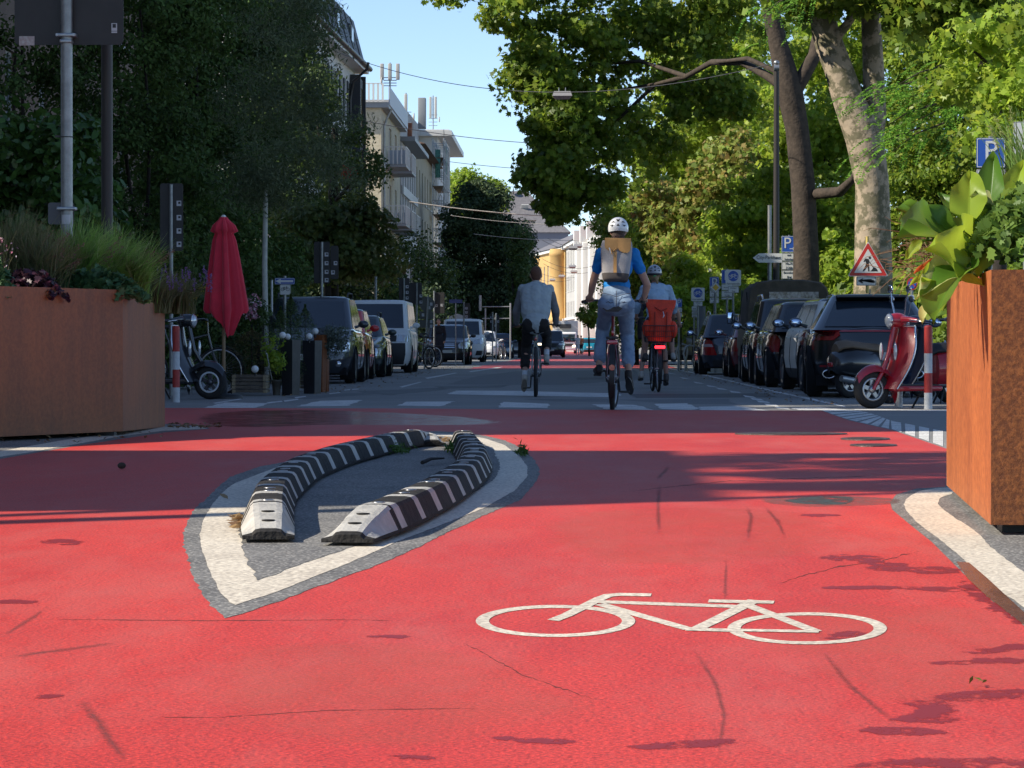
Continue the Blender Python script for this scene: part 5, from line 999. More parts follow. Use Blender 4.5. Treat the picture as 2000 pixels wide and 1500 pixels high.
# ================================================================ SIGNS, POSTS, STREET FURNITURE
blue_s = mat('sign_blue', (.02, .09, .42), .4); white_s = mat('sign_white', (.66, .66, .63), .45); black_s = mat('sign_black', (.02, .02, .02), .5)
red_s = mat('sign_red', (.55, .03, .02), .4); yel_s = mat('sign_yellow', (.75, .45, .03), .4); back_s = mat('sign_back', (.035, .033, .032), .55, noise_=.3, nscale=5)
back_g = mat('sign_back_grey', (.12, .12, .11), .55, .3); stick_w = mat('sticker', (.50, .50, .52), .5); post_g = mat('post_grey', (.32, .34, .34), .45, .6, noise_=.3, nscale=12); post_k = mat('post_dark', (.04, .036, .034), .5, .3)
RX = (radians(90), 0, 0)
def sign(label, u, D, vtop, r_=.03, pm=post_g, cat='sign', group=None, name='sign', lean=0.0, vbase=None):
    b = PG(u, D); rt = thing(name, label, cat, b, 0, group); rt['_u'] = u; h = Zv(vtop, D)
    m = MB(); m.cyl((0, .02, -.05), (lean, .02, h), r_, n=10); m.cyl((lean, .02, h), (lean*1.0, .02, h+.012), r_*1.1, n=10); m.build('post', pm, rt); return rt
def rrect(w_, h, r_, n=5):
    out = []
    for cx, cz, a0 in ((w_/2-r_, h/2-r_, 0), (-w_/2+r_, h/2-r_, 90), (-w_/2+r_, -h/2+r_, 180), (w_/2-r_, -h/2+r_, 270)):
        for i in range(n+1): a = radians(a0+90*i/n); out.append((cx+r_*cos(a), cz+r_*sin(a)))
    return out
def poly_plate(mb, poly, y0, y1, cx, cz, mi=0):
    n = len(poly); vs = [(cx+p[0], y0, cz+p[1]) for p in poly]+[(cx+p[0], y1, cz+p[1]) for p in poly]
    mb.add(vs, [tuple(range(n)), tuple(range(n, 2*n))[::-1]]+[(i, n+i, n+(i+1) % n, (i+1) % n) for i in range(n)], mi)
def panel(rt, D, u0, v0, u1, v1, m, name='plate', border=None, y=-.03, r_=.02, bm=black_s):
    """flat panel between two picture corners at the sign's distance; returns object, centre, size"""
    a = P(u0, v0, D)-rt.location; b = P(u1, v1, D)-rt.location; w_, h = b.x-a.x, a.z-b.z; cx, cz = (a.x+b.x)/2, (a.z+b.z)/2
    mb = MB(); poly_plate(mb, rrect(w_, h, min(r_, w_*.2, h*.2)), y, y+.012, cx, cz); o = mb.build(name, m, rt)
    if border:
        t = border; e = MB(); oo = rrect(w_-t, h-t, min(r_, w_*.2)*.8); ii = rrect(w_-2.4*t, h-2.4*t, min(r_, w_*.2)*.6); n = len(oo)
        e.add([(cx+p[0], y-.003, cz+p[1]) for p in oo]+[(cx+p[0], y-.003, cz+p[1]) for p in ii], [(i, (i+1) % n, n+(i+1) % n, n+i) for i in range(n)]); e.build('border', bm, o)
    return o, cx, cz, w_, h, y
def txt(o, s, cx, cz, size, m=black_s, y=-.034, sx=1.0): return obj_text(s, size, m, o, (cx, y, cz), RX, sx=sx)
def bike_glyph(o, cx, cz, s, m, y):
    g = MB()
    for x in (-.30, .30):
        n = 20; A = [(cx+s*(x+.2*cos(2*pi*i/n)), y, cz+s*(-.08+.2*sin(2*pi*i/n))) for i in range(n)]; B = [(cx+s*(x+.155*cos(2*pi*i/n)), y, cz+s*(-.08+.155*sin(2*pi*i/n))) for i in range(n)]
        g.add(A+B, [(i, (i+1) % n, n+(i+1) % n, n+i) for i in range(n)])
    for (a, b) in (((-.30,-.08),(-.14,.16)), ((-.14,.16),(-.02,-.10)), ((-.30,-.08),(-.02,-.10)), ((-.02,-.10),(.2,.18)), ((-.14,.16),(.19,.16)), ((.30,-.08),(.18,.22)), ((.10,.24),(.22,.24)), ((-.2,.18),(-.06,.18))):
        a, b = Vector(a), Vector(b); t = (b-a).normalized(); nn = Vector((-t.y, t.x))*.022
        g.add([(cx+s*p.x, y-.0005, cz+s*p.y) for p in (a-nn, b-nn, b+nn, a+nn)], [(0, 1, 2, 3)])
    return g.build('cycle_symbol', m, o)
def arrow(o, cx, cz, w_, h, m, y, left=True):
    s = -1 if left else 1; g = MB(); g.box((cx-s*w_*.08, y, cz), (w_*.75, .002, h*.2)); g.add([(cx+s*w_*.5, y, cz), (cx+s*w_*.12, y, cz+h*.5), (cx+s*w_*.12, y, cz-h*.5)], [(0, 1, 2)]); return g.build('arrow', m, o)
def P_sign(rt, D, u0, v0, u1, v1, arr=False, size=None):
    o, cx, cz, w_, h, y = panel(rt, D, u0, v0, u1, v1, blue_s, 'parking_plate', border=w_b(D, u0, u1), bm=white_s)
    obj_text('P', h*.95, white_s, o, (cx-(w_*.12 if arr else 0), y-.004, cz+h*.04), RX)
    if arr: arrow(o, cx+w_*.2, cz-h*.28, w_*.38, h*.22, white_s, y-.004, left=False)
    return o
def w_b(D, u0, u1): return (u1-u0)/FPX*D*.035
def plates(rt, D, items):
    for (u0, v0, u1, v1, lines) in items:
        o, cx, cz, w_, h, y = panel(rt, D, u0, v0, u1, v1, white_s, 'plate', border=(u1-u0)/FPX*D*.03, r_=.015)
        n = len(lines)
        for i, s in enumerate(lines): txt(o, s, cx, cz+h*(.5-(i+.55)/n), min(h/n*.80, w_*.9/max(1, len(s))*1.75), y=y-.004, sx=.9)
D = 88
rt = sign('parking sign with right arrow and three white plates on the right', 1541, D, 460)
P_sign(rt, D, 1526, 461, 1556, 493, True); plates(rt, D, [(1526, 494, 1556, 510, ['mit', 'Parkschein']), (1526, 511, 1556, 527, ['Mo-Fr', '7-22h']), (1526, 528, 1556, 545, ['Bewohner', 'frei'])])
D = 74
rt = sign('white City-Parkhaus arrow sign on a light grey post', 1503, D, 402, .045, post_g)
a = P(1470, 504, D)-rt.location; b = P(1527, 495, D)-rt.location; h = b.z-a.z; mb = MB()
poly_plate(mb, [(a.x, a.z), (a.x+h*1.3, a.z-h), (b.x, a.z-h), (b.x, b.z), (a.x+h*1.3, b.z)], -.05, -.035, 0, 0); o = mb.build('arrow_plate', white_s, rt)
obj_text('City-Parkhaus', h*1.15, black_s, o, ((a.x+b.x)/2+.03, -.054, a.z+.01), RX, sx=.82)
lp_ = thing('lamp_post', 'tall black steel lamp post beside the City-Parkhaus sign', 'lamp post', PG(1516, 76)); mb = MB(); z_ = Zv(123, 76); mb.cyl((0, 0, -.1), (0, 0, 1.1), .12, n=14); mb.cyl((0, 0, 1.1), (0, 0, z_), .085, .06, n=14); mb.build('shaft', post_k, lp_); mb = MB(); mb.sphere((0, 0, z_), (.07, .07, .06), 10, 6); mb.cyl((-.06, -.02, z_-.12), (.06, -.02, z_-.12), .08, n=10); mb.build('cap', metal_g, lp_)
# works sign
D = 60
rt = sign('triangular road works sign with a left arrow plate below', 1694, D, 463, .03, mat('post_yellow', (.55, .42, .12), .5))
def tri(c, s): return [(0, s*.577), (-s*.5, -s*.289), (s*.5, -s*.289)]
c = P(1694.5, 517, D)-rt.location; s_ = 80/FPX*D
def tri_r(s, r_):
    out = []
    for i, (x, z) in enumerate(tri(0, s)):
        k = 1-r_*2/s*1.2; a0 = [90, 210, 330][i]
        for j in range(-3, 4): a = radians(a0+j*20); out.append((x*k+cos(a)*r_*.6, z*k+sin(a)*r_*.6))
    return out
mb = MB(); poly_plate(mb, tri_r(s_, .03), -.05, -.038, c.x, c.z); mb.build('edge', white_s, rt)
mb = MB(); poly_plate(mb, tri_r(s_*.95, .03), -.054, -.0505, c.x, c.z); tp = mb.build('red_triangle', red_s, rt)
mb = MB(); poly_plate(mb, tri_r(s_*.68, .012), -.058, -.0545, c.x, c.z-.004); mb.build('white_field', white_s, tp)
mb = MB(); q_ = lambda L: mb.add([(c.x+x*s_, -.060, c.z+z*s_) for x, z in L], [tuple(range(len(L)))])
mb.add([(c.x+(.045+.032*cos(i*pi/8))*s_, -.060, c.z+(.165+.032*sin(i*pi/8))*s_) for i in range(16)], [tuple(range(16))])
q_([(-.06,.15),(.015,.135),(.03,.10),(.02,.02),(-.045,.02),(-.065,.09),(-.09,.06),(-.11,.07),(-.085,.13)])
q_([(-.045,.02),(.02,.02),(.03,-.06),(.035,-.165),(.005,-.165),(-.01,-.05),(-.05,-.10),(-.10,-.165),(-.135,-.165),(-.08,-.06)])
q_([(.02,.07),(.035,.08),(.16,-.10),(.145,-.11)]); q_([(.05,-.165),(.10,-.12),(.13,-.07),(.17,-.065),(.21,-.10),(.245,-.165)])
mb.build('digging_figure', black_s, tp)
o, cx, cz, w_, h, y = panel(rt, D, 1672, 540, 1711, 558, white_s, 'arrow_plate', border=.012); g = MB()
g.add([(cx+w_*p, y-.004, cz+h*q2) for p, q2 in ((-.42,.02),(-.2,.3),(-.13,.22),(-.24,.1),(.18,.1),(.34,.0),(.36,-.2),(.42,-.2),(.42,.05),(.22,.22),(-.1,.17),(-.22,-.05),(-.13,-.2),(-.2,-.27))][:14], [tuple(range(14))]); g.build('arrow', black_s, o)
# cycle-street signs
for (u0, v0, u1, v1, D, lb, pl) in [(1417, 527, 1447, 558, 84.5, 'nearer cycle street sign with Anlieger frei plate, right of the yellow diamond', (1422, 559, 1443, 572)), (1350, 562, 1376, 588, 88, 'farther cycle street sign with Anlieger frei plate beside a grey pillar', (1355, 589, 1372, 598))]:
    rt = sign(lb, (u0+u1)/2, D, v0, .03, group='cycle street signs'); o, cx, cz, w_, h, y = panel(rt, D, u0, v0, u1, v1, white_s, 'sign_plate', r_=.03)
    g = MB(); g.add([(cx+w_*.34*cos(i*pi/16), y-.003, cz+h*.10+w_*.34*sin(i*pi/16)) for i in range(32)], [tuple(range(32))][:1]); d_ = g.build('blue_disc', blue_s, o); bike_glyph(d_, cx, cz+h*.10, w_*.62, white_s, y-.006)
    txt(o, 'Fahrradstraße', cx, cz-h*.38, h*.17, y=y-.004, sx=.85); plates(rt, D, [(*pl, ['Anlieger', 'frei'])])
rt = sign('parking sign with white plates half hidden behind the nearer cycle street sign', 1420, 86, 526, group='parking signs along the right kerb'); P_sign(rt, 86, 1409, 527, 1431, 554); plates(rt, 86, [(1409, 555, 1431, 567, ['Parkschein']), (1409, 568, 1431, 580, ['Mo-Fr', '7-22h']), (1409, 581, 1431, 585, ['frei'])])
rt = sign('yellow diamond priority road sign on a grey post', 1397, 85, 548); c = P(1397.5, 561.5, 85)-rt.location
for k, m_, yy in ((11.3, white_s, -.03), (10.6, mat('sign_rim', (.15, .15, .15), .5), -.033), (10.0, white_s, -.035), (6.6, yel_s, -.039)):
    s_ = k/FPX*85; mb = MB(); poly_plate(mb, [(0, s_), (-s_, 0), (0, -s_), (s_, 0)], yy, yy+.008 if k > 11 else yy+.002, c.x, c.z); mb.build('diamond', m_, rt)
rt = sign('parking sign with white plates behind the yellow diamond sign', 1396, 87, 541, group='parking signs along the right kerb'); P_sign(rt, 87, 1386, 541, 1404, 566); plates(rt, 87, [(1386, 567, 1404, 580, ['Mo-Fr', '7-22h']), (1386, 581, 1404, 592, ['Bewohner', 'frei'])])
rt = sign('farthest small parking sign right of the orange backpack', 1326, 90, 583, group='parking signs along the right kerb'); P_sign(rt, 90, 1320, 584, 1332, 600); plates(rt, 90, [(1320, 601, 1332, 610, ['Mo-Fr']), (1320, 611, 1332, 619, ['frei'])])
rt = sign('narrow white plates on a post behind the farther cycle street sign', 1356, 89.5, 588); plates(rt, 89.5, [(1351, 598, 1362, 607, ['mit']), (1351, 608, 1362, 613, ['7-22h']), (1351, 614, 1362, 620, ['frei'])])
pl_ = thing('pillar', 'plain grey round pillar under the farther cycle street sign', 'pillar', PG(1371, 89)); mb = MB(); mb.cyl((0, 0, 0), (0, 0, Zv(598, 89)), .10, n=16); mb.build('shaft', mat('pillar_grey', (.16, .17, .18), .6), pl_)
rt = sign('round red and blue no-stopping sign under the big leaves on the right', 1781, 58, 543, .025); c = P(1781, 554, 58)-rt.location
for k, m_, yy in ((10.5, red_s, -.03), (8.0, blue_s, -.034)):
    s_ = k/FPX*58; mb = MB(); poly_plate(mb, [(s_*cos(i*pi/14), s_*1.2*sin(i*pi/14)) for i in range(28)], yy, yy+.003, c.x, c.z); mb.build('disc', m_, rt)
mb = MB(); s_ = 8/FPX*58
for sg in (1, -1): mb.add([(c.x+x*s_, -.0355, c.z+sg*z*s_*1.2) for x, z in ((-.75, -.6), (-.6, -.75), (.75, .6), (.6, .75))], [(0, 1, 2, 3)])
mb.build('cross', red_s, rt); panel(rt, 58, 1774, 576, 1785, 587, white_s)
D = 45; rt = sign('large blue parking sign behind the big leaves at the right edge', 1934, D, 268, .03); P_sign(rt, D, 1906, 270, 1962, 328); panel(rt, D, 1906, 331, 1962, 360, white_s, border=.008)
D = 47; rt = sign('blank white panel on a post at the right edge', 2002, D, 236, .03); panel(rt, D, 1978, 238, 2030, 302, white_s, border=.008)
# left side: big board seen from behind, on a round post
D = 27.2
rt = thing('traffic_sign', 'large dark sign board seen from behind on a silver post', 'sign', PG(131, D)); o = rt.location
mb = MB(); mb.cyl((0, 0, .5), (0, 0, Zv(-160, D)), .050, n=20)
mb.build('post', post_g, rt); ob, cx, cz, w_, h, y = panel(rt, D, 27, -230, 240, 87, back_s, 'board', y=.06, r_=.04)
mb = MB(); 
for v in (70, 82): mb.box((0, .0, Zv(v, D)), (.17 if v == 70 else .10, .13, .03), bev=.008)
for x in (-.07, .07): mb.cyl((x, -.075, Zv(70, D)), (x, -.06, Zv(70, D)), .012, n=8)
mb.build('clamp', metal_g, rt)
panel(rt, D, 36, 70, 66, 88, mat('photo_sticker', (.35, .25, .23), .5, noise_=.6, nscale=40, col2=(.5, .48, .45)), 'sticker', y=.055, r_=.002)
st, sx_, sz_, sw, sh_, sy = panel(rt, D, 217, 45, 228, 60, stick_w, 'sticker', y=.055, r_=.002); g = MB(); g.box((sx_, sy-.002, sz_+.01), (sw*.6, .002, sh_*.5)); g.build('print', black_s, st); panel(rt, D, 217, 61, 228, 64, stick_w, 'sticker', y=.055, r_=.001)
mb = MB(); mb.tube([(0.055*cos(a), .055*sin(a), Zv(268, D)) for a in [i*pi/8 for i in range(17)]], .004, 5); mb.box((-.07, -.03, Zv(268, D)+.004), (.05, .004, .018), rot=.3); mb.build('cable_tie', black_s, rt)
mb = MB(); mb.box((0.0, .0, Zv(408, D)), (.16, .13, .03), bev=.01); mb.build('clamp', metal_g, rt)
mb = MB(); n_ = 10; mb.grid([[(.0515*cos(a), .0515*sin(a), z) for a in [radians(-135+9*k) for k in range(11)]] for z in (Zv(438, D), Zv(420, D))]); mb.build('sticker', stick_w, rt)
panel(rt, D+.3, 102, 398, 152, 440, mat('box_grey', (.10, .10, .11), .5), 'back_plate', y=.09)
rt = thing('post', 'thick dark grey steel post beside the silver one at far left', 'post', PG(209.5, 29)); mb = MB(); mb.cyl((0, 0, 0), (0, 0, Zv(-200, 29)), .052, n=20); mb.build('shaft', post_k, rt)
def dark_board(label, D, u_post, vtop, boards, stickers, pm=post_g, lean=0):
    rt = sign(label, u_post, D, vtop, .028, pm, name='traffic_sign', group='dark sign backs along the left pavement', lean=lean)
    for (u0, v0, u1, v1) in boards: panel(rt, D, u0, v0, u1, v1, back_s, 'board', y=.055, r_=.03)
    for (u, v) in stickers:
        s_, cx, cz, w_, h, y = panel(rt, D, u-3.2*50/D-1, v-4.2*50/D-.5, u+3.2*50/D+1, v+4.2*50/D+.5, stick_w, 'sticker', y=.050, r_=.002); g = MB(); g.box((cx+w_*.1, y-.002, cz+h*.1), (w_*.5, .002, h*.4)); g.build('print', black_s, s_)
    return rt
dark_board('tall dark sign back with four white stickers left of the parasol', 45, 334, 362, [(312, 358, 357, 490)], [(349, 397), (349, 425), (349, 451), (349, 477)])
dark_board('wide double dark sign back with six stickers above the grey minivan', 62, 628.5, 474, [(613, 472, 644, 553), (645, 480, 661, 545)], [(637.5, 497), (637.5, 514), (637.5, 531), (637.5, 547), (655, 514), (650, 532)])
dark_board('dark sign back on a brownish post right of the white camper van', 92, 789, 544, [(779, 543, 800, 600)], [(795, 560), (795, 571), (795, 582), (795, 594)])
dark_board('dark sign back on a tall grey post left of the round sign back', 95, 814, 553, [(800, 552, 824, 595)], [(822, 578), (822, 590)])
dark_board('dark round-topped sign back just right of the grey round one', 112, 848, 569, [(846, 571, 868, 612)], [(852, 597), (863, 596)])
dark_board('small dark sign back with white stickers below the blue name plate', 120, 906, 590, [(904, 592, 918, 622)], [(911, 602), (911, 610), (911, 618)])
dark_board('farther dark sign back with stickers near the grey gantry frame', 150, 969, 612, [(964, 615, 975, 648)], [(968, 622), (973, 628), (968, 636)])
dark_board('slim dark sign back left of the grey gantry frame', 140, 962, 610, [(957, 612, 963, 645)], [(960, 620), (960, 628)])
rt = sign('grey round sign back above two square plates on a leaning post', 829, 100, 577, .03, name='traffic_sign', lean=.12); c = P(834, 594, 100)-rt.location
mb = MB(); poly_plate(mb, [(15/FPX*100*cos(i*pi/14), 15/FPX*100*sin(i*pi/14)) for i in range(28)], .07, .08, c.x, c.z); mb.build('round_plate', back_g, rt)
panel(rt, 100, 819, 608, 847, 623, back_g, 'square_plate', y=.07); panel(rt, 100, 819, 625, 847, 640, back_g, 'square_plate', y=.07)
for (u, v) in ((842, 594), (838, 601), (826, 615), (842, 628), (842, 637)): panel(rt, 100, u-2.5, v-3, u+2.5, v+3, stick_w, 'sticker', y=.066, r_=.002)
rt = sign('blue one-way arrow sign with a cycle plate behind the minivan', 556, 60, 540); o, cx, cz, w_, h, y = panel(rt, 60, 537, 543, 576, 555.5, blue_s, 'sign_plate', border=.01, bm=white_s); g = MB(); g.add([(cx+w_*p, y-.005, cz+h*q2) for p, q2 in ((-.46, 0), (-.2, .42), (-.2, .18), (.42, .18), (.42, -.18), (-.2, -.18), (-.2, -.42))], [tuple(range(7))]); g.build('arrow', white_s, o)
o, cx, cz, w_, h, y = panel(rt, 60, 547, 556, 568, 576, white_s, 'cycle_plate', border=.006); bike_glyph(o, cx, cz+.02, w_*.8, black_s, y-.005)
rt = sign('thin pale post in front of the hedge left of the one-way sign', 531, 61, 548, .02, white_s, cat='post', name='post')
rt = sign('slim grey post standing before the hedge above the camper van', 734, 90, 541, .035, post_g, cat='post', name='post')
rt = sign('dark blue street name plate with pale lettering before the yew', 890, 115, 584, .02); o, cx, cz, w_, h, y = panel(rt, 115, 877, 585, 903, 592, mat('name_blue', (.03, .05, .16), .4), 'name_plate')
gf = thing('gantry_frame', 'light grey rectangular gantry frame of thin bars over the left kerb', 'frame', PG(968, 170)); mb = MB(); k = 170/FPX
mb.cyl(((948-968)*k, 0, 0), ((948-968)*k, 0, Zv(602, 170)), .04, n=8); mb.cyl(((997-968)*k, 0, 0), ((997-968)*k, 0, Zv(592, 170)), .045, n=8)
for v in (599, 622): mb.cyl(((942-968)*k, 0, Zv(v, 170)), ((997-968)*k, 0, Zv(v, 170)), .026, n=8)
mb.cyl(((938-968)*k, -.1, Zv(607, 170)), ((938-968)*k, -.1, Zv(577, 170)), .07, n=8); mb.build('frame', frame_g, gf)
# red and white bollards
def bollard(label, u, v, h, r_=.05):
    b = G(u, v); rt = thing('bollard', label, 'bollard', b, 0, 'red and white bollards'); n = 5
    D = b.y; w_ = mat('bollard_white', (.58, .60, .62), .5, noise_=.25, nscale=12); rd = mat('bollard_red', (.42, .035, .03), .5, noise_=.25, nscale=9)
    prof = [(0, .20, w_), (.20, .44, rd), (.44, .68, w_), (.68, 1.0, rd)]
    for a, b_, m_ in prof: mb = MB(); mb.cyl((0, 0, a*h), (0, 0, b_*h), r_, n=20, caps=False); mb.build('band', m_, rt)
    mb = MB(); mb.lathe([(r_, h), (r_*.9, h+.012), (r_*.5, h+.022), (0, h+.025)], 20); mb.build('cap', rd, rt)
bollard('red and white bollard in front of the black scooter on the left', 344, 786, .93, .046)
bollard('red and white bollard in front of the red scooter beside the right planter', 1813, 799, .91, .046)
bollard('red and white bollard standing behind the red scooter', 1755, 796, .90, .046)
# closed red parasol
D = 43; pr = thing('parasol', 'closed red parasol hanging in folds in front of the left hedge', 'parasol', PG(437, D)); k = D/FPX
prof = [(424, 6), (430, 10), (440, 19), (452, 23), (456, 16), (470, 20), (500, 24), (540, 29), (580, 34), (605, 37)]
rows = []; na = 72; rng = random.Random(4)
def rim(a):   # hem hangs to a low point on the camera side
    x = cos(a); return 612+48*max(0, 1-abs((a-radians(285))/radians(70)))+22*max(0, 1-abs((a-radians(325))/radians(35)))
for (v, rr_) in prof+[(None, 36)]:
    row = []
    for i in range(na):
        a = 2*pi*i/na; fold = 1+.20*sin(a*8+.4)*min(1, rr_/25)+.06*sin(a*19); R_ = rr_*k*fold; vv = v if v is not None else rim(a)
        if v is None: R_ *= .92 if vv < 620 else .35+.5*(660-vv)/60
        lean = (vv-424)/180*4*k; row.append((R_*cos(a)+lean, R_*sin(a)*.8, Zv(vv, D)))
    rows.append(row)
rf_m = mat('parasol_red', (.68, .018, .05), .8, noise_=.2, nscale=5, sheen=.3)
mb = MB(); mb.grid(rows, 0, True, closed=True); mb.build('canopy', rf_m, pr); mb = MB(); mb.cyl((0, 0, 0), (0, 0, Zv(424, D)), .024, n=12); mb.build('pole', mat('wood_pole', (.25, .16, .08), .6), pr)
mb = MB(); mb.sphere((0, 0, Zv(424, D)), (.035, .035, .03), 12, 8); mb.build('finial', white_s, pr); mb = MB(); mb.lathe([(0.25, 0), (.25, .05), (.05, .07), (.04, .25), (0, .25)], 20); mb.build('base', blk, pr)
# plants and pots on the left pavement
wood = mat('crate_wood', (.16, .13, .10), .85, noise_=.5, nscale=9, bump=.5, bscale=20); wood_e = mat('crate_wood_end', (.34, .27, .17), .8, noise_=.4, nscale=14)
black_p = mat('planter_black', (.022, .024, .03), .5, noise_=.3, nscale=6); grey_p = mat('pot_grey_lit_side', (.12, .11, .09), .7, noise_=.3, nscale=10)  # grey holds the light on the black columns' sides; the pot is truly grey
def crate(label, u, D, wpx, h, dp=.45):
    b = PG(u, D); rt = thing('wooden_planter', label, 'planter', b, 0, 'wooden crate planters'); w_ = wpx/FPX*D; n = 5
    for i in range(n):
        z = .04+(i+.5)*(h-.04)/n; mb = MB(); hh = (h-.04)/n-.008
        mb.box((0, 0, z), (w_, .03, hh), 0, bev=.004); mb.box((0, dp, z), (w_, .03, hh), 0); mb.build('plank', wood, rt); mb = MB()
        mb.box((w_/2-.02, dp/2, z+(.004 if i % 2 else -.004)), (.05, dp+.06, hh), 0, bev=.004); mb.box((-w_/2+.02, dp/2, z), (.05, dp+.06, hh), 0); mb.build('end_plank', wood_e, rt)
    mb = MB(); mb.box((0, dp/2, h-.06), (w_-.08, dp-.04, .04)); mb.build('soil', soil, rt)
    return rt
crate('low wooden crate planter with a white globe on its rim', 487, 45.5, 66, .30); crate('short wooden crate planter between two black column planters', 594, 50, 24, .26, .3)
def column(label, u, D, wpx, vtop, m1, m2, rz=.35, taper=.86):
    b = PG(u, D); h = Zv(vtop, D); w_ = wpx/FPX*D*.74; rt = thing('column_planter', label, 'planter', b, rz, 'tall column planters'); mb = MB()
    x = w_/2; vs = [(-x*taper, -x*taper, 0), (x*taper, -x*taper, 0), (x*taper, x*taper, 0), (-x*taper, x*taper, 0), (-x, -x, h), (x, -x, h), (x, x, h), (-x, x, h)]; j = x-.02; vs += [(-j, -j, h), (j, -j, h), (j, j, h), (-j, j, h), (-j, -j, h-.06), (j, -j, h-.06), (j, j, h-.06), (-j, j, h-.06)]
    mb.add(vs, [(0,1,5,4)], 0); mb.add(vs, [(1,2,6,5),(2,3,7,6),(3,0,4,7),(4,5,9,8),(5,6,10,9),(6,7,11,10),(7,4,8,11),(8,9,13,12),(9,10,14,13),(10,11,15,14),(11,8,12,15),(3,2,1,0)], 1); mb.build('shell', [m1, m2], rt)
    mb = MB(); mb.add([vs[12], vs[13], vs[14], vs[15]], [(0,1,2,3)]); mb.build('soil', soil, rt); return rt
column('black column planter on the left of the pair, with globe lights', 568, 46, 38, 664, black_p, grey_p, -.55); column('black column planter right of the wooden crate', 610, 47.5, 38, 665, black_p, grey_p, -.45); column('rust-brown column planter beside the grey minivan', 626, 49, 26, 654, rust_brown, rust_brown, -.4); 
cp = thing('column_planter', 'short rust-brown planter box touching the taller one', 'planter', PG(635, 49.5), -.3, 'tall column planters'); mb = MB(); hz_ = Zv(692, 49.5); mb.box((0, 0, hz_/2), (.10, .10, hz_), bev=.006); mb.build('shell', rust_brown, cp); mb = MB(); mb.box((0, 0, hz_+.004), (.085, .085, .01)); mb.build('soil', soil, cp)
globe_m = mat('globe_white', (.75, .75, .73), .35)
for i, (u, v, D, r_, lb) in enumerate([(552, 654.5, 45.7, 6.5, 'white globe light at the left corner of the left black column'), (562, 657.5, 46.4, 6, 'white globe light tucked behind the leftmost globe'), (604, 657, 47.2, 6.3, 'white globe light on the right black column'), (616, 647, 48.8, 6.3, 'highest white globe light on the rust-brown column'), (498, 721, 45.2, 7.2, 'lowest white globe light on the wooden crate')]):
    c = P(u, v, D); rt = thing('globe_light', lb, 'globe light', (c.x, c.y, c.z-r_/FPX*D), 0, 'white globe lights'); mb = MB(); mb.sphere((0, 0, r_/FPX*D), r_/FPX*D, 20, 14); mb.build('globe', globe_m, rt); mb = MB(); mb.cyl((0, 0, -.05), (0, 0, .008), .012, n=8); mb.build('stem', blk, rt)
rt = thing('flower_pot', 'grey plastic flower pot between crate and black column', 'pot', PG(540, 46)); mb = MB(); mb.lathe([(.05, 0), (.068, .19), (.075, .19), (.075, .22), (.064, .22), (.058, .17), (0, .16)], 20); mb.build('pot', grey_p, rt)
tag(MB().cyl(G(537, 771), P(521, 690, 45.3), .008, .007, 8).build('cane', white_s), 'thin white cane leaning beside the flower pot', 'cane')
lf_thuja = leafmat('leaf_thuja', [(.07, .14, .03), (.10, .18, .035), (.14, .15, .04), (.05, .09, .025)], rough=.6, trans=.15)
lf_brown = leafmat('leaf_dying', [(.12, .10, .03), (.16, .10, .04), (.06, .08, .025)], rough=.6, trans=.15)
def conifer(label, u, D, vtop, vbot, wpx, m=lf_thuja, seed=0, n=1600):
    b = P(u, vbot, D); rt = thing('conifer', label, 'conifer', b, 0, 'small conifers in planters on the left'); rng = random.Random(seed); h = (vbot-vtop)/FPX*D; w_ = wpx/FPX*D*.72; pts = []; out = []
    for _ in range(n):
        t = rng.random()**.8; a = rng.uniform(0, 2*pi); lob = 1+.25*sin(a*5+t*14+seed); rr_ = w_*(sin(pi*min(1, .18+t*.86))**.8)*sqrt(rng.uniform(.3, 1))*lob; pts.append((rr_*cos(a), rr_*sin(a), h*t)); out.append((cos(a)*.5, sin(a)*.5, 1.0))
    leaves('foliage', pts, .045, 'long', m, rt, seed, np.array(out), up=.6); mb = MB(); mb.cyl((0, 0, -.1), (0, 0, h*.9), .012, .004, 6); mb.build('stem', bark_d, rt)
for i, a in enumerate([('round yellowing conifer in the wooden crate', 492, 46, 640, 735, 80, lf_brown), ('pointed green conifer behind the left globes', 548, 47, 598, 740, 42, lf_thuja), ('tallest pointed conifer between the columns', 568, 48.5, 574, 700, 34, lf_thuja), ('bushy green conifer right of the cane', 560, 46.8, 660, 760, 44, lf_thuja), ('pointed conifer rising over the short wooden crate', 596, 49.5, 594, 735, 40, lf_thuja), ('dark conifer behind the yellowing one', 515, 48, 610, 730, 50, lf_yew), ('dark low conifer left of the wooden crate', 452, 47, 660, 765, 50, lf_yew)]): conifer(*a, seed=300+i, n=2600)
def bushlet(label, u, v, D, ru, rv, m, sz, n, name='potted_shrub', shape='oval', flowers=None, seed=0):
    b = PG(u, D); rt = thing(name, label, 'shrub', b, 0); crown_px([(u, v, D, ru, rv, ru/FPX*D, n)], seed, 60, .13, m, sz, shape, rt, 'foliage', o=b, shell=.3)
    if flowers: crown_px([(u+flowers[2], v+flowers[3], D-.2, ru*.6, rv*.8, .2, flowers[1])], seed+1, 12, .06, flowers[0], .035, 'oval', rt, 'flowers', o=b, shell=.2)
lf_silver = leafmat('leaf_silver', [(.10, .13, .10), (.14, .17, .13), (.07, .09, .07)], rough=.6, trans=.2)
bushlet('silvery rounded shrub over the rust-brown column, before the minivan', 655, 668, 49.2, 32, 34, lf_silver, .04, 34, seed=320)
bushlet('pink and white flowering bush beside the parasol', 492, 620, 47.5, 28, 40, lf_shrub, .05, 34, 'flowering_bush', flowers=(pinkf, 26, 0, -22), seed=322)
yelf = leafmat('yellow_flower', [(.6, .42, .02), (.7, .5, .05)], trans=.2)
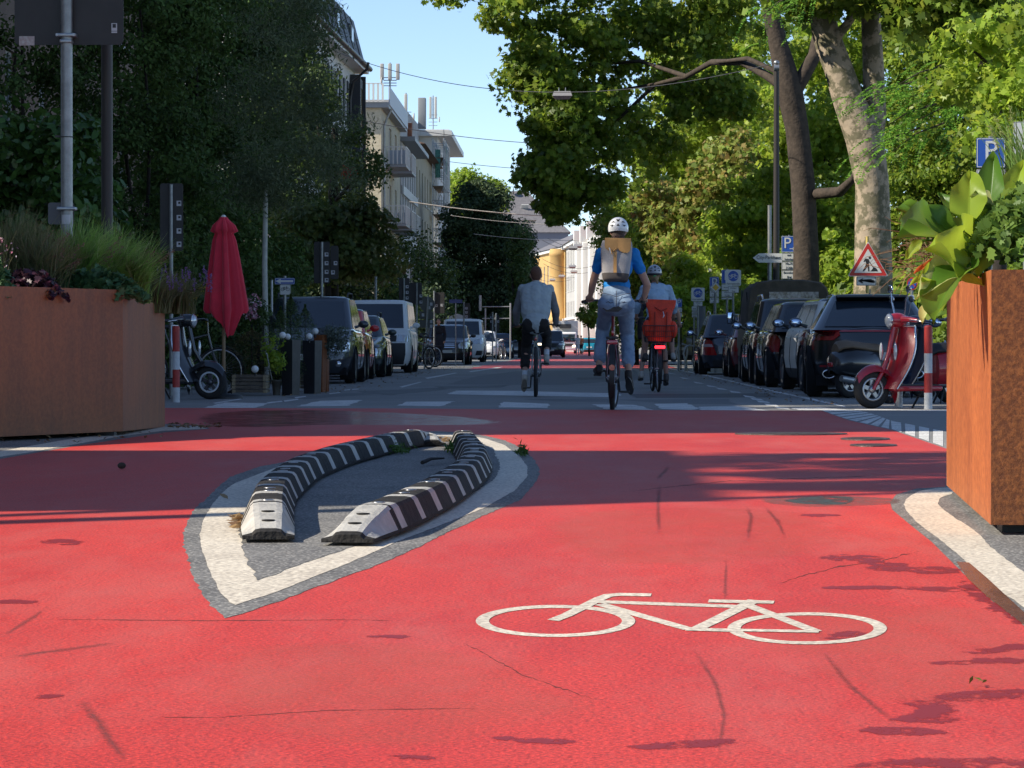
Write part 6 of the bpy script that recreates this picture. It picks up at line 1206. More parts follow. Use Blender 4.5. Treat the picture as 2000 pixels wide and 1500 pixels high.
bushlet('dark bush with small yellow flowers left of the parasol', 392, 640, 47.5, 40, 60, lf_shrub, .07, 40, 'flowering_bush', flowers=(yelf, 5, 8, -40), seed=324)
bushlet('loose broad-leaved green plant right of the yellowing conifer', 532, 690, 45.8, 18, 34, lf_lit, .06, 8, 'leafy_plant', seed=326)
bushlet('dark low bush behind the black scooter wheel', 455, 700, 48, 36, 50, lf_shrub, .06, 40, 'low_bush', seed=328)
redf = leafmat('red_flower', [(.5, .02, .02), (.6, .04, .03)], trans=.2)
rt = thing('window_flowers', 'tiny red flowers glowing in the dark tree left of the brick wall', 'flowers', P(678, 338, 98)); leaves('blossoms', [(r.gauss(0, .14), 0, r.gauss(0, .08)) for _ in range(120)], .08, 'oval', redf, rt, 3)
# bicycle stands on the right
for i, (u, v, lb) in enumerate([(1333, 722, 'left curved steel bicycle stand in front of the silver car'), (1347, 724, 'right curved steel bicycle stand in front of the silver car')]):
    b = G(u, v); D = b.y; k = D/FPX; rt = thing('bicycle_stand', lb, 'bicycle stand', b, 0, 'bicycle stands'); mb = MB()
    mb.tube([(-9*k, 0, 0), (-8*k, 0, 18*k), (-12*k, 0, 34*k), (-8*k, 0, 46*k), (0, 0, 50*k), (8*k, 0, 48*k), (10*k, 0, 36*k), (7*k, 0, 20*k), (8*k, 0, 0)], .028, 8); mb.build('hoop', metal_g, rt)
print('signs ok')
# ================================================================ VEHICLES
def paint(name, c, rough=.3, metal=.0, coat=1.0): return mat('paint_'+name, c, rough, metal, coat=coat)
tyre_m = mat('tyre', (.018, .018, .019), .8, bump=.3, bscale=60); rim_m = mat('rim', (.42, .43, .45), .3, .9); rim_d = mat('rim_dark', (.10, .10, .11), .35, .8)
glass_c = mat('car_glass', (.018, .026, .036), .04, spec=1.0); well_m = mat('wheel_well', (.008, .008, .009), .95); plas = mat('bumper_plastic', (.03, .03, .032), .6)
chrome = mat('chrome', (.7, .7, .72), .08, 1.0); tail_m = mat('tail_lamp', (.36, .01, .015), .12, coat=1.0); tail_on = mat('tail_lamp_clear', (.5, .35, .35), .15, coat=1.0)
head_m = mat('head_lamp', (.55, .58, .62), .08, .35, coat=1.0); plate_m = mat('number_plate', (.62, .62, .58), .5); mirror_g = mat('mirror_glass', (.55, .65, .8), .04, 1.0); lamp_lit = mat('lamp_lit', (1.0, .85, .6), .3, emit=2.5)
def wheel(parent, x, y, r_, w_=.21, dark=False, name='wheel', spokes=5):
    o = bpy.data.objects.new(name, None); C.objects.link(o); o.parent = parent; o.location = (x, y, r_)
    hw = w_/2; mb = MB(); mb.lathe([(r_*.66, -hw*.85), (r_*.80, -hw), (r_*.94, -hw*.92), (r_, -hw*.7), (r_, hw*.7), (r_*.94, hw*.92), (r_*.80, hw), (r_*.66, hw*.85)], 32, axis='X'); mb.build('tyre', tyre_m, o)
    mb = MB(); s = 1 if x > 0 else -1; mb.lathe([(r_*.68, -hw*.85), (r_*.68, hw*.85)], 28, axis='X'); mb.lathe([(r_*.60, s*hw*.80), (r_*.69, s*hw*.92), (r_*.69, s*hw*.70)], 28, axis='X')
    mb.lathe([(0, s*hw*.72), (r_*.12, s*hw*.70), (r_*.14, s*hw*.4)], 16, axis='X')
    for k in range(spokes):
        a = 2*pi*k/spokes; R_ = Matrix.Rotation(a, 3, 'X'); mb.box(R_@Vector((s*hw*.58, 0, r_*.36)), (.03, r_*.17, r_*.56), rot=R_)
    mb.build('rim', rim_d if dark else rim_m, o)
    mb = MB(); mb.lathe([(0, s*hw*.2), (r_*.66, s*hw*.2)], 20, axis='X'); mb.build('brake_disc', well_m, o); return o
def interp(L, y):
    if y <= L[0][0]: return L[0][1]
    for a, b in zip(L[:-1], L[1:]):
        if y <= b[0]: return a[1]+(b[1]-a[1])*(y-a[0])/max(1e-9, b[0]-a[0])
    return L[-1][1]
class Body:
    def __init__(s, L, W, zb, top, nexp=5.0, lens=((0, .955), (.18, .985), (.42, 1.0), (.75, .99), (1, .965)), wid=((0, .90), (.12, .965), (.4, 1.0), (.75, .985), (.92, .955), (1, .91))):
        s.L, s.W, s.zb, s.top, s.n, s.lens, s.wid = L, W, zb, top, nexp, lens, wid
    def plan(s, t): return max(0.0, 1-abs(t)**s.n)**(1/s.n)
    def pt(s, t, f):
        y = t*s.L/2*interp(s.lens, f); zt = interp(s.top, t*s.L/2); return s.W/2*interp(s.wid, f)*s.plan(t), y, s.zb+f*(zt-s.zb)
    def end(s, x, z, e):
        """point of the nose (e=1) or tail (e=-1) skin at lateral x, height z"""
        y = e*s.L/2
        for _ in range(4):
            zt = interp(s.top, y); f = min(1, max(0, (z-s.zb)/(zt-s.zb))); hw = s.W/2*interp(s.wid, f); q_ = min(.9995, abs(x)/hw); t = (1-q_**s.n)**(1/s.n); y = e*t*s.L/2*interp(s.lens, f)
        return y
def end_patch(body, poly_rows, e, off, name, m, parent, nx=6):
    """skin-hugging patch on nose / tail; poly_rows: (z, x0, x1) from top down"""
    mb = MB(); rows = []
    for (z, x0, x1) in poly_rows: rows.append([(x0+(x1-x0)*i/nx, body.end(x0+(x1-x0)*i/nx, z, e)+e*off, z) for i in range(nx+1)])
    mb.grid(rows, 0, True); return mb.build(name, m, parent)
def dens(rows, k=3):
    out = []
    for a, b in zip(rows[:-1], rows[1:]):
        for j in range(k): t = j/k; out.append(tuple(a[i]*(1-t)+b[i]*t for i in range(3)))
    return out+[rows[-1]]
def car(name, label, D, L, W, H, pm, face=1, u_edge=None, edge=-1, X=None, group=None, cat='car', zb=.20, belt=.95, hoodz=.80, nosez=.62, yw=None, yr1=None, yr2=None, yb=None, deck=None, rw=.31, wb=None, roofm=None, clad=None, rails=False, dark_rim=False, front='std', rear='std', roofw=.80, lights=True, nexp=5.0, rz=0.0, yax=None, pillar=(.02, -.9), spoiler=False, bump_m=None):
    """face=1: tail towards the camera, face=-1: nose towards the camera; D is the distance of the end nearest to the camera"""
    near = PG(u_edge if u_edge else 1110, D)
    x0 = near.x-edge*W/2-sin(rz)*L/2
    yc = near.y+L/2; root = thing(name, label, cat, (x0, yc, 0), (0 if face > 0 else pi)+rz, group)
    h = L/2; yw = h*.42 if yw is None else yw; yr1 = yw-.75 if yr1 is None else yr1; yr2 = -h+.75 if yr2 is None else yr2; yb = -h+.12 if yb is None else yb; wb = L*.60 if wb is None else wb; deck = belt if deck is None else deck
    top = [(-h, deck-.10), (-h+.14, deck), (yb, deck), (yw-.1, belt), (yw+.25, hoodz+(belt-hoodz)*.45), (h-.25, nosez+.04), (h, nosez-.06)]
    if deck == belt: top = [(-h, belt-.03), (yw-.1, belt)]+top[4:]
    B = Body(L, W, zb, top, nexp); ns, nf, nt = 72, 15, 5
    ts = [sin(pi/2*(-1+2*i/ns)) for i in range(ns+1)]; ts = [math.copysign(1-(1-abs(t))**1.35, t) for t in ts]; ts[0], ts[-1] = -1, 1
    # mix in even spacing for the arches
    ts = sorted(set([round(t, 5) for t in ts]+[round(-.9+1.8*i/44, 5) for i in range(45)]))
    axl = (yax if yax else (wb/2*.98+.03*L*0, -wb/2)); ra = rw+.055
    mb = MB(); rows = []
    for t in ts:
        row = []
        for k in range(nf+1): x, y, z = B.pt(t, k/nf); row.append([x, y, z])
        xt = row[-1][0]
        for j in range(1, nt+1): q_ = 1-j/nt; row.append([xt*q_, row[-1][1], row[nf][2]+.045*(1-q_**2)*min(1, xt/.5)])
        rows.append(row)
    hid = lambda y, z: any(hypot(y-a, z-rw) < ra for a in axl)
    nr = nf+nt+1; vs = []; fs = []; mi = []
    for row in rows:
        for k, p in enumerate(row):
            if k <= nf:
                for a in axl:
                    if hypot(p[1]-a, p[2]-rw) < ra-1e-6:
                        p.append((p[1], p[2]))
                        if p[2] > rw: d = hypot(p[1]-a, p[2]-rw) or 1e-6; p[1], p[2] = a+(p[1]-a)/d*ra, rw+(p[2]-rw)/d*ra
                        else: p[1] = a+math.copysign(sqrt(max(0, ra*ra-(p[2]-rw)**2)), p[1]-a)
                        break
    for sd in (1, -1):
        b0 = len(vs); vs += [(p[0]*sd, p[1], p[2]) for row in rows for p in row]
        for j in range(len(rows)-1):
            for k in range(nr-1):
                c4 = [rows[j][k], rows[j+1][k], rows[j+1][k+1], rows[j][k+1]]
                if k < nf and all(len(p) > 3 for p in c4): continue
                f = [b0+j*nr+k, b0+(j+1)*nr+k, b0+(j+1)*nr+k+1, b0+j*nr+k+1]; fs.append(tuple(f if sd > 0 else f[::-1]))
                zc = sum(p[2] for p in c4)/4; near_arch = clad and k < nf and any(hypot(sum(p[1] for p in c4)/4-a, zc-rw) < ra+.07 for a in axl)
                mi.append(1 if (clad and (zc < zb+.14 or near_arch)) or (bump_m and zc < zb+.34 and abs(c4[0][1]) > h*.90) else 0)
    mb.add(vs, fs, 0, True); mb.m = mi
    body = mb.build('body', [pm, clad or bump_m or plas], root); 
    wm_ = MB(); hwW = W/2
    for a in axl:
        for sd in (1, -1):
            r_ = [[(sd*xx, a+ra*cos(radians(d)), max(.02, rw+ra*sin(radians(d)))) for d in range(-40, 221, 13)] for xx in (hwW*.985, hwW-.30)]; wm_.grid(r_, 0, True)
            wm_.add([(sd*(hwW-.30), a+ra*cos(radians(d)), max(.02, rw+ra*sin(radians(d)))) for d in range(-40, 221, 13)], [tuple(range(21))])
    wm_.box((0, 0, zb+.03), (W*.84, L*.90, .14)); wm_.build('underbody', well_m, root)
    for a in axl:
        for sd in (1, -1): wheel(root, sd*(hwW-.125), a, rw, .22, dark_rim)
    # greenhouse
    hb, hr = W/2*.90, W/2*roofw; zr = H-.07; zB = belt-.03; bulf, bulr = .07, .05
    def outline(yf, yr, hw, z, rc=.16, sh=0):
        out = []; 
        for (sx, yy, a0) in ((1, yf, 0), (-1, yf, 90), (-1, yr, 180), (1, yr, 270)):
            sy = 1 if yy == yf else -1; cx, cy = sx*(hw-rc), yy-sy*rc
            for i in range(6):
                a = radians(a0+18*i); p = [cx+rc*cos(a), cy+rc*sin(a)]; out.append(p)
            nx = 5
            if a0 in (0, 180):
                for i in range(1, nx): q_ = i/nx; out.append([cx*(1-2*q_), yy])
            else:
                for i in range(1, 9): q_ = i/9; out.append([sx*hw, cy+(yr+rc-cy if a0 == 90 else yf-rc-cy)*q_])
        for p in out:
            bb = 1-min(1, abs(p[0])/hw)**2
            if p[1] > yf-rc: p[1] += bulf*bb
            if p[1] < yr+rc: p[1] -= bulr*bb
        return [(p[0], p[1], z) for p in out]
    gh = MB(); lv = []
    for f in (0, .35, .7, 1): lv.append(outline(yw+(yr1-yw)*f, yb+(yr2-yb)*f, hb+(hr-hb)*f, zB+(zr-zB)*f))
    for (ins, dz) in ((.035, .030), (.10, .048), (.25, .060), (.45, .068)): lv.append(outline(yr1-ins*1.2, yr2+ins*1.2, hr-ins, zr+dz, rc=.12))
    # solid roof band: glass rows are body coloured pillars, panes sit on them
    gh.grid(lv[:4], 0, True, closed=True); gh.grid(lv[3:], 1, True, closed=True); gh.add(lv[-1], [tuple(range(len(lv[-1])))], 1, True)
    gh.build('cabin', [pm, roofm or pm], root)
    def side_quad(ya0, yb0, f0, f1, sd, nm='side_window'):
        g = MB(); rr_ = []
        for i in range(5):
            f = f0+(f1-f0)*i/4; hw = hb+(hr-hb)*f+.006; a = ya0(f); b = yb0(f); rr_.append([(sd*hw, a+(b-a)*j/4, zB+(zr-zB)*f) for j in range(5)])
        g.grid(rr_, 0, True); g.build(nm, glass_c, root)
    fr = lambda f: yw+(yr1-yw)*f-.17; re = lambda f: yb+(yr2-yb)*f+.17
    splits = [lambda f, p=p: p for p in pillar]
    bounds = [fr]+splits+[re]
    for sd in (1, -1):
        for i in range(len(bounds)-1):
            a, b = bounds[i], bounds[i+1]; side_quad((lambda f, a=a, i=i: a(f)-(.03 if i else 0)), (lambda f, b=b, i=i: max(b(f), re(f))+(.03 if i < len(bounds)-2 else 0)), .10, .90, sd)
    def end_glass(y0, y1, e, f0, f1, wfac, nm, bul):
        g = MB(); rr_ = []
        for i in range(9):
            f = f0+(f1-f0)*i/8; hw = (hb+(hr-hb)*f); row = []
            for j in range(11): s = -1+.2*j; x = s*hw*wfac; row.append((x, y0+(y1-y0)*f+e*bul*(1-(x/hw)**2)+e*.010, zB+(zr-zB)*f+.004))
            rr_.append(row)
        g.grid(rr_, 0, True); return g.build(nm, glass_c, root)
    ws = end_glass(yw, yr1, 1, .07, .93, .86, 'windscreen', bulf); rwn = end_glass(yb, yr2, -1, .12 if rear != 'kia' else .10, .88, .84, 'rear_window', bulr)
    wp = MB(); wp.tube([(-.45, yw+.03, zB+.02), (-.1, yw+.05, zB+.03), (.35, yw-.04, zB+.13)], .012, 5); wp.build('wiper', plas, ws)
    if spoiler: s_ = MB(); s_.box((0, yr2-.10, zr+.015), (hr*1.75, .26, .04), bev=.018); s_.build('spoiler', pm, root)
    if rails:
        for sd in (1, -1): r_ = MB(); r_.tube([(sd*(hr-.05), yr1-.25, zr+.03), (sd*(hr-.04), yr1-.40, zr+.12), (sd*(hr-.04), yr2+.35, zr+.12), (sd*(hr-.05), yr2+.18, zr+.03)], .018, 6); r_.build('roof_rail', rails if not isinstance(rails, bool) else plas, root)
    for sd in (1, -1):
        m_ = MB(); m_.sphere((sd*(W/2+.10), yw-.22, zB+.12), (.10, .055, .072), 14, 10); m_.cyl((sd*(W/2-.06), yw-.2, zB+.06), (sd*(W/2+.05), yw-.22, zB+.10), .03, .02, 8); mo = m_.build('side_mirror', pm if not clad else plas, root)
        g = MB(); g.sphere((sd*(W/2+.10), yw-.265, zB+.12), (.082, .016, .056), 14, 8); g.build('mirror_glass', mirror_g, mo)
        d_ = MB(); d_.tube([(sd*(W/2*.992+.012), .35-k, belt-.14) for k in (0, .09, .18)], .014, 6); d_.tube([(sd*(W/2*.992+.012), -.62-k, belt-.14) for k in (0, .09, .18)], .014, 6); d_.build('door_handle', pm, root)
    W2 = W/2
    # door shut lines
    dl_ = MB()
    for sd in (1, -1):
        for yy in (yw-.05, pillar[0], -wb/2+.46 if wb/2 > 1.1 else None):
            if yy is None: continue
            pts = [(sd*(B.pt(yy/(L/2), f)[0]+.002), yy, B.pt(yy/(L/2), f)[2]) for f in (.12, .25, .4, .6, .8, .97)]
            if any(hypot(p[1]-a, p[2]-rw) < ra+.02 for p in pts for a in axl): pts = [p for p in pts if all(hypot(p[1]-a, p[2]-rw) > ra+.02 for a in axl)]
            if len(pts) > 1: dl_.tube(pts, .006, 4)
    dl_.build('door_gap', well_m, body)
    # nose
    pz = zb+.28
    def plate(e, z, w_=.50): end_patch(B, [(z+.055, -w_/2, w_/2), (z-.055, -w_/2, w_/2)], e, .022, 'number_plate', plate_m, root, 4)
    if front == 'std' or front == 'mpv':
        for sd in (1, -1): end_patch(B, dens([(nosez-.03, sd*W2*.62, sd*W2*.96), (nosez-.10, sd*W2*.50, sd*W2*.97), (nosez-.20, sd*W2*.52, sd*W2*.95)]), 1, .012, 'headlight', head_m, root)
        end_patch(B, dens([(nosez-.07, -W2*.40, W2*.40), (nosez-.24, -W2*.34, W2*.34)]), 1, .012, 'grille', plas, root)
        end_patch(B, dens([(zb+.22, -W2*.60, W2*.60), (zb+.06, -W2*.55, W2*.55)]), 1, .012, 'air_intake', plas, root); plate(1, zb+.30)
        for sd in (1, -1): g = MB(); yy = B.end(sd*W2*.68, zb+.17, 1); g.sphere((sd*W2*.68, yy+.005, zb+.17), (.06, .03, .06), 12, 8); g.build('fog_lamp', head_m if front == 'std' else chrome, root)
    if front == 'merc':
        for sd in (1, -1): end_patch(B, dens([(nosez+.02, sd*W2*.62, sd*W2*.97), (nosez-.08, sd*W2*.52, sd*W2*.98), (nosez-.22, sd*W2*.56, sd*W2*.92)]), 1, .014, 'headlight', head_m, root)
        gr = end_patch(B, dens([(nosez-.00, -W2*.42, W2*.42), (nosez-.22, -W2*.32, W2*.32)]), 1, .014, 'grille', plas, root)
        for k in range(3): end_patch(B, [(nosez-.03-.065*k, -W2*.38, W2*.38), (nosez-.055-.065*k, -W2*.37, W2*.37)], 1, .030, 'grille_bar', chrome, gr)
        end_patch(B, dens([(zb+.20, -W2*.75, W2*.75), (zb+.06, -W2*.6, W2*.6)]), 1, .012, 'air_intake', plas, root); plate(1, zb+.30)
    if front == 'round':   # red compact
        for sd in (1, -1):
            yy = B.end(sd*W2*.74, nosez-.12, 1); g = MB(); g.sphere((sd*W2*.74, yy-.02, nosez-.11), (.145, .06, .125), 18, 12); hl = g.build('headlight', head_m, root); g = MB(); g.tube([(sd*W2*.74+.145*cos(a), yy+.0, nosez-.11+.13*sin(a)) for a in [i*pi/10 for i in range(20)]], .014, 6, closed=True); g.build('headlight_ring', chrome, hl)
            g = MB(); yy = B.end(sd*W2*.66, zb+.18, 1); g.sphere((sd*W2*.66, yy, zb+.18), (.07, .03, .06), 12, 8); g.build('fog_lamp', head_m, root)
        end_patch(B, dens([(nosez-.16, -W2*.40, W2*.40), (nosez-.26, -W2*.36, W2*.36)]), 1, .012, 'grille', plas, root); end_patch(B, dens([(zb+.26, -W2*.88, W2*.88), (zb+.20, -W2*.9, W2*.9), (zb+.06, -W2*.7, W2*.7)]), 1, .010, 'air_intake', plas, root); plate(1, zb+.30)
    if front == 'van':
        for sd in (1, -1): end_patch(B, dens([(nosez+.02, sd*W2*.64, sd*W2*.96), (nosez-.17, sd*W2*.60, sd*W2*.96)]), 1, .014, 'headlight', head_m, root)
        end_patch(B, dens([(nosez+.0, -W2*.60, W2*.60), (nosez-.16, -W2*.58, W2*.58)]), 1, .012, 'grille', plas, root)
        end_patch(B, dens([(nosez-.20, -W2*.96, W2*.96), (zb+.28, -W2*.97, W2*.97), (zb+.02, -W2*.9, W2*.9)], 4), 1, .016, 'bumper', plas, root, 14); plate(1, zb+.36)
    if front == 'transit':
        for sd in (1, -1): end_patch(B, dens([(nosez+.06, sd*W2*.72, sd*W2*.97), (nosez-.10, sd*W2*.50, sd*W2*.97), (nosez-.20, sd*W2*.52, sd*W2*.9)]), 1, .014, 'headlight', head_m, root)
        end_patch(B, dens([(nosez-.08, -W2*.46, W2*.46), (nosez-.18, -W2*.50, W2*.50), (nosez-.34, -W2*.40, W2*.40)]), 1, .014, 'grille', plas, root)
        for sd in (1, -1): end_patch(B, dens([(zb+.30, sd*W2*.66, sd*W2*.95), (zb+.10, sd*W2*.6, sd*W2*.9)]), 1, .014, 'fog_lamp_bezel', plas, root)
        plate(1, zb+.26)
    if front == 'smooth':
        for sd in (1, -1): end_patch(B, dens([(nosez-.02, sd*W2*.60, sd*W2*.95), (nosez-.10, sd*W2*.60, sd*W2*.93)]), 1, .012, 'headlight', head_m, root)
        end_patch(B, dens([(zb+.18, -W2*.7, W2*.7), (zb+.05, -W2*.6, W2*.6)]), 1, .012, 'air_intake', plas, root); plate(1, zb+.30)
    if front == 'lit':
        for sd in (1, -1): end_patch(B, dens([(nosez-.02, sd*W2*.58, sd*W2*.95), (nosez-.14, sd*W2*.56, sd*W2*.95)]), 1, .014, 'headlight', lamp_lit if sd > 0 else head_m, root)
        end_patch(B, dens([(nosez-.04, -W2*.5, W2*.5), (nosez-.28, -W2*.4, W2*.4)]), 1, .012, 'grille', plas, root); plate(1, zb+.26)
    # tail
    tz = belt-.10
    if rear == 'std':
        for sd in (1, -1): end_patch(B, dens([(belt-.03, sd*W2*.66, sd*W2*.90), (tz-.10, sd*W2*.66, sd*W2*.97), (tz-.24, sd*W2*.70, sd*W2*.96)]), -1, .012, 'tail_light', tail_m, root)
    if rear == 'wagon':
        for sd in (1, -1):
            tl = end_patch(B, dens([(belt+.0, sd*W2*.80, sd*W2*.90), (tz-.02, sd*W2*.66, sd*W2*.97), (tz-.36, sd*W2*.52, sd*W2*.94)]), -1, .014, 'tail_light', tail_m, root); end_patch(B, [(tz-.09, sd*W2*.66, sd*W2*.955), (tz-.16, sd*W2*.62, sd*W2*.955)], -1, .02, 'indicator', tail_on, tl)
    if rear == 'mini':
        for sd in (1, -1):
            end_patch(B, dens([(belt-.04, sd*W2*.78, sd*W2*.93), (belt-.16, sd*W2*.70, sd*W2*.985), (belt-.40, sd*W2*.74, sd*W2*.96)], 4), -1, .010, 'lamp_surround', chrome, root)
            end_patch(B, dens([(belt-.07, sd*W2*.80, sd*W2*.91), (belt-.17, sd*W2*.74, sd*W2*.968), (belt-.37, sd*W2*.77, sd*W2*.94)], 4), -1, .020, 'tail_light', tail_m, root)
    if rear == 'kia':
        end_patch(B, dens([(belt-.03, -W2*.93, W2*.93), (belt-.055, -W2*.94, W2*.94)]), -1, .016, 'light_bar', tail_m, root, 16)
        for sd in (1, -1):
            tl = end_patch(B, dens([(belt-.02, sd*W2*.52, sd*W2*.95), (belt-.10, sd*W2*.50, sd*W2*.97), (belt-.17, sd*W2*.60, sd*W2*.93)], 3), -1, .014, 'tail_light', tail_m, root, 8)
            end_patch(B, dens([(belt-.055, sd*W2*.56, sd*W2*.92), (belt-.115, sd*W2*.60, sd*W2*.92)]), -1, .019, 'lamp_inner', mat('tail_inner', (.10, .006, .01), .1, coat=1.0), tl, 8)
            e_ = MB(); yy = B.end(sd*W2*.66, zb+.12, -1); e_.tube([(sd*W2*.66+.085*cos(a), yy-.03, zb+.12+.055*sin(a)) for a in [i*pi/12 for i in range(24)]], .012, 6, closed=True); ex = e_.build('exhaust', chrome, root); e_ = MB(); e_.add([(sd*W2*.66+.08*cos(a), yy-.012, zb+.12+.05*sin(a)) for a in [i*pi/8 for i in range(16)]], [tuple(range(16))]); e_.build('exhaust_opening', well_m, ex)
        end_patch(B, dens([(zb+.26, -W2*.80, W2*.80), (zb+.05, -W2*.72, W2*.72)], 3), -1, .010, 'diffuser', plas, root, 12)
        end_patch(B, [(zb+.24, -W2*.80, W2*.80), (zb+.215, -W2*.80, W2*.80)], -1, .018, 'red_trim', mat('red_trim', (.35, .02, .03), .3), root, 12)
        f_ = MB(); f_.prism([(-.012, -.08), (.012, -.08), (.006, .06), (-.006, .06)], 0, .06); ff = f_.build('aerial_fin', pm, root); ff.location = (0, yr2+.35, H-.005)
    end_patch(B, dens([(zb+.16, -W2*.92, W2*.92), (zb+.01, -W2*.86, W2*.86)]), -1, .008, 'rear_valance', plas, root, 12)
    if rear != 'kia' : plate(-1, zb+.40)
    else: plate(-1, zb+.36)
    return root
k_ = paint('black', (.010, .011, .014)); navy = paint('navy', (.012, .018, .035)); dgrey = paint('dark_grey', (.035, .04, .05), metal=.3); dgreen = paint('dark_green', (.015, .03, .028))
red_c = paint('red', (.60, .018, .02)); dred = paint('dark_red', (.20, .022, .026)); cream_c = paint('cream', (.80, .79, .70), .45, coat=.3); white_c = paint('white', (.82, .82, .80), .45, coat=.3); silver = paint('silver', (.34, .35, .36), metal=.5); blue_c = paint('metallic_blue', (.03, .07, .13)); turq = paint('turquoise', (.01, .25, .36))
taupe = paint('grey_brown', (.20, .19, .18), metal=.4)
G1 = 'cars parked nose away along the right kerb'; G2 = 'cars parked facing the camera along the left kerb'
car('hatchback', 'glossy black estate car with full-width red light bar, nearest on the right', 43.7, 4.6, 1.80, 1.44, k_, 1, 1576, -1, group=G1, rz=-.055, belt=.95, yw=.95, yr1=.15, yr2=-1.30, yb=-2.16, rear='kia', rw=.33, dark_rim=True, spoiler=True, nexp=4.0, roofw=.62, pillar=(-.05, -1.05))
car('compact_car', 'cream compact car with black roof and black wheel-arch trim', 49.2, 3.95, 1.76, 1.46, cream_c, 1, 1574, -1, group=G1, rz=.06, belt=.98, yw=.85, yr1=.35, yr2=-1.62, yb=-1.92, rear='mini', rw=.335, roofm=k_, clad=plas, roofw=.70, nexp=3.6)
car('compact_car', 'black compact car with chrome-ringed red tail lights behind the cream one', 54.2, 3.9, 1.72, 1.47, k_, 1, 1500, -1, group=G1, rz=.02, belt=.97, yw=.85, yr1=.35, yr2=-1.60, yb=-1.90, rear='mini', rw=.32, roofw=.70, nexp=3.6)
car('estate_car', 'black estate car with silver roof rails between small black car and canvas truck', 59.3, 4.6, 1.82, 1.60, k_, 1, 1467, -1, group=G1, belt=1.0, rear='std', rw=.34, rails=chrome, yr2=-1.85, yb=-2.15, roofw=.77)
car('hatchback', 'dark red hatchback with chrome trim in front of the canvas-topped truck', 71.2, 4.2, 1.76, 1.46, dred, 1, 1425, -1, group=G1, belt=.92, rear='std', rw=.31, roofw=.72)
car('estate_car', 'navy blue estate car with large red tail light, last of the right row', 78.2, 4.6, 1.78, 1.50, navy, 1, 1366, -1, group=G1, belt=.94, rear='wagon', rw=.31, yr2=-1.75, yb=-2.18, roofw=.72, rails=chrome)
car('people_carrier', 'grey-brown people carrier seen from behind the bicycle stands', 122, 4.3, 1.85, 1.62, taupe, 1, 1373, 1, belt=1.05, rear='std', rw=.31, yr2=-1.75, yb=-2.05)
car('minivan', 'dark grey minivan with large windscreen and roof rails, nearest on the left', 59.5, 4.5, 1.86, 1.66, dgrey, -1, 691, 1, group=G2, belt=1.02, hoodz=.98, nosez=.80, yw=1.25, yr1=.35, front='mpv', rw=.33, rails=True, roofw=.76)
car('small_car', 'small red car with round headlights behind the grey minivan', 66.3, 3.5, 1.66, 1.50, red_c, -1, 717, 1, group=G2, belt=.98, hoodz=.95, nosez=.80, yw=1.10, yr1=.50, front='round', rw=.30, roofm=dgrey, nexp=4)
car('estate_car', 'dark green estate car with roof rails behind the small red car', 71.6, 4.5, 1.74, 1.42, dgreen, -1, 750, 1, group=G2, belt=.92, nosez=.68, front='std', rw=.31, rails=True, roofw=.74)
car('camper_van', 'white camper van with raised roof and dark grey bumper', 84, 4.9, 1.90, 1.93, white_c, -1, 803, 1, group=G2, cat='van', belt=1.15, hoodz=1.12, nosez=.98, yw=1.95, yr1=1.30, yr2=-2.2, yb=-2.38, front='van', rw=.34, roofw=.82, nexp=8, yax=(1.55, -1.45), pillar=(.6, -.9))
car('hatchback', 'black compact car with chrome grille bars beside the pedestrian in dark coat', 120, 4.3, 1.78, 1.52, k_, -1, 917, 1, group=G2, belt=1.0, hoodz=.95, nosez=.82, front='merc', rw=.32, roofm=blue_c)
car('delivery_van', 'white delivery van with black grille behind the black compact car', 140, 4.95, 1.98, 1.90, white_c, -1, 946, 1, group=G2, cat='van', belt=1.18, hoodz=1.12, nosez=1.0, yw=1.75, yr1=1.0, yr2=-2.2, yb=-2.4, front='transit', rw=.34, roofw=.82, nexp=7, yax=(1.55, -1.45), pillar=(.6, -.9))
car('saloon_car', 'white car with smooth nose right of the delivery van', 165, 4.7, 1.86, 1.50, white_c, -1, 975, 1, group=G2, belt=.92, hoodz=.88, nosez=.72, front='smooth', rw=.34, roofw=.70)
car('saloon_car', 'dark blue car parked behind the smooth-nosed white car', 184, 4.5, 1.8, 1.46, blue_c, -1, 1002, 1, group=G2, belt=.9, front='std', rw=.32)
car('saloon_car', 'silver car half hidden behind the first cyclist, farthest in the left row', 206, 4.5, 1.8, 1.42, silver, -1, 1036, 1, group=G2, belt=.9, front='std', rw=.32)
car('off_road_car', 'dark oncoming car with lit headlight in the middle of the street', 196, 4.5, 1.85, 1.66, navy, -1, 1104, 1, belt=1.02, hoodz=1.0, nosez=.9, front='lit', rw=.36)
car('saloon_car', 'dark blue oncoming car just left of the one with lit headlight', 216, 4.5, 1.8, 1.55, blue_c, -1, 1078, 1, belt=.98, hoodz=.95, nosez=.85, front='lit', rw=.33)
car('small_car', 'turquoise small car driving away at the far end of the street', 290, 3.5, 1.62, 1.46, turq, 1, 1133, -1, belt=.95, rear='std', rw=.29)
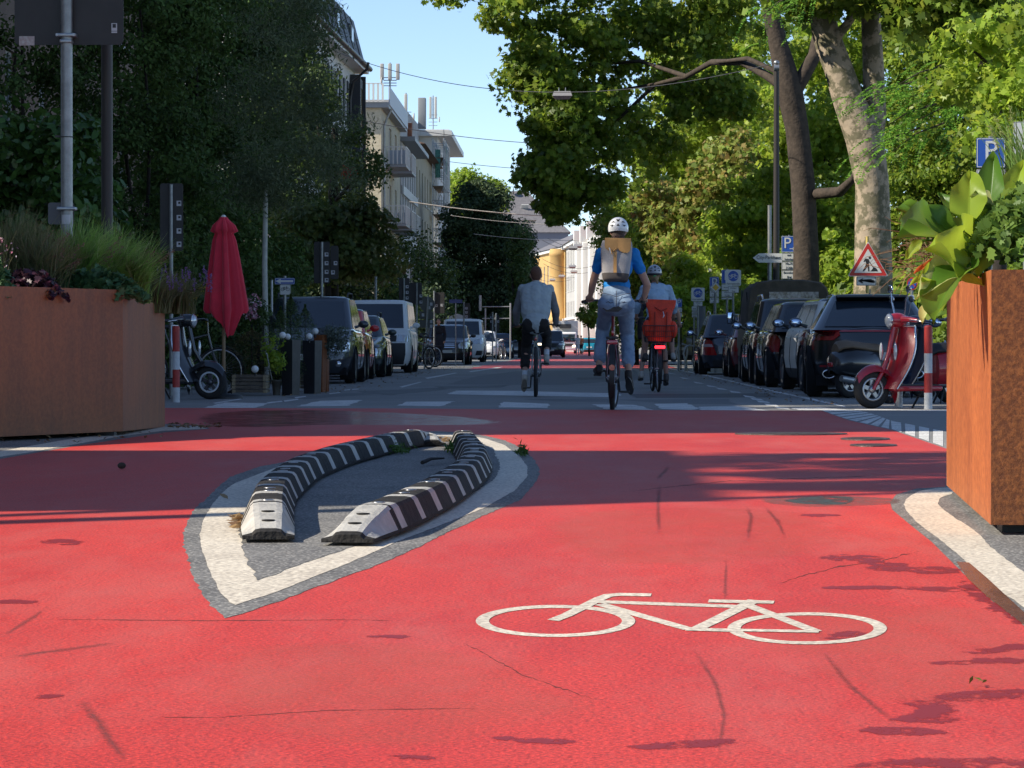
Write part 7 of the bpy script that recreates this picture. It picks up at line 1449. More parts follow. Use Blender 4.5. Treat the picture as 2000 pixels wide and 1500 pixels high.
# canvas topped off-road truck (boxy body, flat rear)
army = mat('army_green', (.085, .10, .075), .5, noise_=.2, nscale=5); canvas = mat('canvas', (.105, .085, .06), .9, noise_=.35, nscale=6, bump=.5, bscale=9)
p0 = PG(1458, 65.3); rt = thing('off_road_truck', 'boxy green off-road truck with brown canvas top and plastic rear window', 'truck', (p0.x+.86, p0.y+2.1, 0), 0, G1)
mb = MB(); mb.box((0, -.35, .78), (1.72, 3.4, .62), bev=.05); mb.box((0, 1.55, .80), (1.50, 1.0, .52), bev=.06)
for sd in (1, -1): mb.box((sd*.72, 1.55, .78), (.24, 1.05, .34), bev=.08)
mb.build('body', army, rt)
mb = MB(); sec = [(-.86, 1.08), (-.84, 1.5), (-.78, 1.88), (-.66, 2.0), (-.3, 2.05), (.3, 2.05), (.66, 2.0), (.78, 1.88), (.84, 1.5), (.86, 1.08)]
rows = []
for y in (-2.05, -1.95, -1.3, -.6, .1, .45): k = .97 if y == -2.05 else 1; sag = -.03*sin((y+2)*3)**2; rows.append([(x*k, y, z*(1 if z < 1.6 else 1)+(sag if z > 1.9 else 0)-(0 if y > -2.04 else .03*(z > 1.6))) for x, z in sec])
mb.grid(rows, 0, True); mb.add(rows[0], [tuple(range(10))[::-1]]); mb.add(rows[-1], [tuple(range(10))]); mb.build('canvas_top', canvas, rt)
mb = MB(); mb.box((.10, -2.065, 1.72), (1.0, .01, .16)); mb.build('rear_window', mat('plastic_window', (.05, .05, .05), .15, noise_=.8, nscale=9, col2=(.3, .3, .3), ramp=(.4, .6)), rt)
for sd in (1, -1):
    mb = MB(); mb.add([(sd*.868, .5, 1.12), (sd*.868, 1.0, 1.12), (sd*.80, .85, 1.85), (sd*.80, .5, 1.85)], [(0,1,2,3)]); mb.build('side_window', glass_c, rt)
    mb = MB(); mb.box((sd*.80, .75, 1.48), (.05, .04, .8)); mb.build('door_frame', army, rt)
    for a in (1.45, -1.05): wheel(rt, sd*.72, a, .37, .22)
    m_ = MB(); m_.box((sd*1.02, .98, 1.30), (.17, .05, .25), bev=.022); m_.cyl((sd*.86, .98, 1.2), (sd*.98, .98, 1.25), .014, n=6); mo = m_.build('side_mirror', plas, rt); g = MB(); g.box((sd*1.02, .95, 1.30), (.14, .01, .22), bev=.004); g.build('mirror_glass', mirror_g, mo)
    m_ = MB(); m_.box((sd*.74, -2.06, .80), (.10, .04, .16), bev=.01); m_.build('tail_light', tail_m, rt)
    m_ = MB(); m_.tube([(sd*.80, -1.6, 1.2), (sd*.83, -1.6, 1.8)], .012, 5); m_.build('canvas_strap', black_p, rt)
mb = MB(); mb.box((0, -2.0, .48), (1.6, .14, .16), bev=.02); mb.build('bumper', plas, rt)
mb = MB(); mb.box((0, 1.0, 1.48), (1.5, .03, .55)); mb.build('windscreen', glass_c, rt)
# white box lorry far away
b = PG(1104, 298); rt = thing('lorry', 'white box lorry coming down the street in the distance', 'lorry', b, pi); mb = MB(); mb.box((0, 0.6-1.6, 1.15), (2.1, 1.7, 1.7), bev=.12); mb.build('cab', white_c, rt)
mb = MB(); mb.box((0, -4.9, 1.95), (2.35, 5.2, 2.2), bev=.06); mb.build('box_body', mat('box_white', (.55, .53, .50), .6), rt)
mb = MB(); mb.box((0, -.13, 1.45), (1.8, .04, .72), bev=.015); mb.build('windscreen', glass_c, rt); mb = MB(); mb.box((0, -.13, .82), (1.5, .04, .26)); mb.build('grille', plas, rt); mb = MB(); mb.box((0, -2.1, 2.55), (1.1, .5, .4), bev=.05); mb.build('cooling_unit', plas, rt)
for sd in (1, -1):
    g = MB(); g.box((sd*.80, -.12, .70), (.3, .05, .16), bev=.01); g.build('headlight', lamp_lit, rt); m_ = MB(); m_.box((sd*1.2, -.4, 1.5), (.1, .08, .45), bev=.02); m_.build('side_mirror', plas, rt)
    for a in (-1.0, -6.2): wheel(rt, sd*.92, a, .40, .25)
# ---------------------------------------------------------------- scooters
def scooter(label, loc, rz, pm, seat_m, trim=chrome, ring=None, sc=1.0, mirrors=True, group=None, helm=False):
    rt = thing('scooter', label, 'scooter', loc, rz, group); rt.scale = (sc, sc, sc)
    def two(y, r_, nm):
        o = bpy.data.objects.new(nm, None); C.objects.link(o); o.parent = rt; o.location = (0, y, r_); mb = MB(); w_ = .055
        mb.lathe([(r_*.60, -w_*.8), (r_*.75, -w_), (r_*.93, -w_*.8), (r_, -w_*.3), (r_, w_*.3), (r_*.93, w_*.8), (r_*.75, w_), (r_*.60, w_*.8)], 32, axis='X'); mb.build('tyre', tyre_m, o)
        mb = MB(); mb.lathe([(r_*.52, -w_*.75), (r_*.62, -w_*.9), (r_*.62, w_*.9), (r_*.52, w_*.75)], 28, axis='X'); mb.build('rim', ring or rim_m, o)
        mb = MB(); mb.lathe([(0, -.05), (.035, -.05), (.045, -.02), (.045, .02), (.035, .05), (0, .05)], 14, axis='X')
        for k in range(5): R_ = Matrix.Rotation(2*pi*k/5, 3, 'X'); mb.box(R_@Vector((0, 0, r_*.32)), (.035, r_*.2, r_*.46), rot=R_)
        mb.build('hub', rim_d if ring else rim_m, o)
    two(.62, .215, 'front_wheel'); two(-.62, .215, 'rear_wheel')
    # front fender
    mb = MB(); rows = []
    for i in range(15):
        a = radians(200-165*i/14); rr_ = .255+.03*sin(pi*i/14); rows.append([(x*(.055+.045*sin(pi*(i+1)/16)), .62-.02-(-1)*0+rr_*cos(a), .215+rr_*sin(a)-(abs(x)**2)*.08) for x in (-1, -.92, -.7, -.35, 0, .35, .7, .92, 1)])
    mb.grid(rows, 0, True); mb.build('front_fender', pm, rt)
    mb = MB(); mb.tube([(-.05, .62, .215), (-.06, .52, .40), (0, .40, .62), (0, .33, .95)], [.022, .026, .03, .03], 8); mb.build('fork', pm, rt)
    # leg shield: curved sheet
    mb = MB(); rows = []
    for i in range(13):
        t = i/12; z = .22+.70*t; yc = .28+.16*(1-t)**2*1.0+.03*t-.0; y0 = .50-.24*t-.05*sin(pi*t); w_ = .20+.06*sin(pi*min(1, t*1.1))-.10*max(0, t-.75)*4*.35
        rows.append([(s*w_, y0-.09*abs(s)**2, z) for s in (-1, -.8, -.5, -.2, 0, .2, .5, .8, 1)])
    mb.grid(rows, 0, True); mb.grid([[(p[0]*.96, p[1]-.03, p[2]) for p in r_] for r_ in rows], 1, True); mb.build('leg_shield', [pm, blk], rt)
    mb = MB(); 
    for s in (0, -1): mb.tube([Vector(r_[s])+Vector((0, -.01, 0)) for r_ in rows], .012, 6)
    mb.tube([Vector(p)+Vector((0, -.01, .004)) for p in rows[-1]], .012, 6); mb.build('shield_trim', trim, rt)
    mb = MB(); mb.prism([(-.045, .0), (.045, 0), (.055, .05), (-.055, .05)], 0, .28, M=Matrix.Translation((0, .265, .42)) @ Matrix.Rotation(radians(-14), 4, 'X')); mb.build('steering_cover', pm, rt)
    mb = MB(); mb.sphere((.17, .41, .64), (.03, .02, .10), 10, 8); mb.sphere((-.17, .41, .64), (.03, .02, .10), 10, 8); mb.build('indicator', head_m, rt)
    # floor
    mb = MB(); mb.box((0, .12, .225), (.36, .62, .06), bev=.02); mb.build('footboard', pm, rt); mb = MB(); mb.box((0, .12, .262), (.30, .54, .015)); mb.build('floor_mat', blk, rt)
    # rear body
    mb = MB(); prof = [(-.92, .42, .05, .06), (-.88, .45, .15, .16), (-.78, .47, .21, .20), (-.62, .47, .235, .235), (-.42, .46, .225, .245), (-.25, .45, .19, .23), (-.16, .44, .15, .22)]
    rows = []
    for (y, zc, hw, hh) in prof: rows.append([(hw*cos(a), y, zc+hh*(sin(a) if sin(a) > -.3 else sin(a)*.9)) for a in [radians(-60+i*300/20) for i in range(21)]])
    mb.grid(rows, 0, True); mb.add(rows[0], [tuple(range(21))]); mb.add(rows[-1], [tuple(range(21))[::-1]]); mb.build('rear_body', pm, rt)
    mb = MB(); rows = []
    for (y, z, hw) in ((-.10, .70, .09), (-.16, .735, .12), (-.35, .745, .15), (-.50, .765, .155), (-.68, .785, .15), (-.80, .77, .12), (-.85, .73, .08)): rows.append([(hw*s, y, z-.07*abs(s)**2.5) for s in (-1.05, -1, -.8, -.4, 0, .4, .8, 1, 1.05)]+[(hw, y, z-.11), (0, y, z-.11), (-hw, y, z-.11)])
    mb.grid(rows, 0, True, closed=True); mb.add(rows[0], [tuple(range(12))]); mb.add(rows[-1], [tuple(range(12))[::-1]]); mb.build('seat', seat_m, rt)
    # handlebar and headlight
    mb = MB(); mb.sphere((0, .30, .99), (.105, .13, .085), 18, 12); 
    for s in (1, -1): mb.tube([(s*.06, .28, 1.0), (s*.2, .25, 1.0), (s*.30, .20, .985)], [.045, .03, .024], 8)
    hb = mb.build('handlebar', pm, rt); mb = MB()
    for s in (1, -1): mb.cyl((s*.29, .205, .988), (s*.40, .16, .98), .019, n=8)
    mb.build('grip', blk, hb); mb = MB()
    for s in (1, -1): mb.tube([(s*.24, .27, .99), (s*.32, .26, .985), (s*.40, .21, .975)], .006, 5)
    mb.build('brake_lever', chrome, hb)
    mb = MB(); mb.sphere((0, .395, .985), (.078, .045, .078), 18, 12); hl = mb.build('headlight', head_m, rt); mb = MB(); mb.tube([(.08*cos(a), .40, .985+.08*sin(a)) for a in [i*pi/10 for i in range(20)]], .008, 6, closed=True); mb.build('headlight_ring', chrome, hl)
    if mirrors:
        for s in (1, -1): mb = MB(); mb.tube([(s*.12, .27, 1.04), (s*.17, .28, 1.2), (s*.20, .27, 1.30)], .006, 6); mo = mb.build('mirror_stalk', chrome, rt); mb = MB(); mb.sphere((s*.22, .27, 1.34), (.06, .018, .05), 14, 8); mb.build('mirror', chrome, mo)
    mb = MB(); mb.tube([(.10, -.45, .22), (.14, -.62, .23), (.14, -.85, .27)], [.03, .05, .045], 10); mb.build('exhaust', metal_g, rt)
    mb = MB(); mb.box((0, -.93, .45), (.10, .03, .06), bev=.01); mb.build('tail_light', tail_m, rt)
    mb = MB(); mb.tube([(.06, -.05, .2), (.16, .02, .0)], .012, 6); mb.tube([(-.06, -.05, .2), (-.16, .02, .0)], .012, 6); mb.build('stand', metal_d, rt); return rt
tan_s = mat('seat_tan', (.34, .22, .12), .6); blk_s = mat('seat_black', (.02, .02, .022), .5); brown_s = mat('seat_brown', (.16, .11, .07), .6)
vred = paint('scooter_red', (.42, .012, .025)); vblk = paint('scooter_black', (.012, .013, .016)); vnavy = paint('scooter_navy', (.012, .022, .05))
b = G(1701, 796); d_ = Vector((sin(radians(-62)), cos(radians(-62)))); 
# front wheel contact at b; heading towards the left and to the camera
def place_scooter(label, u, v, hd, **k):
    b = G(u, v); f = Vector((sin(hd), cos(hd), 0)); k.setdefault('sc', 1.0); loc = b-f*.62*k['sc']; return scooter(label, loc, -hd, **k)
place_scooter('bright red scooter with chrome trim and round headlight beside the right planter', 1702, 798, radians(-112), pm=vred, seat_m=blk_s, sc=1.0, group='scooters parked on the right')
place_scooter('navy blue scooter with tan seat standing behind the red scooter', 1737, 788, radians(-100), pm=vnavy, seat_m=tan_s, sc=1.0, mirrors=False, group='scooters parked on the right')
place_scooter('dark scooter with brown seat seen from behind beside the black estate car', 1800, 776, radians(58), pm=vblk, seat_m=brown_s, sc=1.0, mirrors=True, group='scooters parked on the right')
place_scooter('grey scooter with chrome mirrors half hidden by the right planter', 1850, 786, radians(-140), pm=silver, seat_m=blk_s, sc=1.05, group='scooters parked on the right')
place_scooter('glossy black scooter with white wheel ring behind the left bollard', 411, 780, radians(104), pm=vblk, seat_m=blk_s, ring=mat('ring_white', (.65, .68, .72), .3), sc=1.05, mirrors=True)
print('vehicles ok')
# ================================================================ BICYCLES
def bike(label, loc, rz, fm, sc=1.0, group=None, saddle_z=1.0, bar_z=1.08, rack=True, guard=True, basket=False, refl=False, tail=None, steer=0.0, crank=0.0, tyre_w=.021, fork_m=None, grips=.29, drop=False):
    rt = thing('bicycle', label, 'bicycle', loc, rz, group); rt.scale = (sc, sc, sc); R_ = .345
    def whl(y, nm, st=0.0):
        o = bpy.data.objects.new(nm, None); C.objects.link(o); o.parent = rt; o.location = (0, y, R_); o.rotation_euler = (0, 0, st)
        mb = MB(); mb.lathe([(R_-.035+.022*0+tyre_w*(1+cos(a))*.85, tyre_w*sin(a)) for a in [i*pi/5 for i in range(11)]], 44, axis='X'); mb.build('tyre', tyre_m, o)
        mb = MB(); mb.lathe([(R_-.055, -.011), (R_-.030, -.012), (R_-.030, .012), (R_-.055, .011), (R_-.055, -.011)], 44, axis='X'); mb.build('rim', rim_m, o)
        mb = MB(); mb.cyl((-.05, 0, 0), (.05, 0, 0), .018, n=10)
        for k in range(28): a = 2*pi*k/28; s = .028*(1 if k % 2 else -1); mb.cyl((s, .016*cos(a+.5), .016*sin(a+.5)), (0, (R_-.045)*cos(a), (R_-.045)*sin(a)), .0014, n=4, caps=False)
        mb.build('spokes', metal_g, o); return o
    whl(-.54, 'rear_wheel'); whl(.54, 'front_wheel', steer)
    bb = (0, -.10, .29); sp = (0, -.24, saddle_z-.12); ht, hb_ = (0, .37, .86), (0, .42, .66)
    mb = MB(); t = .016; mb.tube([bb, (0, -.20, .78)], t, 8); mb.tube([(0, -.20, .78), sp, (0, -.25, saddle_z-.03)], .0135, 8); mb.tube([(0, -.19, .72), ht], t, 8); mb.tube([bb, hb_], .02, 8); mb.tube([ht, hb_], .02, 8)
    for s in (1, -1): mb.tube([(s*.02, bb[1], bb[2]), (s*.062, -.54, R_)], .009, 6); mb.tube([(s*.018, -.195, .76), (s*.062, -.54, R_)], .008, 6)
    mb.build('frame', fm, rt)
    mb = MB(); mb.tube([ht, (0, .36, bar_z-.04)], .014, 8)
    for s in (1, -1): mb.tube([(s*.045, .425, .66), (s*.058, .47, .52), (s*.058, .54, R_)], .011, 6)
    mb.tube([(-.05, .425, .66), (.05, .425, .66)], .016, 6); mb.build('fork', fork_m or fm, rt)
    mb = MB(); g = grips
    mb.tube([(-g, .22, bar_z), (-g*.6, .33, bar_z+.01), (0, .37, bar_z-.03), (g*.6, .33, bar_z+.01), (g, .22, bar_z)], .012, 8); hbo = mb.build('handlebar', metal_d, rt); mb = MB()
    for s in (1, -1): mb.cyl((s*(g-.005), .225, bar_z), (s*(g+.035), .13, bar_z-.01), .017, n=10); mb.tube([(s*(g-.04), .27, bar_z), (s*(g+.02), .24, bar_z-.03), (s*(g+.06), .16, bar_z-.035)], .005, 5)
    mb.build('grip', blk, hbo)
    mb = MB(); rows = []
    for i in range(9):
        t_ = i/8; y = -.38+.27*t_; w_ = .085*(1-t_)**.7+.02; rows.append([(w_*s, y, saddle_z-.035*abs(s)**3+.02*(1-t_)**2-.0) for s in (-1, -.7, -.3, 0, .3, .7, 1)]+[(w_*.6, y, saddle_z-.05), (-w_*.6, y, saddle_z-.05)])
    mb.grid(rows, 0, True, closed=True); mb.add(rows[0], [tuple(range(9))]); mb.add(rows[-1], [tuple(range(9))[::-1]]); so = mb.build('saddle', blk_s, rt)
    mb = MB(); ca, sa = cos(crank), sin(crank)
    mb.cyl((-.06, *bb[1:]), (.06, *bb[1:]), .02, n=10); mb.lathe([(.0, .045), (.09, .045), (.092, .048), (.09, .051), (0, .051)], 28, axis='X', M=Matrix.Translation((0, bb[1], bb[2])))
    for s in (1, -1): mb.tube([(s*.065, bb[1], bb[2]), (s*.075, bb[1]+s*.17*sa, bb[2]+s*-.17*ca)], .010, 6)
    cr = mb.build('crank', metal_d, rt)
    for s in (1, -1): p = MB(); p.box((s*.13, bb[1]+s*.17*sa, bb[2]-s*.17*ca), (.10, .09, .022), bev=.006); p.build('pedal', blk, cr)
    mb = MB(); mb.tube([(.048, bb[1], bb[2]+.09), (.048, -.54, R_+.035)], .004, 4); mb.tube([(.048, bb[1], bb[2]-.09), (.048, -.54, R_-.035)], .004, 4); mb.build('chain', metal_d, rt)
    if guard:
        for y, a0, a1 in ((-.54, 40, 215), (.54, -5, 160)):
            mb = MB(); rows = [[(x*.026, y+(R_+.022)*cos(a), R_+(R_+.022)*sin(a)-abs(x)*.006) for x in (-1, -.5, 0, .5, 1)] for a in [radians(a0+(a1-a0)*i/18) for i in range(19)]]; mb.grid(rows, 0, True); mb.build('mudguard', blk, rt)
    if rack:
        mb = MB()
        for s in (1, -1): mb.tube([(s*.06, -.28, .72), (s*.06, -.78, .72)], .006, 6); mb.tube([(s*.062, -.54, R_), (s*.06, -.62, .72)], .006, 6); mb.tube([(s*.062, -.54, R_), (s*.06, -.45, .72)], .006, 6)
        mb.tube([(-.06, -.78, .72), (.06, -.78, .72)], .006, 6); mb.tube([(-.06, -.5, .72), (.06, -.5, .72)], .006, 6); ro = mb.build('rack', metal_d, rt)
        if refl: m_ = MB(); m_.box((0, -.80, .70), (.11, .02, .045), bev=.008); m_.build('rear_reflector', mat('reflector', (.45, .05, .07), .15, coat=1), ro); m_ = MB(); m_.box((0, -.795, .745), (.12, .03, .028), bev=.006); m_.build('reflector_cap', blk, ro); m_ = MB(); m_.cyl((0, -.895, .44), (0, -.91, .44), .03, n=18); m_.build('mudguard_reflector', mat('reflector_red', (.5, .01, .015), .15, coat=1), ro)
        if basket:
            m_ = MB(); z0, z1 = .74, .98
            for z in (z0, z0+.08, z0+.16, z1): k = .85+.15*(z-z0)/(z1-z0); m_.tube([(x*.23*k, -.56+y*.17*k, z) for x, y in ((-1,-1),(1,-1),(1,1),(-1,1))], .004 if z < z1 else .007, 5, closed=True)
            for i in range(15):
                x = -1+2*i/14
                for y in (-1, 1): m_.cyl((x*.195, -.56+y*.145, z0), (x*.23, -.56+y*.17, z1), .0025, n=4)
            for i in range(11):
                y = -1+2*i/10
                for x in (-1, 1): m_.cyl((x*.195, -.56+y*.145, z0), (x*.23, -.56+y*.17, z1), .0025, n=4)
            for i in range(9): x = -1+2*i/8; m_.cyl((x*.195, -.705, z0), (x*.195, -.415, z0), .0025, n=4)
            m_.build('basket', metal_d, rt)
    if tail: m_ = MB(); m_.box((0, -.81, .665 if basket else .70), (.15, .03, .045), bev=.012); m_.build('tail_light', tail, rt)
    else: m_ = MB(); m_.box((0, -.30, .80), (.03, .02, .05), bev=.006); m_.build('rear_light', tail_m, rt)
    return rt
def bike_at(label, u, v, hd=0.0, **k):
    b = G(u, v); f = Vector((sin(hd), cos(hd), 0)); return bike(label, b+f*.54*k.get('sc', 1.0), -hd, **k)
fr_red = paint('frame_dark_red', (.14, .012, .02)); fr_grey = paint('frame_grey', (.30, .33, .30)); fr_blk = paint('frame_black', (.02, .02, .022))
tail_lit = mat('tail_light_lit', (1.0, .02, .03), .3, emit=3.0)
GB = 'bicycles being ridden away from the camera'
B1 = bike_at('silver-green bicycle ridden by the man in the grey shirt', 1046, 775, 0, fm=fr_grey, group=GB, saddle_z=1.0, bar_z=1.0, rack=False, guard=False, crank=pi, tyre_w=.024)
B2 = bike_at('dark red bicycle with red reflectors under the woman in the blue shirt', 1196, 800, radians(1.5), fm=fr_red, sc=1.06, group=GB, saddle_z=1.07, bar_z=1.14, refl=True, crank=radians(-50), steer=radians(-6), tyre_w=.026)
B3 = bike_at('black bicycle with wire basket and lit red tail light', 1286, 766, radians(-3), fm=fr_blk, sc=1.03, group=GB, saddle_z=1.02, bar_z=1.10, basket=True, tail=tail_lit, crank=pi)
B4 = bike_at('black bicycle almost hidden behind the one with the basket', 1283, 758, 0, fm=fr_blk, sc=1.03, group=GB, saddle_z=1.0, bar_z=1.08, crank=radians(0))
GP = 'bicycles parked beside the white camper van'
def park(label, u, v, hd, **k): return bike_at(label, u, v, hd, fm=fr_blk, group=GP, **k)
park('parked black bicycle with front wheel nearest the camera', 838, 721, radians(-152)); park('parked black bicycle leaning just behind the other parked one', 850, 717, radians(-138))
bike_at('dark bicycle standing behind the glossy black scooter on the left', 282, 772, radians(90), fm=fr_blk, sc=1.0)
bike_at('bicycle parked between the dark cars left of the first cyclist', 985, 703, radians(190), fm=fr_blk, rack=False)
# ================================================================ PEOPLE
skin = mat('skin', (.48, .27, .19), .55, noise_=.12, nscale=20); skin_d = mat('skin_tan', (.40, .22, .15), .55, noise_=.12, nscale=20); hair_b = mat('hair_brown', (.055, .03, .02), .7, bump=.5, bscale=90); hair_r = mat('hair_auburn', (.11, .045, .025), .7, bump=.5, bscale=90); hair_bl = mat('hair_blond', (.30, .20, .10), .7, bump=.5, bscale=90)
eye_m = mat('eye', (.03, .02, .02), .2)
def organic(name, caps, m, parent, voxel=.010, smooth=5, wrinkle=0.0, seed=0, extra=None):
    """one continuous skin round tapered limbs and ellipsoids"""
    mb = MB()
    for c in caps:
        if c[0] == 'e': _, p, r_, *R = c; mb.sphere(p, r_, 20, 14, R=R[0] if R else None)
        else:
            _, a, b, r0, r1 = c; mb.cyl(a, b, r0, r1, 16, caps=True); mb.sphere(a, r0, 16, 12); mb.sphere(b, r1, 16, 12)
    o = mb.build(name, m, None); md = o.modifiers.new('r', 'REMESH'); md.mode = 'VOXEL'; md.voxel_size = voxel; md.use_smooth_shade = True
    s = o.modifiers.new('s', 'SMOOTH'); s.factor = .6; s.iterations = smooth
    C.objects.unlink(o); me = bake(o); C.objects.link(o); old = o.data; o.modifiers.clear(); o.data = me; bpy.data.meshes.remove(old); me.name = name
    if wrinkle:
        nb = np.empty(len(me.vertices)*3, dtype=np.float32); me.vertex_normals.foreach_get('vector', nb); nb = nb.reshape(-1, 3); nw = []
        for v, vn in zip(me.vertices, nb):
            c = v.co.copy(); n1 = noise.noise(Vector((c.x*9+seed, c.y*9, c.z*16+seed))); n2 = noise.noise(Vector((c.x*22, c.y*22+seed, c.z*30+(c.x*14))))
            k_ = (abs(n1)*-1.6+.3)*wrinkle+n2*wrinkle*.45; nw += [c.x+float(vn[0])*k_, c.y+float(vn[1])*k_, c.z+float(vn[2])*k_]
        me.vertices.foreach_set('co', nw)
    if extra:
        bm = bmesh.new(); bm.from_mesh(me); tmp = bpy.data.meshes.new('t'); tmp.from_pydata([tuple(v) for v in extra.v], [], extra.f)
        for p in tmp.polygons: p.use_smooth = True
        bm.from_mesh(tmp); bm.to_mesh(me); bm.free(); bpy.data.meshes.remove(tmp)
    for p in me.polygons: p.use_smooth = True
    me.materials.clear(); me.materials.append(m); o.parent = parent; return o
V = Vector
def person(label, loc, rz, sc, J, top_m, leg_m, shoe_m, sk=skin, hair=hair_b, sleeve=.55, leg_cut=1.0, hem=.0, group=None, hair_kind='short', lo=False, top_caps=(), under=None, sock=None, shirt_low=.0, loose=1.0, waist=0.0):
    rt = thing('person', label, 'person', loc, rz, group); rt.scale = (sc, sc, sc); J = {k: V(v) for k, v in J.items()}; vx = .018 if lo else .0085
    hip = (J['hipL']+J['hipR'])/2; ch = (J['shL']+J['shR'])/2; sp = hip.lerp(ch, .5)+V((0, -.02, 0)); up = (ch-hip).normalized(); hd = J['head']
    Rt = up.to_track_quat('Z', 'Y').to_matrix() if abs(up.y) > .01 else Matrix.Identity(3)
    ang = atan2(up.y, up.z); Rt = Matrix.Rotation(-ang, 3, 'X')
    tor = lambda g: [('e', hip+up*.02, (.155+g, .115+g, .12+g), Rt), ('e', hip.lerp(ch, .35), (.130+g, .095+g, .13+g), Rt), ('e', hip.lerp(ch, .72), (.150+g, .105+g, .15+g), Rt), ('e', ch-up*.02, (.165+g, .085+g, .085+g), Rt)]
    caps = tor(0)+[('c', ch+up*.0, hd-V((0, .01, .07)), .056, .050), ('e', hd, (.076, .095, .108)), ('e', hd+V((0, .045, -.065)), (.052, .055, .05)), ('c', hd+V((0, .090, .0)), hd+V((0, .112, -.025)), .010, .014), ('e', hd+V((0, .088, -.062)), (.024, .014, .010))]
    for s in ('L', 'R'):
        sx = -1 if s == 'L' else 1; sh, el, wr = J['sh'+s], J['el'+s], J['wr'+s]; hi, kn, an, toe, heel = J['hip'+s], J['kn'+s], J['an'+s], J['toe'+s], J['heel'+s]
        caps += [('e', hd+V((sx*.078, -.01, -.01)), (.012, .022, .032)), ('e', sh, (.062, .060, .062)), ('c', sh, el, .050, .040), ('c', el, el.lerp(wr, .35), .041, .040), ('c', el.lerp(wr, .35), wr, .040, .027)]
        caps += [('c', hi, kn, .086, .056), ('e', hi+V((0, -.05, -.01)), (.095, .085, .095)), ('c', kn, kn.lerp(an, .35)+V((0, -.015, 0)), .052, .055), ('c', kn.lerp(an, .35)+V((0, -.015, 0)), an, .053, .035), ('c', an, heel, .034, .032), ('c', heel, toe, .034, .030)]
        ha = J['ha'+s]; caps += [('c', wr, wr.lerp(ha, .6), .028, .030), ('e', ha, (.040, .046, .026))]
    ex = MB()
    for s in ('L', 'R'):
        sx = -1 if s == 'L' else 1; ha = J['ha'+s]; grip = J.get('grip', True)
        for i, L in enumerate((.9, 1.0, .96, .78)):
            dx = sx*(-.030+.020*i)
            if grip: pts = [ha+V((dx, .025, .008)), ha+V((dx, .055*L, .0)), ha+V((dx, .062*L, -.030)), ha+V((dx, .036, -.048*L))]
            else: pts = [ha+V((dx*.9, .0, -.02)), ha+V((dx, .012, -.055*L)), ha+V((dx, .030, -.085*L)), ha+V((dx*.9, .035, -.10*L))]
            ex.tube(pts, [.0098, .0094, .0086, .0075], 8)
        th = [ha+V((-sx*.030, .0, -.005)), ha+V((-sx*.046, .026, -.018)), ha+V((-sx*.036, .046, -.034))] if grip else [ha+V((-sx*.03, .01, 0)), ha+V((-sx*.045, .03, -.03)), ha+V((-sx*.04, .045, -.055))]
        ex.tube(th, [.012, .0105, .009], 8)
    for sx in (1, -1): ex.sphere(hd+V((sx*.032, .078, .008)), .011, 8, 6)
    body = organic('body', caps, sk, rt, vx, 4, extra=None if lo else ex)
    # clothing
    g = .014*loose; tc = tor(g)[1 if waist else 0:]
    for s in ('L', 'R'):
        sh, el, wr = J['sh'+s], J['el'+s], J['wr'+s]; tc += [('e', sh, (.072, .070, .068))]
        if sleeve <= 1: tc.append(('c', sh, sh.lerp(el, sleeve), .064, .058))
        else: tc += [('c', sh, el, .066, .058), ('c', el, el.lerp(wr, sleeve-1), .058, .046)]
    if shirt_low: tc.append(('e', hip+up*(.02-shirt_low), (.175, .135, .09), Rt))
    organic('shirt', tc+list(top_caps), top_m, rt, vx*1.15, 4, 0 if lo else .009, 3)
    lc = [('e', hip+V((0, 0, -.01)), (.168, .132, .13), Rt)]
    if waist: lc += [('e', hip+up*waist, (.150, .118, .085), Rt), ('e', hip+up*waist*.55, (.160, .128, .10), Rt)]
    for s in ('L', 'R'):
        hi, kn, an = J['hip'+s], J['kn'+s], J['an'+s]; lc += [('e', hi+V((0, -.05, -.01)), (.107, .097, .105)), ('c', hi, hi.lerp(kn, min(1, leg_cut*2)), .097, .071+hem*.3 if leg_cut >= .5 else .088)]
        if leg_cut > .5: lc.append(('c', kn, kn.lerp(an, (leg_cut-.5)*2), .067+hem*.4, .056+hem))
    organic('trousers', lc, leg_m, rt, vx*1.15, 4, 0 if lo else .009, 7)
    for s in ('L', 'R'):
        an, toe, heel = J['an'+s], J['toe'+s], J['heel'+s]; d = (toe-heel).normalized(); dn = d.cross(V((1, 0, 0))).normalized(); dn = dn if dn.z < 0 else -dn
        if sock: organic('sock', [('c', an.lerp(J['kn'+s], .22), an, .040, .040), ('c', an, heel, .039, .036)], sock, rt, vx, 2)
        so = organic('shoe', [('c', an.lerp(heel, .55), heel, .043, .042), ('c', heel, toe, .042, .040), ('c', an.lerp(heel, .6), toe, .036, .036)], shoe_m, rt, vx, 2)
        sl_ = MB(); q_ = d.to_track_quat('Y', 'Z').to_matrix(); mid = (toe+heel)/2+dn*.036; L = (toe-heel).length/2+.042; ax = V((1, 0, 0)); pts = []
        for i in range(20): a = 2*pi*i/20; pts.append(mid+d*(L*sin(a))+ax*((.043 if sin(a) > 0 else .036)*cos(a)))
        n = 20; vs = pts+[p+dn*.020 for p in pts]; sl_.add(vs, [tuple(range(n)), tuple(range(n, 2*n))[::-1]]+[(i, (i+1) % n, n+(i+1) % n, n+i) for i in range(n)]); sl_.build('sole', under or blk, so)
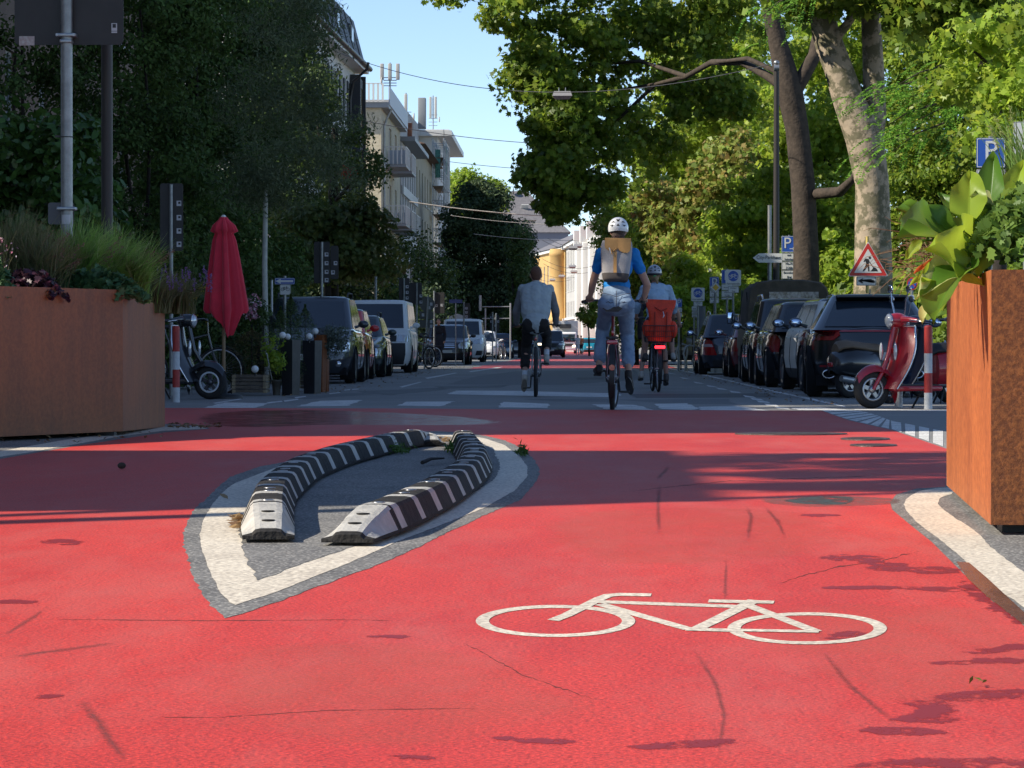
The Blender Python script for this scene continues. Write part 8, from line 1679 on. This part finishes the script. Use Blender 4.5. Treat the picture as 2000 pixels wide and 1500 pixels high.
    if hair_kind:
        hc = [('e', hd+V((0, -.018, .022)), (.086, .098, .102)), ('e', hd+V((0, -.055, -.035)), (.070, .055, .07))]
        if hair_kind == 'crop': hc = [('e', hd+V((0, -.014, .024)), (.083, .096, .098)), ('e', hd+V((0, -.052, -.030)), (.066, .045, .055))]
        if hair_kind == 'pony': hc += [('c', hd+V((0, -.11, -.02)), hd+V((.02, -.15, -.07)), .022, .030), ('c', hd+V((.02, -.15, -.07)), hd+V((.04, -.15, -.17)), .030, .010)]
        if hair_kind == 'bun': hc += [('e', hd+V((0, -.075, -.06)), (.07, .04, .06))]
        organic('hair', hc, hair, rt, vx, 3, 0 if lo else .003)
    return rt, body
def helmet(rt, hd, m, sc=1.0, lowm=None):
    o = bpy.data.objects.new('helmet', None); C.objects.link(o); o.parent = rt; o.location = hd+V((0, -.005, .035)); r_ = (.108*sc, .138*sc, .112*sc); mb = MB(); rows = []
    for j in range(13):
        th = pi*.60*j/12; rows.append([(r_[0]*sin(th)*cos(a)*(1+.0*j), r_[1]*sin(th)*sin(a), r_[2]*cos(th)-(.012*cos(a)**2 if j > 9 else 0)) for a in [2*pi*i/32 for i in range(32)]])
    mb.grid(rows, 0, True, closed=True); mb.grid([[(p[0]*.88, p[1]*.88, p[2]*.88) for p in r2] for r2 in rows], 0, True, closed=True)
    a, b = rows[-1], [(p[0]*.88, p[1]*.88, p[2]*.88) for p in rows[-1]]; mb.grid([a, b], 0, True, closed=True); mb.build('shell', m, o)
    if lowm: mb = MB(); mb.tube([(r_[0]*.97*cos(a), r_[1]*.97*sin(a), -.034) for a in [2*pi*i/24 for i in range(24)]], .016, 8, closed=True); mb.build('rim', lowm, o)
    vm = mat('vent_dark', (.02, .018, .018), .8)
    def onsurf(x, z, k=1.012):
        y = -sqrt(max(0, 1-(x/r_[0])**2-(z/r_[2])**2))*r_[1]; return (x*k, y*k, z*k)
    for tri_ in ([(-.022,.088),(.022,.088),(.010,.062),(-.010,.062)], [(0,.040),(-.018,.014),(.018,.014)], [(-.050,.068),(-.030,.052),(-.072,.048)], [(.050,.068),(.030,.052),(.072,.048)], [(-.045,.028),(-.062,.006),(-.086,.026)], [(.045,.028),(.062,.006),(.086,.026)]):
        c = (sum(p[0] for p in tri_)/len(tri_), sum(p[1] for p in tri_)/len(tri_)); v = MB(); pts = [onsurf(*[q2*sc for q2 in p]) for p in tri_]; mid = onsurf(c[0]*sc, c[1]*sc, 1.02); v.add(pts+[mid], [(i, (i+1) % len(pts), len(pts)) for i in range(len(pts))]); v.build('vent', vm, o)
    return o
GR = 'cyclists riding away'
denim = mat('denim', (.26, .35, .47), .85, nscale=7, col2=(.13, .20, .31), bump=.35, bscale=120, ramp=(.3, .7)); shirt_b = mat('shirt_blue', (.005, .22, .62), .8, noise_=.2, nscale=12)
grey_sh = mat('shirt_grey', (.38, .43, .45), .85, noise_=.15, nscale=8, bump=.2, bscale=60); black_t = mat('trousers_black', (.018, .015, .015), .85, noise_=.3, nscale=8); sock_w = mat('sock_white', (.6, .62, .65), .9); shoe_w = mat('shoe_white', (.50, .47, .42), .7, noise_=.2, nscale=20); shoe_k = mat('shoe_black', (.015, .013, .013), .6)
sole_g = mat('sole_grey', (.28, .25, .21), .8)
# woman in blue on the dark red bicycle
c2 = B2.location; J = dict(hipL=(-.05,-.25,1.11), hipR=(.13,-.25,1.11), shL=(-.125,-.06,1.63), shR=(.215,-.06,1.63), head=(.055,-.01,1.875), elL=(-.215,.05,1.32), wrL=(-.24,.11,1.20), haL=(-.255,.15,1.175), elR=(.36,.03,1.31), wrR=(.33,.10,1.17), haR=(.325,.15,1.165), knL=(-.11,.22,.86), anL=(-.145,.00,.46), toeL=(-.175,.14,.40), heelL=(-.145,-.04,.40), knR=(.15,.14,.78), anR=(.165,-.20,.42), toeR=(.185,-.06,.215), heelR=(.165,-.215,.345))
W1, bo = person('woman with white helmet, blue shirt and light jeans riding upright', c2, B2.rotation_euler.z, 1.06, J, shirt_b, denim, shoe_k, hair=hair_b, sleeve=.50, leg_cut=.90, hem=.016, group=GR, hair_kind='bun', waist=.13)
helmet(W1, V(J['head']), mat('helmet_white', (.72, .73, .74), .3, coat=.5))
st_ = mat('stitching', (.06, .06, .08), .8); seam = MB()
for s in (-1, 1):
    cx = .04+s*.085; pts = [(cx-.05, -.372, 1.135), (cx-.02, -.394, 1.115), (cx+.0, -.399, 1.125), (cx+.025, -.394, 1.11), (cx+.05, -.372, 1.12)]; seam.tube(pts, .0035, 4)
seam.build('pocket_stitching', st_, W1); sm = MB(); sm.tube([(.04, -.375, 1.24), (.04, -.392, 1.14), (.04, -.38, 1.05)], .003, 4); sm.tube([(-.11, -.33, 1.215), (-.03, -.372, 1.20), (.04, -.385, 1.175), (.11, -.372, 1.20), (.19, -.33, 1.215)], .003, 4); sm.build('yoke_seam', st_, W1)
w_m = MB(); w_m.tube([V((.335, .085, 1.19))+V((.031*cos(a), 0, .031*sin(a))) for a in [i*pi/8 for i in range(16)]], .006, 5, closed=True); w_m.build('wristband', blk, W1)
canvas_g = mat('pack_grey', (.42, .39, .38), .85, noise_=.15, nscale=14, bump=.3, bscale=90); canvas_dk = mat('pack_dark', (.10, .085, .08), .9, noise_=.2, nscale=14); leather = mat('leather_tan', (.55, .29, .09), .55, noise_=.2, nscale=12)
bp_ = thing('backpack', 'light grey backpack with tan leather flap on the back of the woman in blue', 'backpack', c2, B2.rotation_euler.z); bp_.scale = (1.06,)*3
Mb = Matrix.Translation((.035, -.265, 1.535)) @ Matrix.Rotation(radians(-14), 4, 'X') @ Matrix.Rotation(radians(2), 4, 'Y')
def pack(mb, sec, n=24, e=3.2):
    rows = []
    for (z, hw, hd_, yo) in sec: rows.append([tuple(Mb@V((math.copysign(abs(cos(a))**(2/e), cos(a))*hw, yo+math.copysign(abs(sin(a))**(2/e), sin(a))*hd_, z))) for a in [2*pi*i/n for i in range(n)]])
    mb.grid(rows, 0, True, closed=True); mb.add(rows[0], [tuple(range(n))[::-1]]); mb.add(rows[-1], [tuple(range(n))]); return mb
pack(MB(), [(-.135, .142, .075, 0), (-.05, .150, .085, -.01), (.08, .162, .08, 0), (.19, .165, .065, .01), (.235, .155, .05, .02)]).build('bag', canvas_g, bp_)
pack(MB(), [(-.20, .120, .060, 0), (-.19, .132, .072, 0), (-.13, .144, .078, 0)]).build('bag_bottom', canvas_dk, bp_)
def flap(x0, x1, z0, z1, rb, nm, yo=-.088): 
    mb = MB(); rows = []
    for i in range(9):
        t = i/8; z = z1+(z0-z1)*t; ins = 0 if t < .6 else rb*(1-sqrt(max(0, 1-((t-.6)/.4)**2))); rows.append([tuple(Mb@V((x0+ins*(1 if x0 < -.05 or rb > .03 else .3)+(x1-x0-ins*1.5)*j/6, (yo if t > .12 else yo+.04*(1-t/.12))-.004*sin(pi*j/6), z))) for j in range(7)])
    mb.grid(rows, 0, True); mb.grid([[tuple(V(p)+V((0, .006, 0))) for p in r2] for r2 in rows], 0, True); return mb.build(nm, leather, bp_)
flap(-.125, .018, .105, .255, .05, 'flap'); flap(.016, .150, .085, .255, .06, 'flap', -.093)
mb = MB(); mb.box(tuple(Mb@V((-.008, -.098, -.02))), (.034, .008, .23), rot=Matrix.Rotation(radians(-14), 3, 'X')); mb.build('strap', leather, bp_); mb = MB(); mb.tube([tuple(Mb@V(p)) for p in ((.0, -.10, .13), (-.03, -.105, .09), (-.055, -.11, .10), (-.04, -.115, .06))], .008, 6); mb.build('knot', leather, bp_); mb = MB(); mb.tube([tuple(Mb@V(p)) for p in ((-.075, -.105, .13), (-.055, -.11, .07))], .006, 6); mb.build('toggle', sock_w, bp_)
mb = MB(); mb.tube([tuple(Mb@V(p)) for p in ((-.03, -.0, .245), (-.02, -.02, .285), (.02, -.02, .285), (.03, 0, .245))], .007, 6); mb.build('handle', mat('leather_dark', (.10, .04, .03), .6), bp_)
mb = MB()
for s in (-1, 1): mb.tube([tuple(Mb@V((s*.09, .03, .23))), (.04+s*.115, -.10, 1.735), (.04+s*.12, .0, 1.73), (.04+s*.13, .08, 1.62)], .018, 6)
mb.build('shoulder_strap', canvas_g, bp_)
# man in grey overshirt
c1 = B1.location; J = dict(hipL=(-.09,-.27,1.0), hipR=(.09,-.27,1.0), shL=(-.185,.08,1.50), shR=(.185,.08,1.50), head=(0,.19,1.70), elL=(-.275,.10,1.18), wrL=(-.275,.17,1.03), haL=(-.275,.20,1.01), elR=(.275,.10,1.18), wrR=(.275,.17,1.03), haR=(.275,.20,1.01), knL=(-.14,.12,.70), anL=(-.155,-.17,.30), toeL=(-.165,-.07,.13), heelL=(-.155,-.205,.25), knR=(.15,.24,.86), anR=(.15,-.08,.60), toeR=(.15,.02,.49), heelR=(.15,-.12,.52))
M1, bo = person('man in grey-blue overshirt and black trousers, bent over, leftmost cyclist', c1, B1.rotation_euler.z, 1.0, J, grey_sh, black_t, shoe_w, hair=hair_r, sleeve=.30, leg_cut=.84, hem=.012, group=GR, hair_kind='crop', sock=sock_w, under=sole_g, shirt_low=-.04, loose=2.8, top_caps=[('c', V((-.07,-.18,1.16)), V((-.09,.02,1.44)), .135, .13), ('c', V((.07,-.18,1.16)), V((.09,.02,1.44)), .135, .13), ('c', V((0,-.20,1.17)), V((0,.0,1.44)), .125, .14)])
sl_c = []
for s in ('L', 'R'): sl_c += [('c', V(J['sh'+s]).lerp(V(J['el'+s]), .2), V(J['el'+s]), .068, .060), ('c', V(J['el'+s]), V(J['wr'+s]), .058, .046)]
organic('sleeve', sl_c[:2], mat('sleeve_shade', (.19, .19, .20), .85, noise_=.3, nscale=9), M1, .011, 4, .006); organic('sleeve', sl_c[2:], MAT['sleeve_shade'], M1, .011, 4, .006)  # shade on the arms put into a darker grey of the overshirt
cb = MB(); rows_ = [[(.055*cos(a)*k, .095+.07*sin(a)*k, z-.02*sin(a)) for a in [2*pi*i/20 for i in range(20)]] for (z, k) in ((1.525, 1.25), (1.56, 1.08), (1.60, 1.12))]; cb.grid(rows_, 0, True, closed=True); cb.build('collar', grey_sh, M1)
# woman with basket
c3 = B3.location; J = dict(hipL=(-.08,-.26,1.03), hipR=(.10,-.26,1.03), shL=(-.165,.02,1.53), shR=(.185,.02,1.53), head=(-.01,.10,1.75), elL=(-.27,.06,1.28), wrL=(-.28,.14,1.13), haL=(-.285,.17,1.11), elR=(.29,.06,1.28), wrR=(.285,.14,1.13), haR=(.285,.17,1.11), knL=(-.14,.22,.92), anL=(-.16,-.07,.58), toeL=(-.17,.06,.50), heelL=(-.16,-.12,.505), knR=(.12,.14,.72), anR=(.145,-.16,.30), toeR=(.15,-.02,.15), heelR=(.145,-.20,.19))
sh_lb = mat('shirt_light_blue', (.36, .50, .64), .85, noise_=.15, nscale=9); shorts_k = mat('shorts_dark', (.03, .03, .04), .85); shoe_br = mat('shoe_dark_grey', (.06, .055, .05), .6)
W3, bo = person('woman in loose light blue shirt with black and silver helmet and ponytail', c3, B3.rotation_euler.z, 1.03, J, sh_lb, shorts_k, shoe_br, sk=skin_d, hair=hair_bl, sleeve=1.55, leg_cut=.36, group=GR, hair_kind='pony', under=blk, loose=2.4, shirt_low=.05)
helmet(W3, V(J['head']), mat('helmet_silver', (.36, .38, .42), .3, coat=.5), 1.0, blk); tb = MB(); tb.sphere(V(J['head'])+V((.0, -.125, -.03)), (.026, .02, .022), 10, 8); tb.build('hair_tie', mat('tie_green', (.10, .55, .20), .6), W3)
orange = mat('pack_orange', (.85, .055, .015), .6, noise_=.25, nscale=9, bump=.4, bscale=30)
rp = thing('roll_top_backpack', 'orange-red roll-top backpack standing in the wire basket', 'backpack', c3, B3.rotation_euler.z); rp.scale = (1.03,)*3; Mb = Matrix.Translation((.02, -.57, .98)) @ Matrix.Rotation(radians(2), 4, 'Y')
pack(MB(), [(-.23, .17, .11, 0), (-.15, .19, .125, 0), (.0, .185, .12, 0), (.12, .165, .09, 0), (.22, .185, .055, 0), (.29, .215, .022, 0), (.355, .225, .018, 0), (.385, .222, .016, 0)], 32, 3.0).build('bag', orange, rp)
for s in (1, -1): mb = MB(); mb.sphere(tuple(Mb@V((s*.19, -.02, -.05))), (.07, .09, .13), 14, 10); mb.build('side_pocket', orange, rp)
mb = MB(); 
for x in (-.09, .09): mb.tube([tuple(Mb@V(p)) for p in ((x, -.10, .20), (x*1.0, -.13, .05), (x*.95, -.135, -.18))], .013, 6)
mb.tube([tuple(Mb@V(p)) for p in ((-.09, -.07, .27), (0, -.10, .215), (.09, -.07, .26))], .010, 6); mb.build('strap', mat('strap_red', (.40, .03, .012), .7), rp); mb = MB(); mb.tube([tuple(Mb@V(p)) for p in ((.03, -.10, .21), (.045, -.13, .15), (.03, -.13, .12))], .007, 5); mb.build('buckle', chrome, rp)
# fourth cyclist
c4 = B4.location; J = dict(hipL=(-.06,-.26,1.0), hipR=(.16,-.26,1.0), shL=(-.15,.0,1.44), shR=(.22,.0,1.44), head=(.03,.08,1.62), elL=(-.28,.05,1.22), wrL=(-.28,.14,1.09), haL=(-.285,.17,1.08), elR=(.36,.05,1.22), wrR=(.385,.14,1.04), haR=(.39,.17,1.03), knL=(-.17,.14,.72), anL=(-.24,-.16,.30), toeL=(-.26,-.03,.17), heelL=(-.24,-.20,.19), knR=(.24,.22,.90), anR=(.27,-.07,.58), toeR=(.29,.06,.48), heelR=(.28,-.11,.50))
person('person in dark clothes with white left shoe, almost hidden behind the ponytailed woman', c4, 0, 1.03, J, mat('top_dark', (.03, .035, .05), .85), shorts_k, shoe_w, hair=hair_b, sleeve=.6, leg_cut=.36, group=GR, hair_kind='short')
hb2 = thing('shoulder_bag', 'long black bag hanging left of the woman in the light blue shirt', 'bag', c4); mb = MB(); mb.box((-.27, -.30, 1.06), (.10, .22, .50), bev=.04); mb.build('bag', black_t, hb2); mb = MB(); mb.tube([(-.27, -.32, 1.3), (-.22, -.20, 1.42), (-.16, -.12, 1.51), (-.12, -.02, 1.50)], .012, 5); mb.build('strap', black_t, hb2)
# pedestrian and two far walkers
def walker(label, u, D, h, top_m, leg_m, shoe_m, face, hair, cap=1.75, stride=.16, sleeve=1.95, leg_cut=.93, extra=(), lo=True, group=None):
    s = h/1.75; b = PG(u, D); J = dict(grip=False, hipL=(-.085,0,.92), hipR=(.085,0,.92), shL=(-.18,.01,1.42), shR=(.18,.01,1.42), head=(0,.03,1.63), elL=(-.22,-.06,1.14), wrL=(-.22,.04,.92), haL=(-.22,.06,.87), elR=(.22,.02,1.14), wrR=(.21,.14,.94), haR=(.21,.17,.89), knL=(-.09,.10,.49), anL=(-.09,stride,.09), toeL=(-.10,stride+.14,.045), heelL=(-.09,stride-.04,.045), knR=(.09,.03,.49), anR=(.09,-stride-.04,.13), toeR=(.10,-stride+.09,.045), heelR=(.09,-stride-.08,.085))
    J = {k: (v if k == 'grip' else V(v)) for k, v in J.items()}; gr = J.pop('grip')
    rt = None
    class D_(dict): pass
    return person(label, b, face, s, J, top_m, leg_m, shoe_m, hair=hair, sleeve=sleeve, leg_cut=leg_cut, lo=lo, top_caps=extra, hair_kind='short', group=group, loose=1.6)
coat = mat('coat_dark', (.012, .014, .022), .8); jeans_d = mat('trousers_navy', (.02, .035, .07), .85); shoe_bg = mat('shoe_beige', (.25, .2, .15), .7)
walker('pedestrian in long dark coat standing beside the black compact car', 857, 116, 1.70, coat, jeans_d, shoe_bg, radians(170), hair_b, extra=[('c', V((0, 0, 1.0)), V((0, 0, .72)), .20, .21)], lo=False)
walker('far pedestrian in white top beside the lorry', 1128, 262, 1.62, sock_w, sock_w, shoe_bg, radians(180), hair_b, sleeve=.5, group='pedestrians far down the street'); walker('far pedestrian in orange top beside the turquoise car', 1135, 268, 1.60, mat('top_orange', (.6, .2, .08), .8), shorts_k, shoe_bg, 0, hair_b, sleeve=.5, leg_cut=.4, group='pedestrians far down the street')
print('people ok')
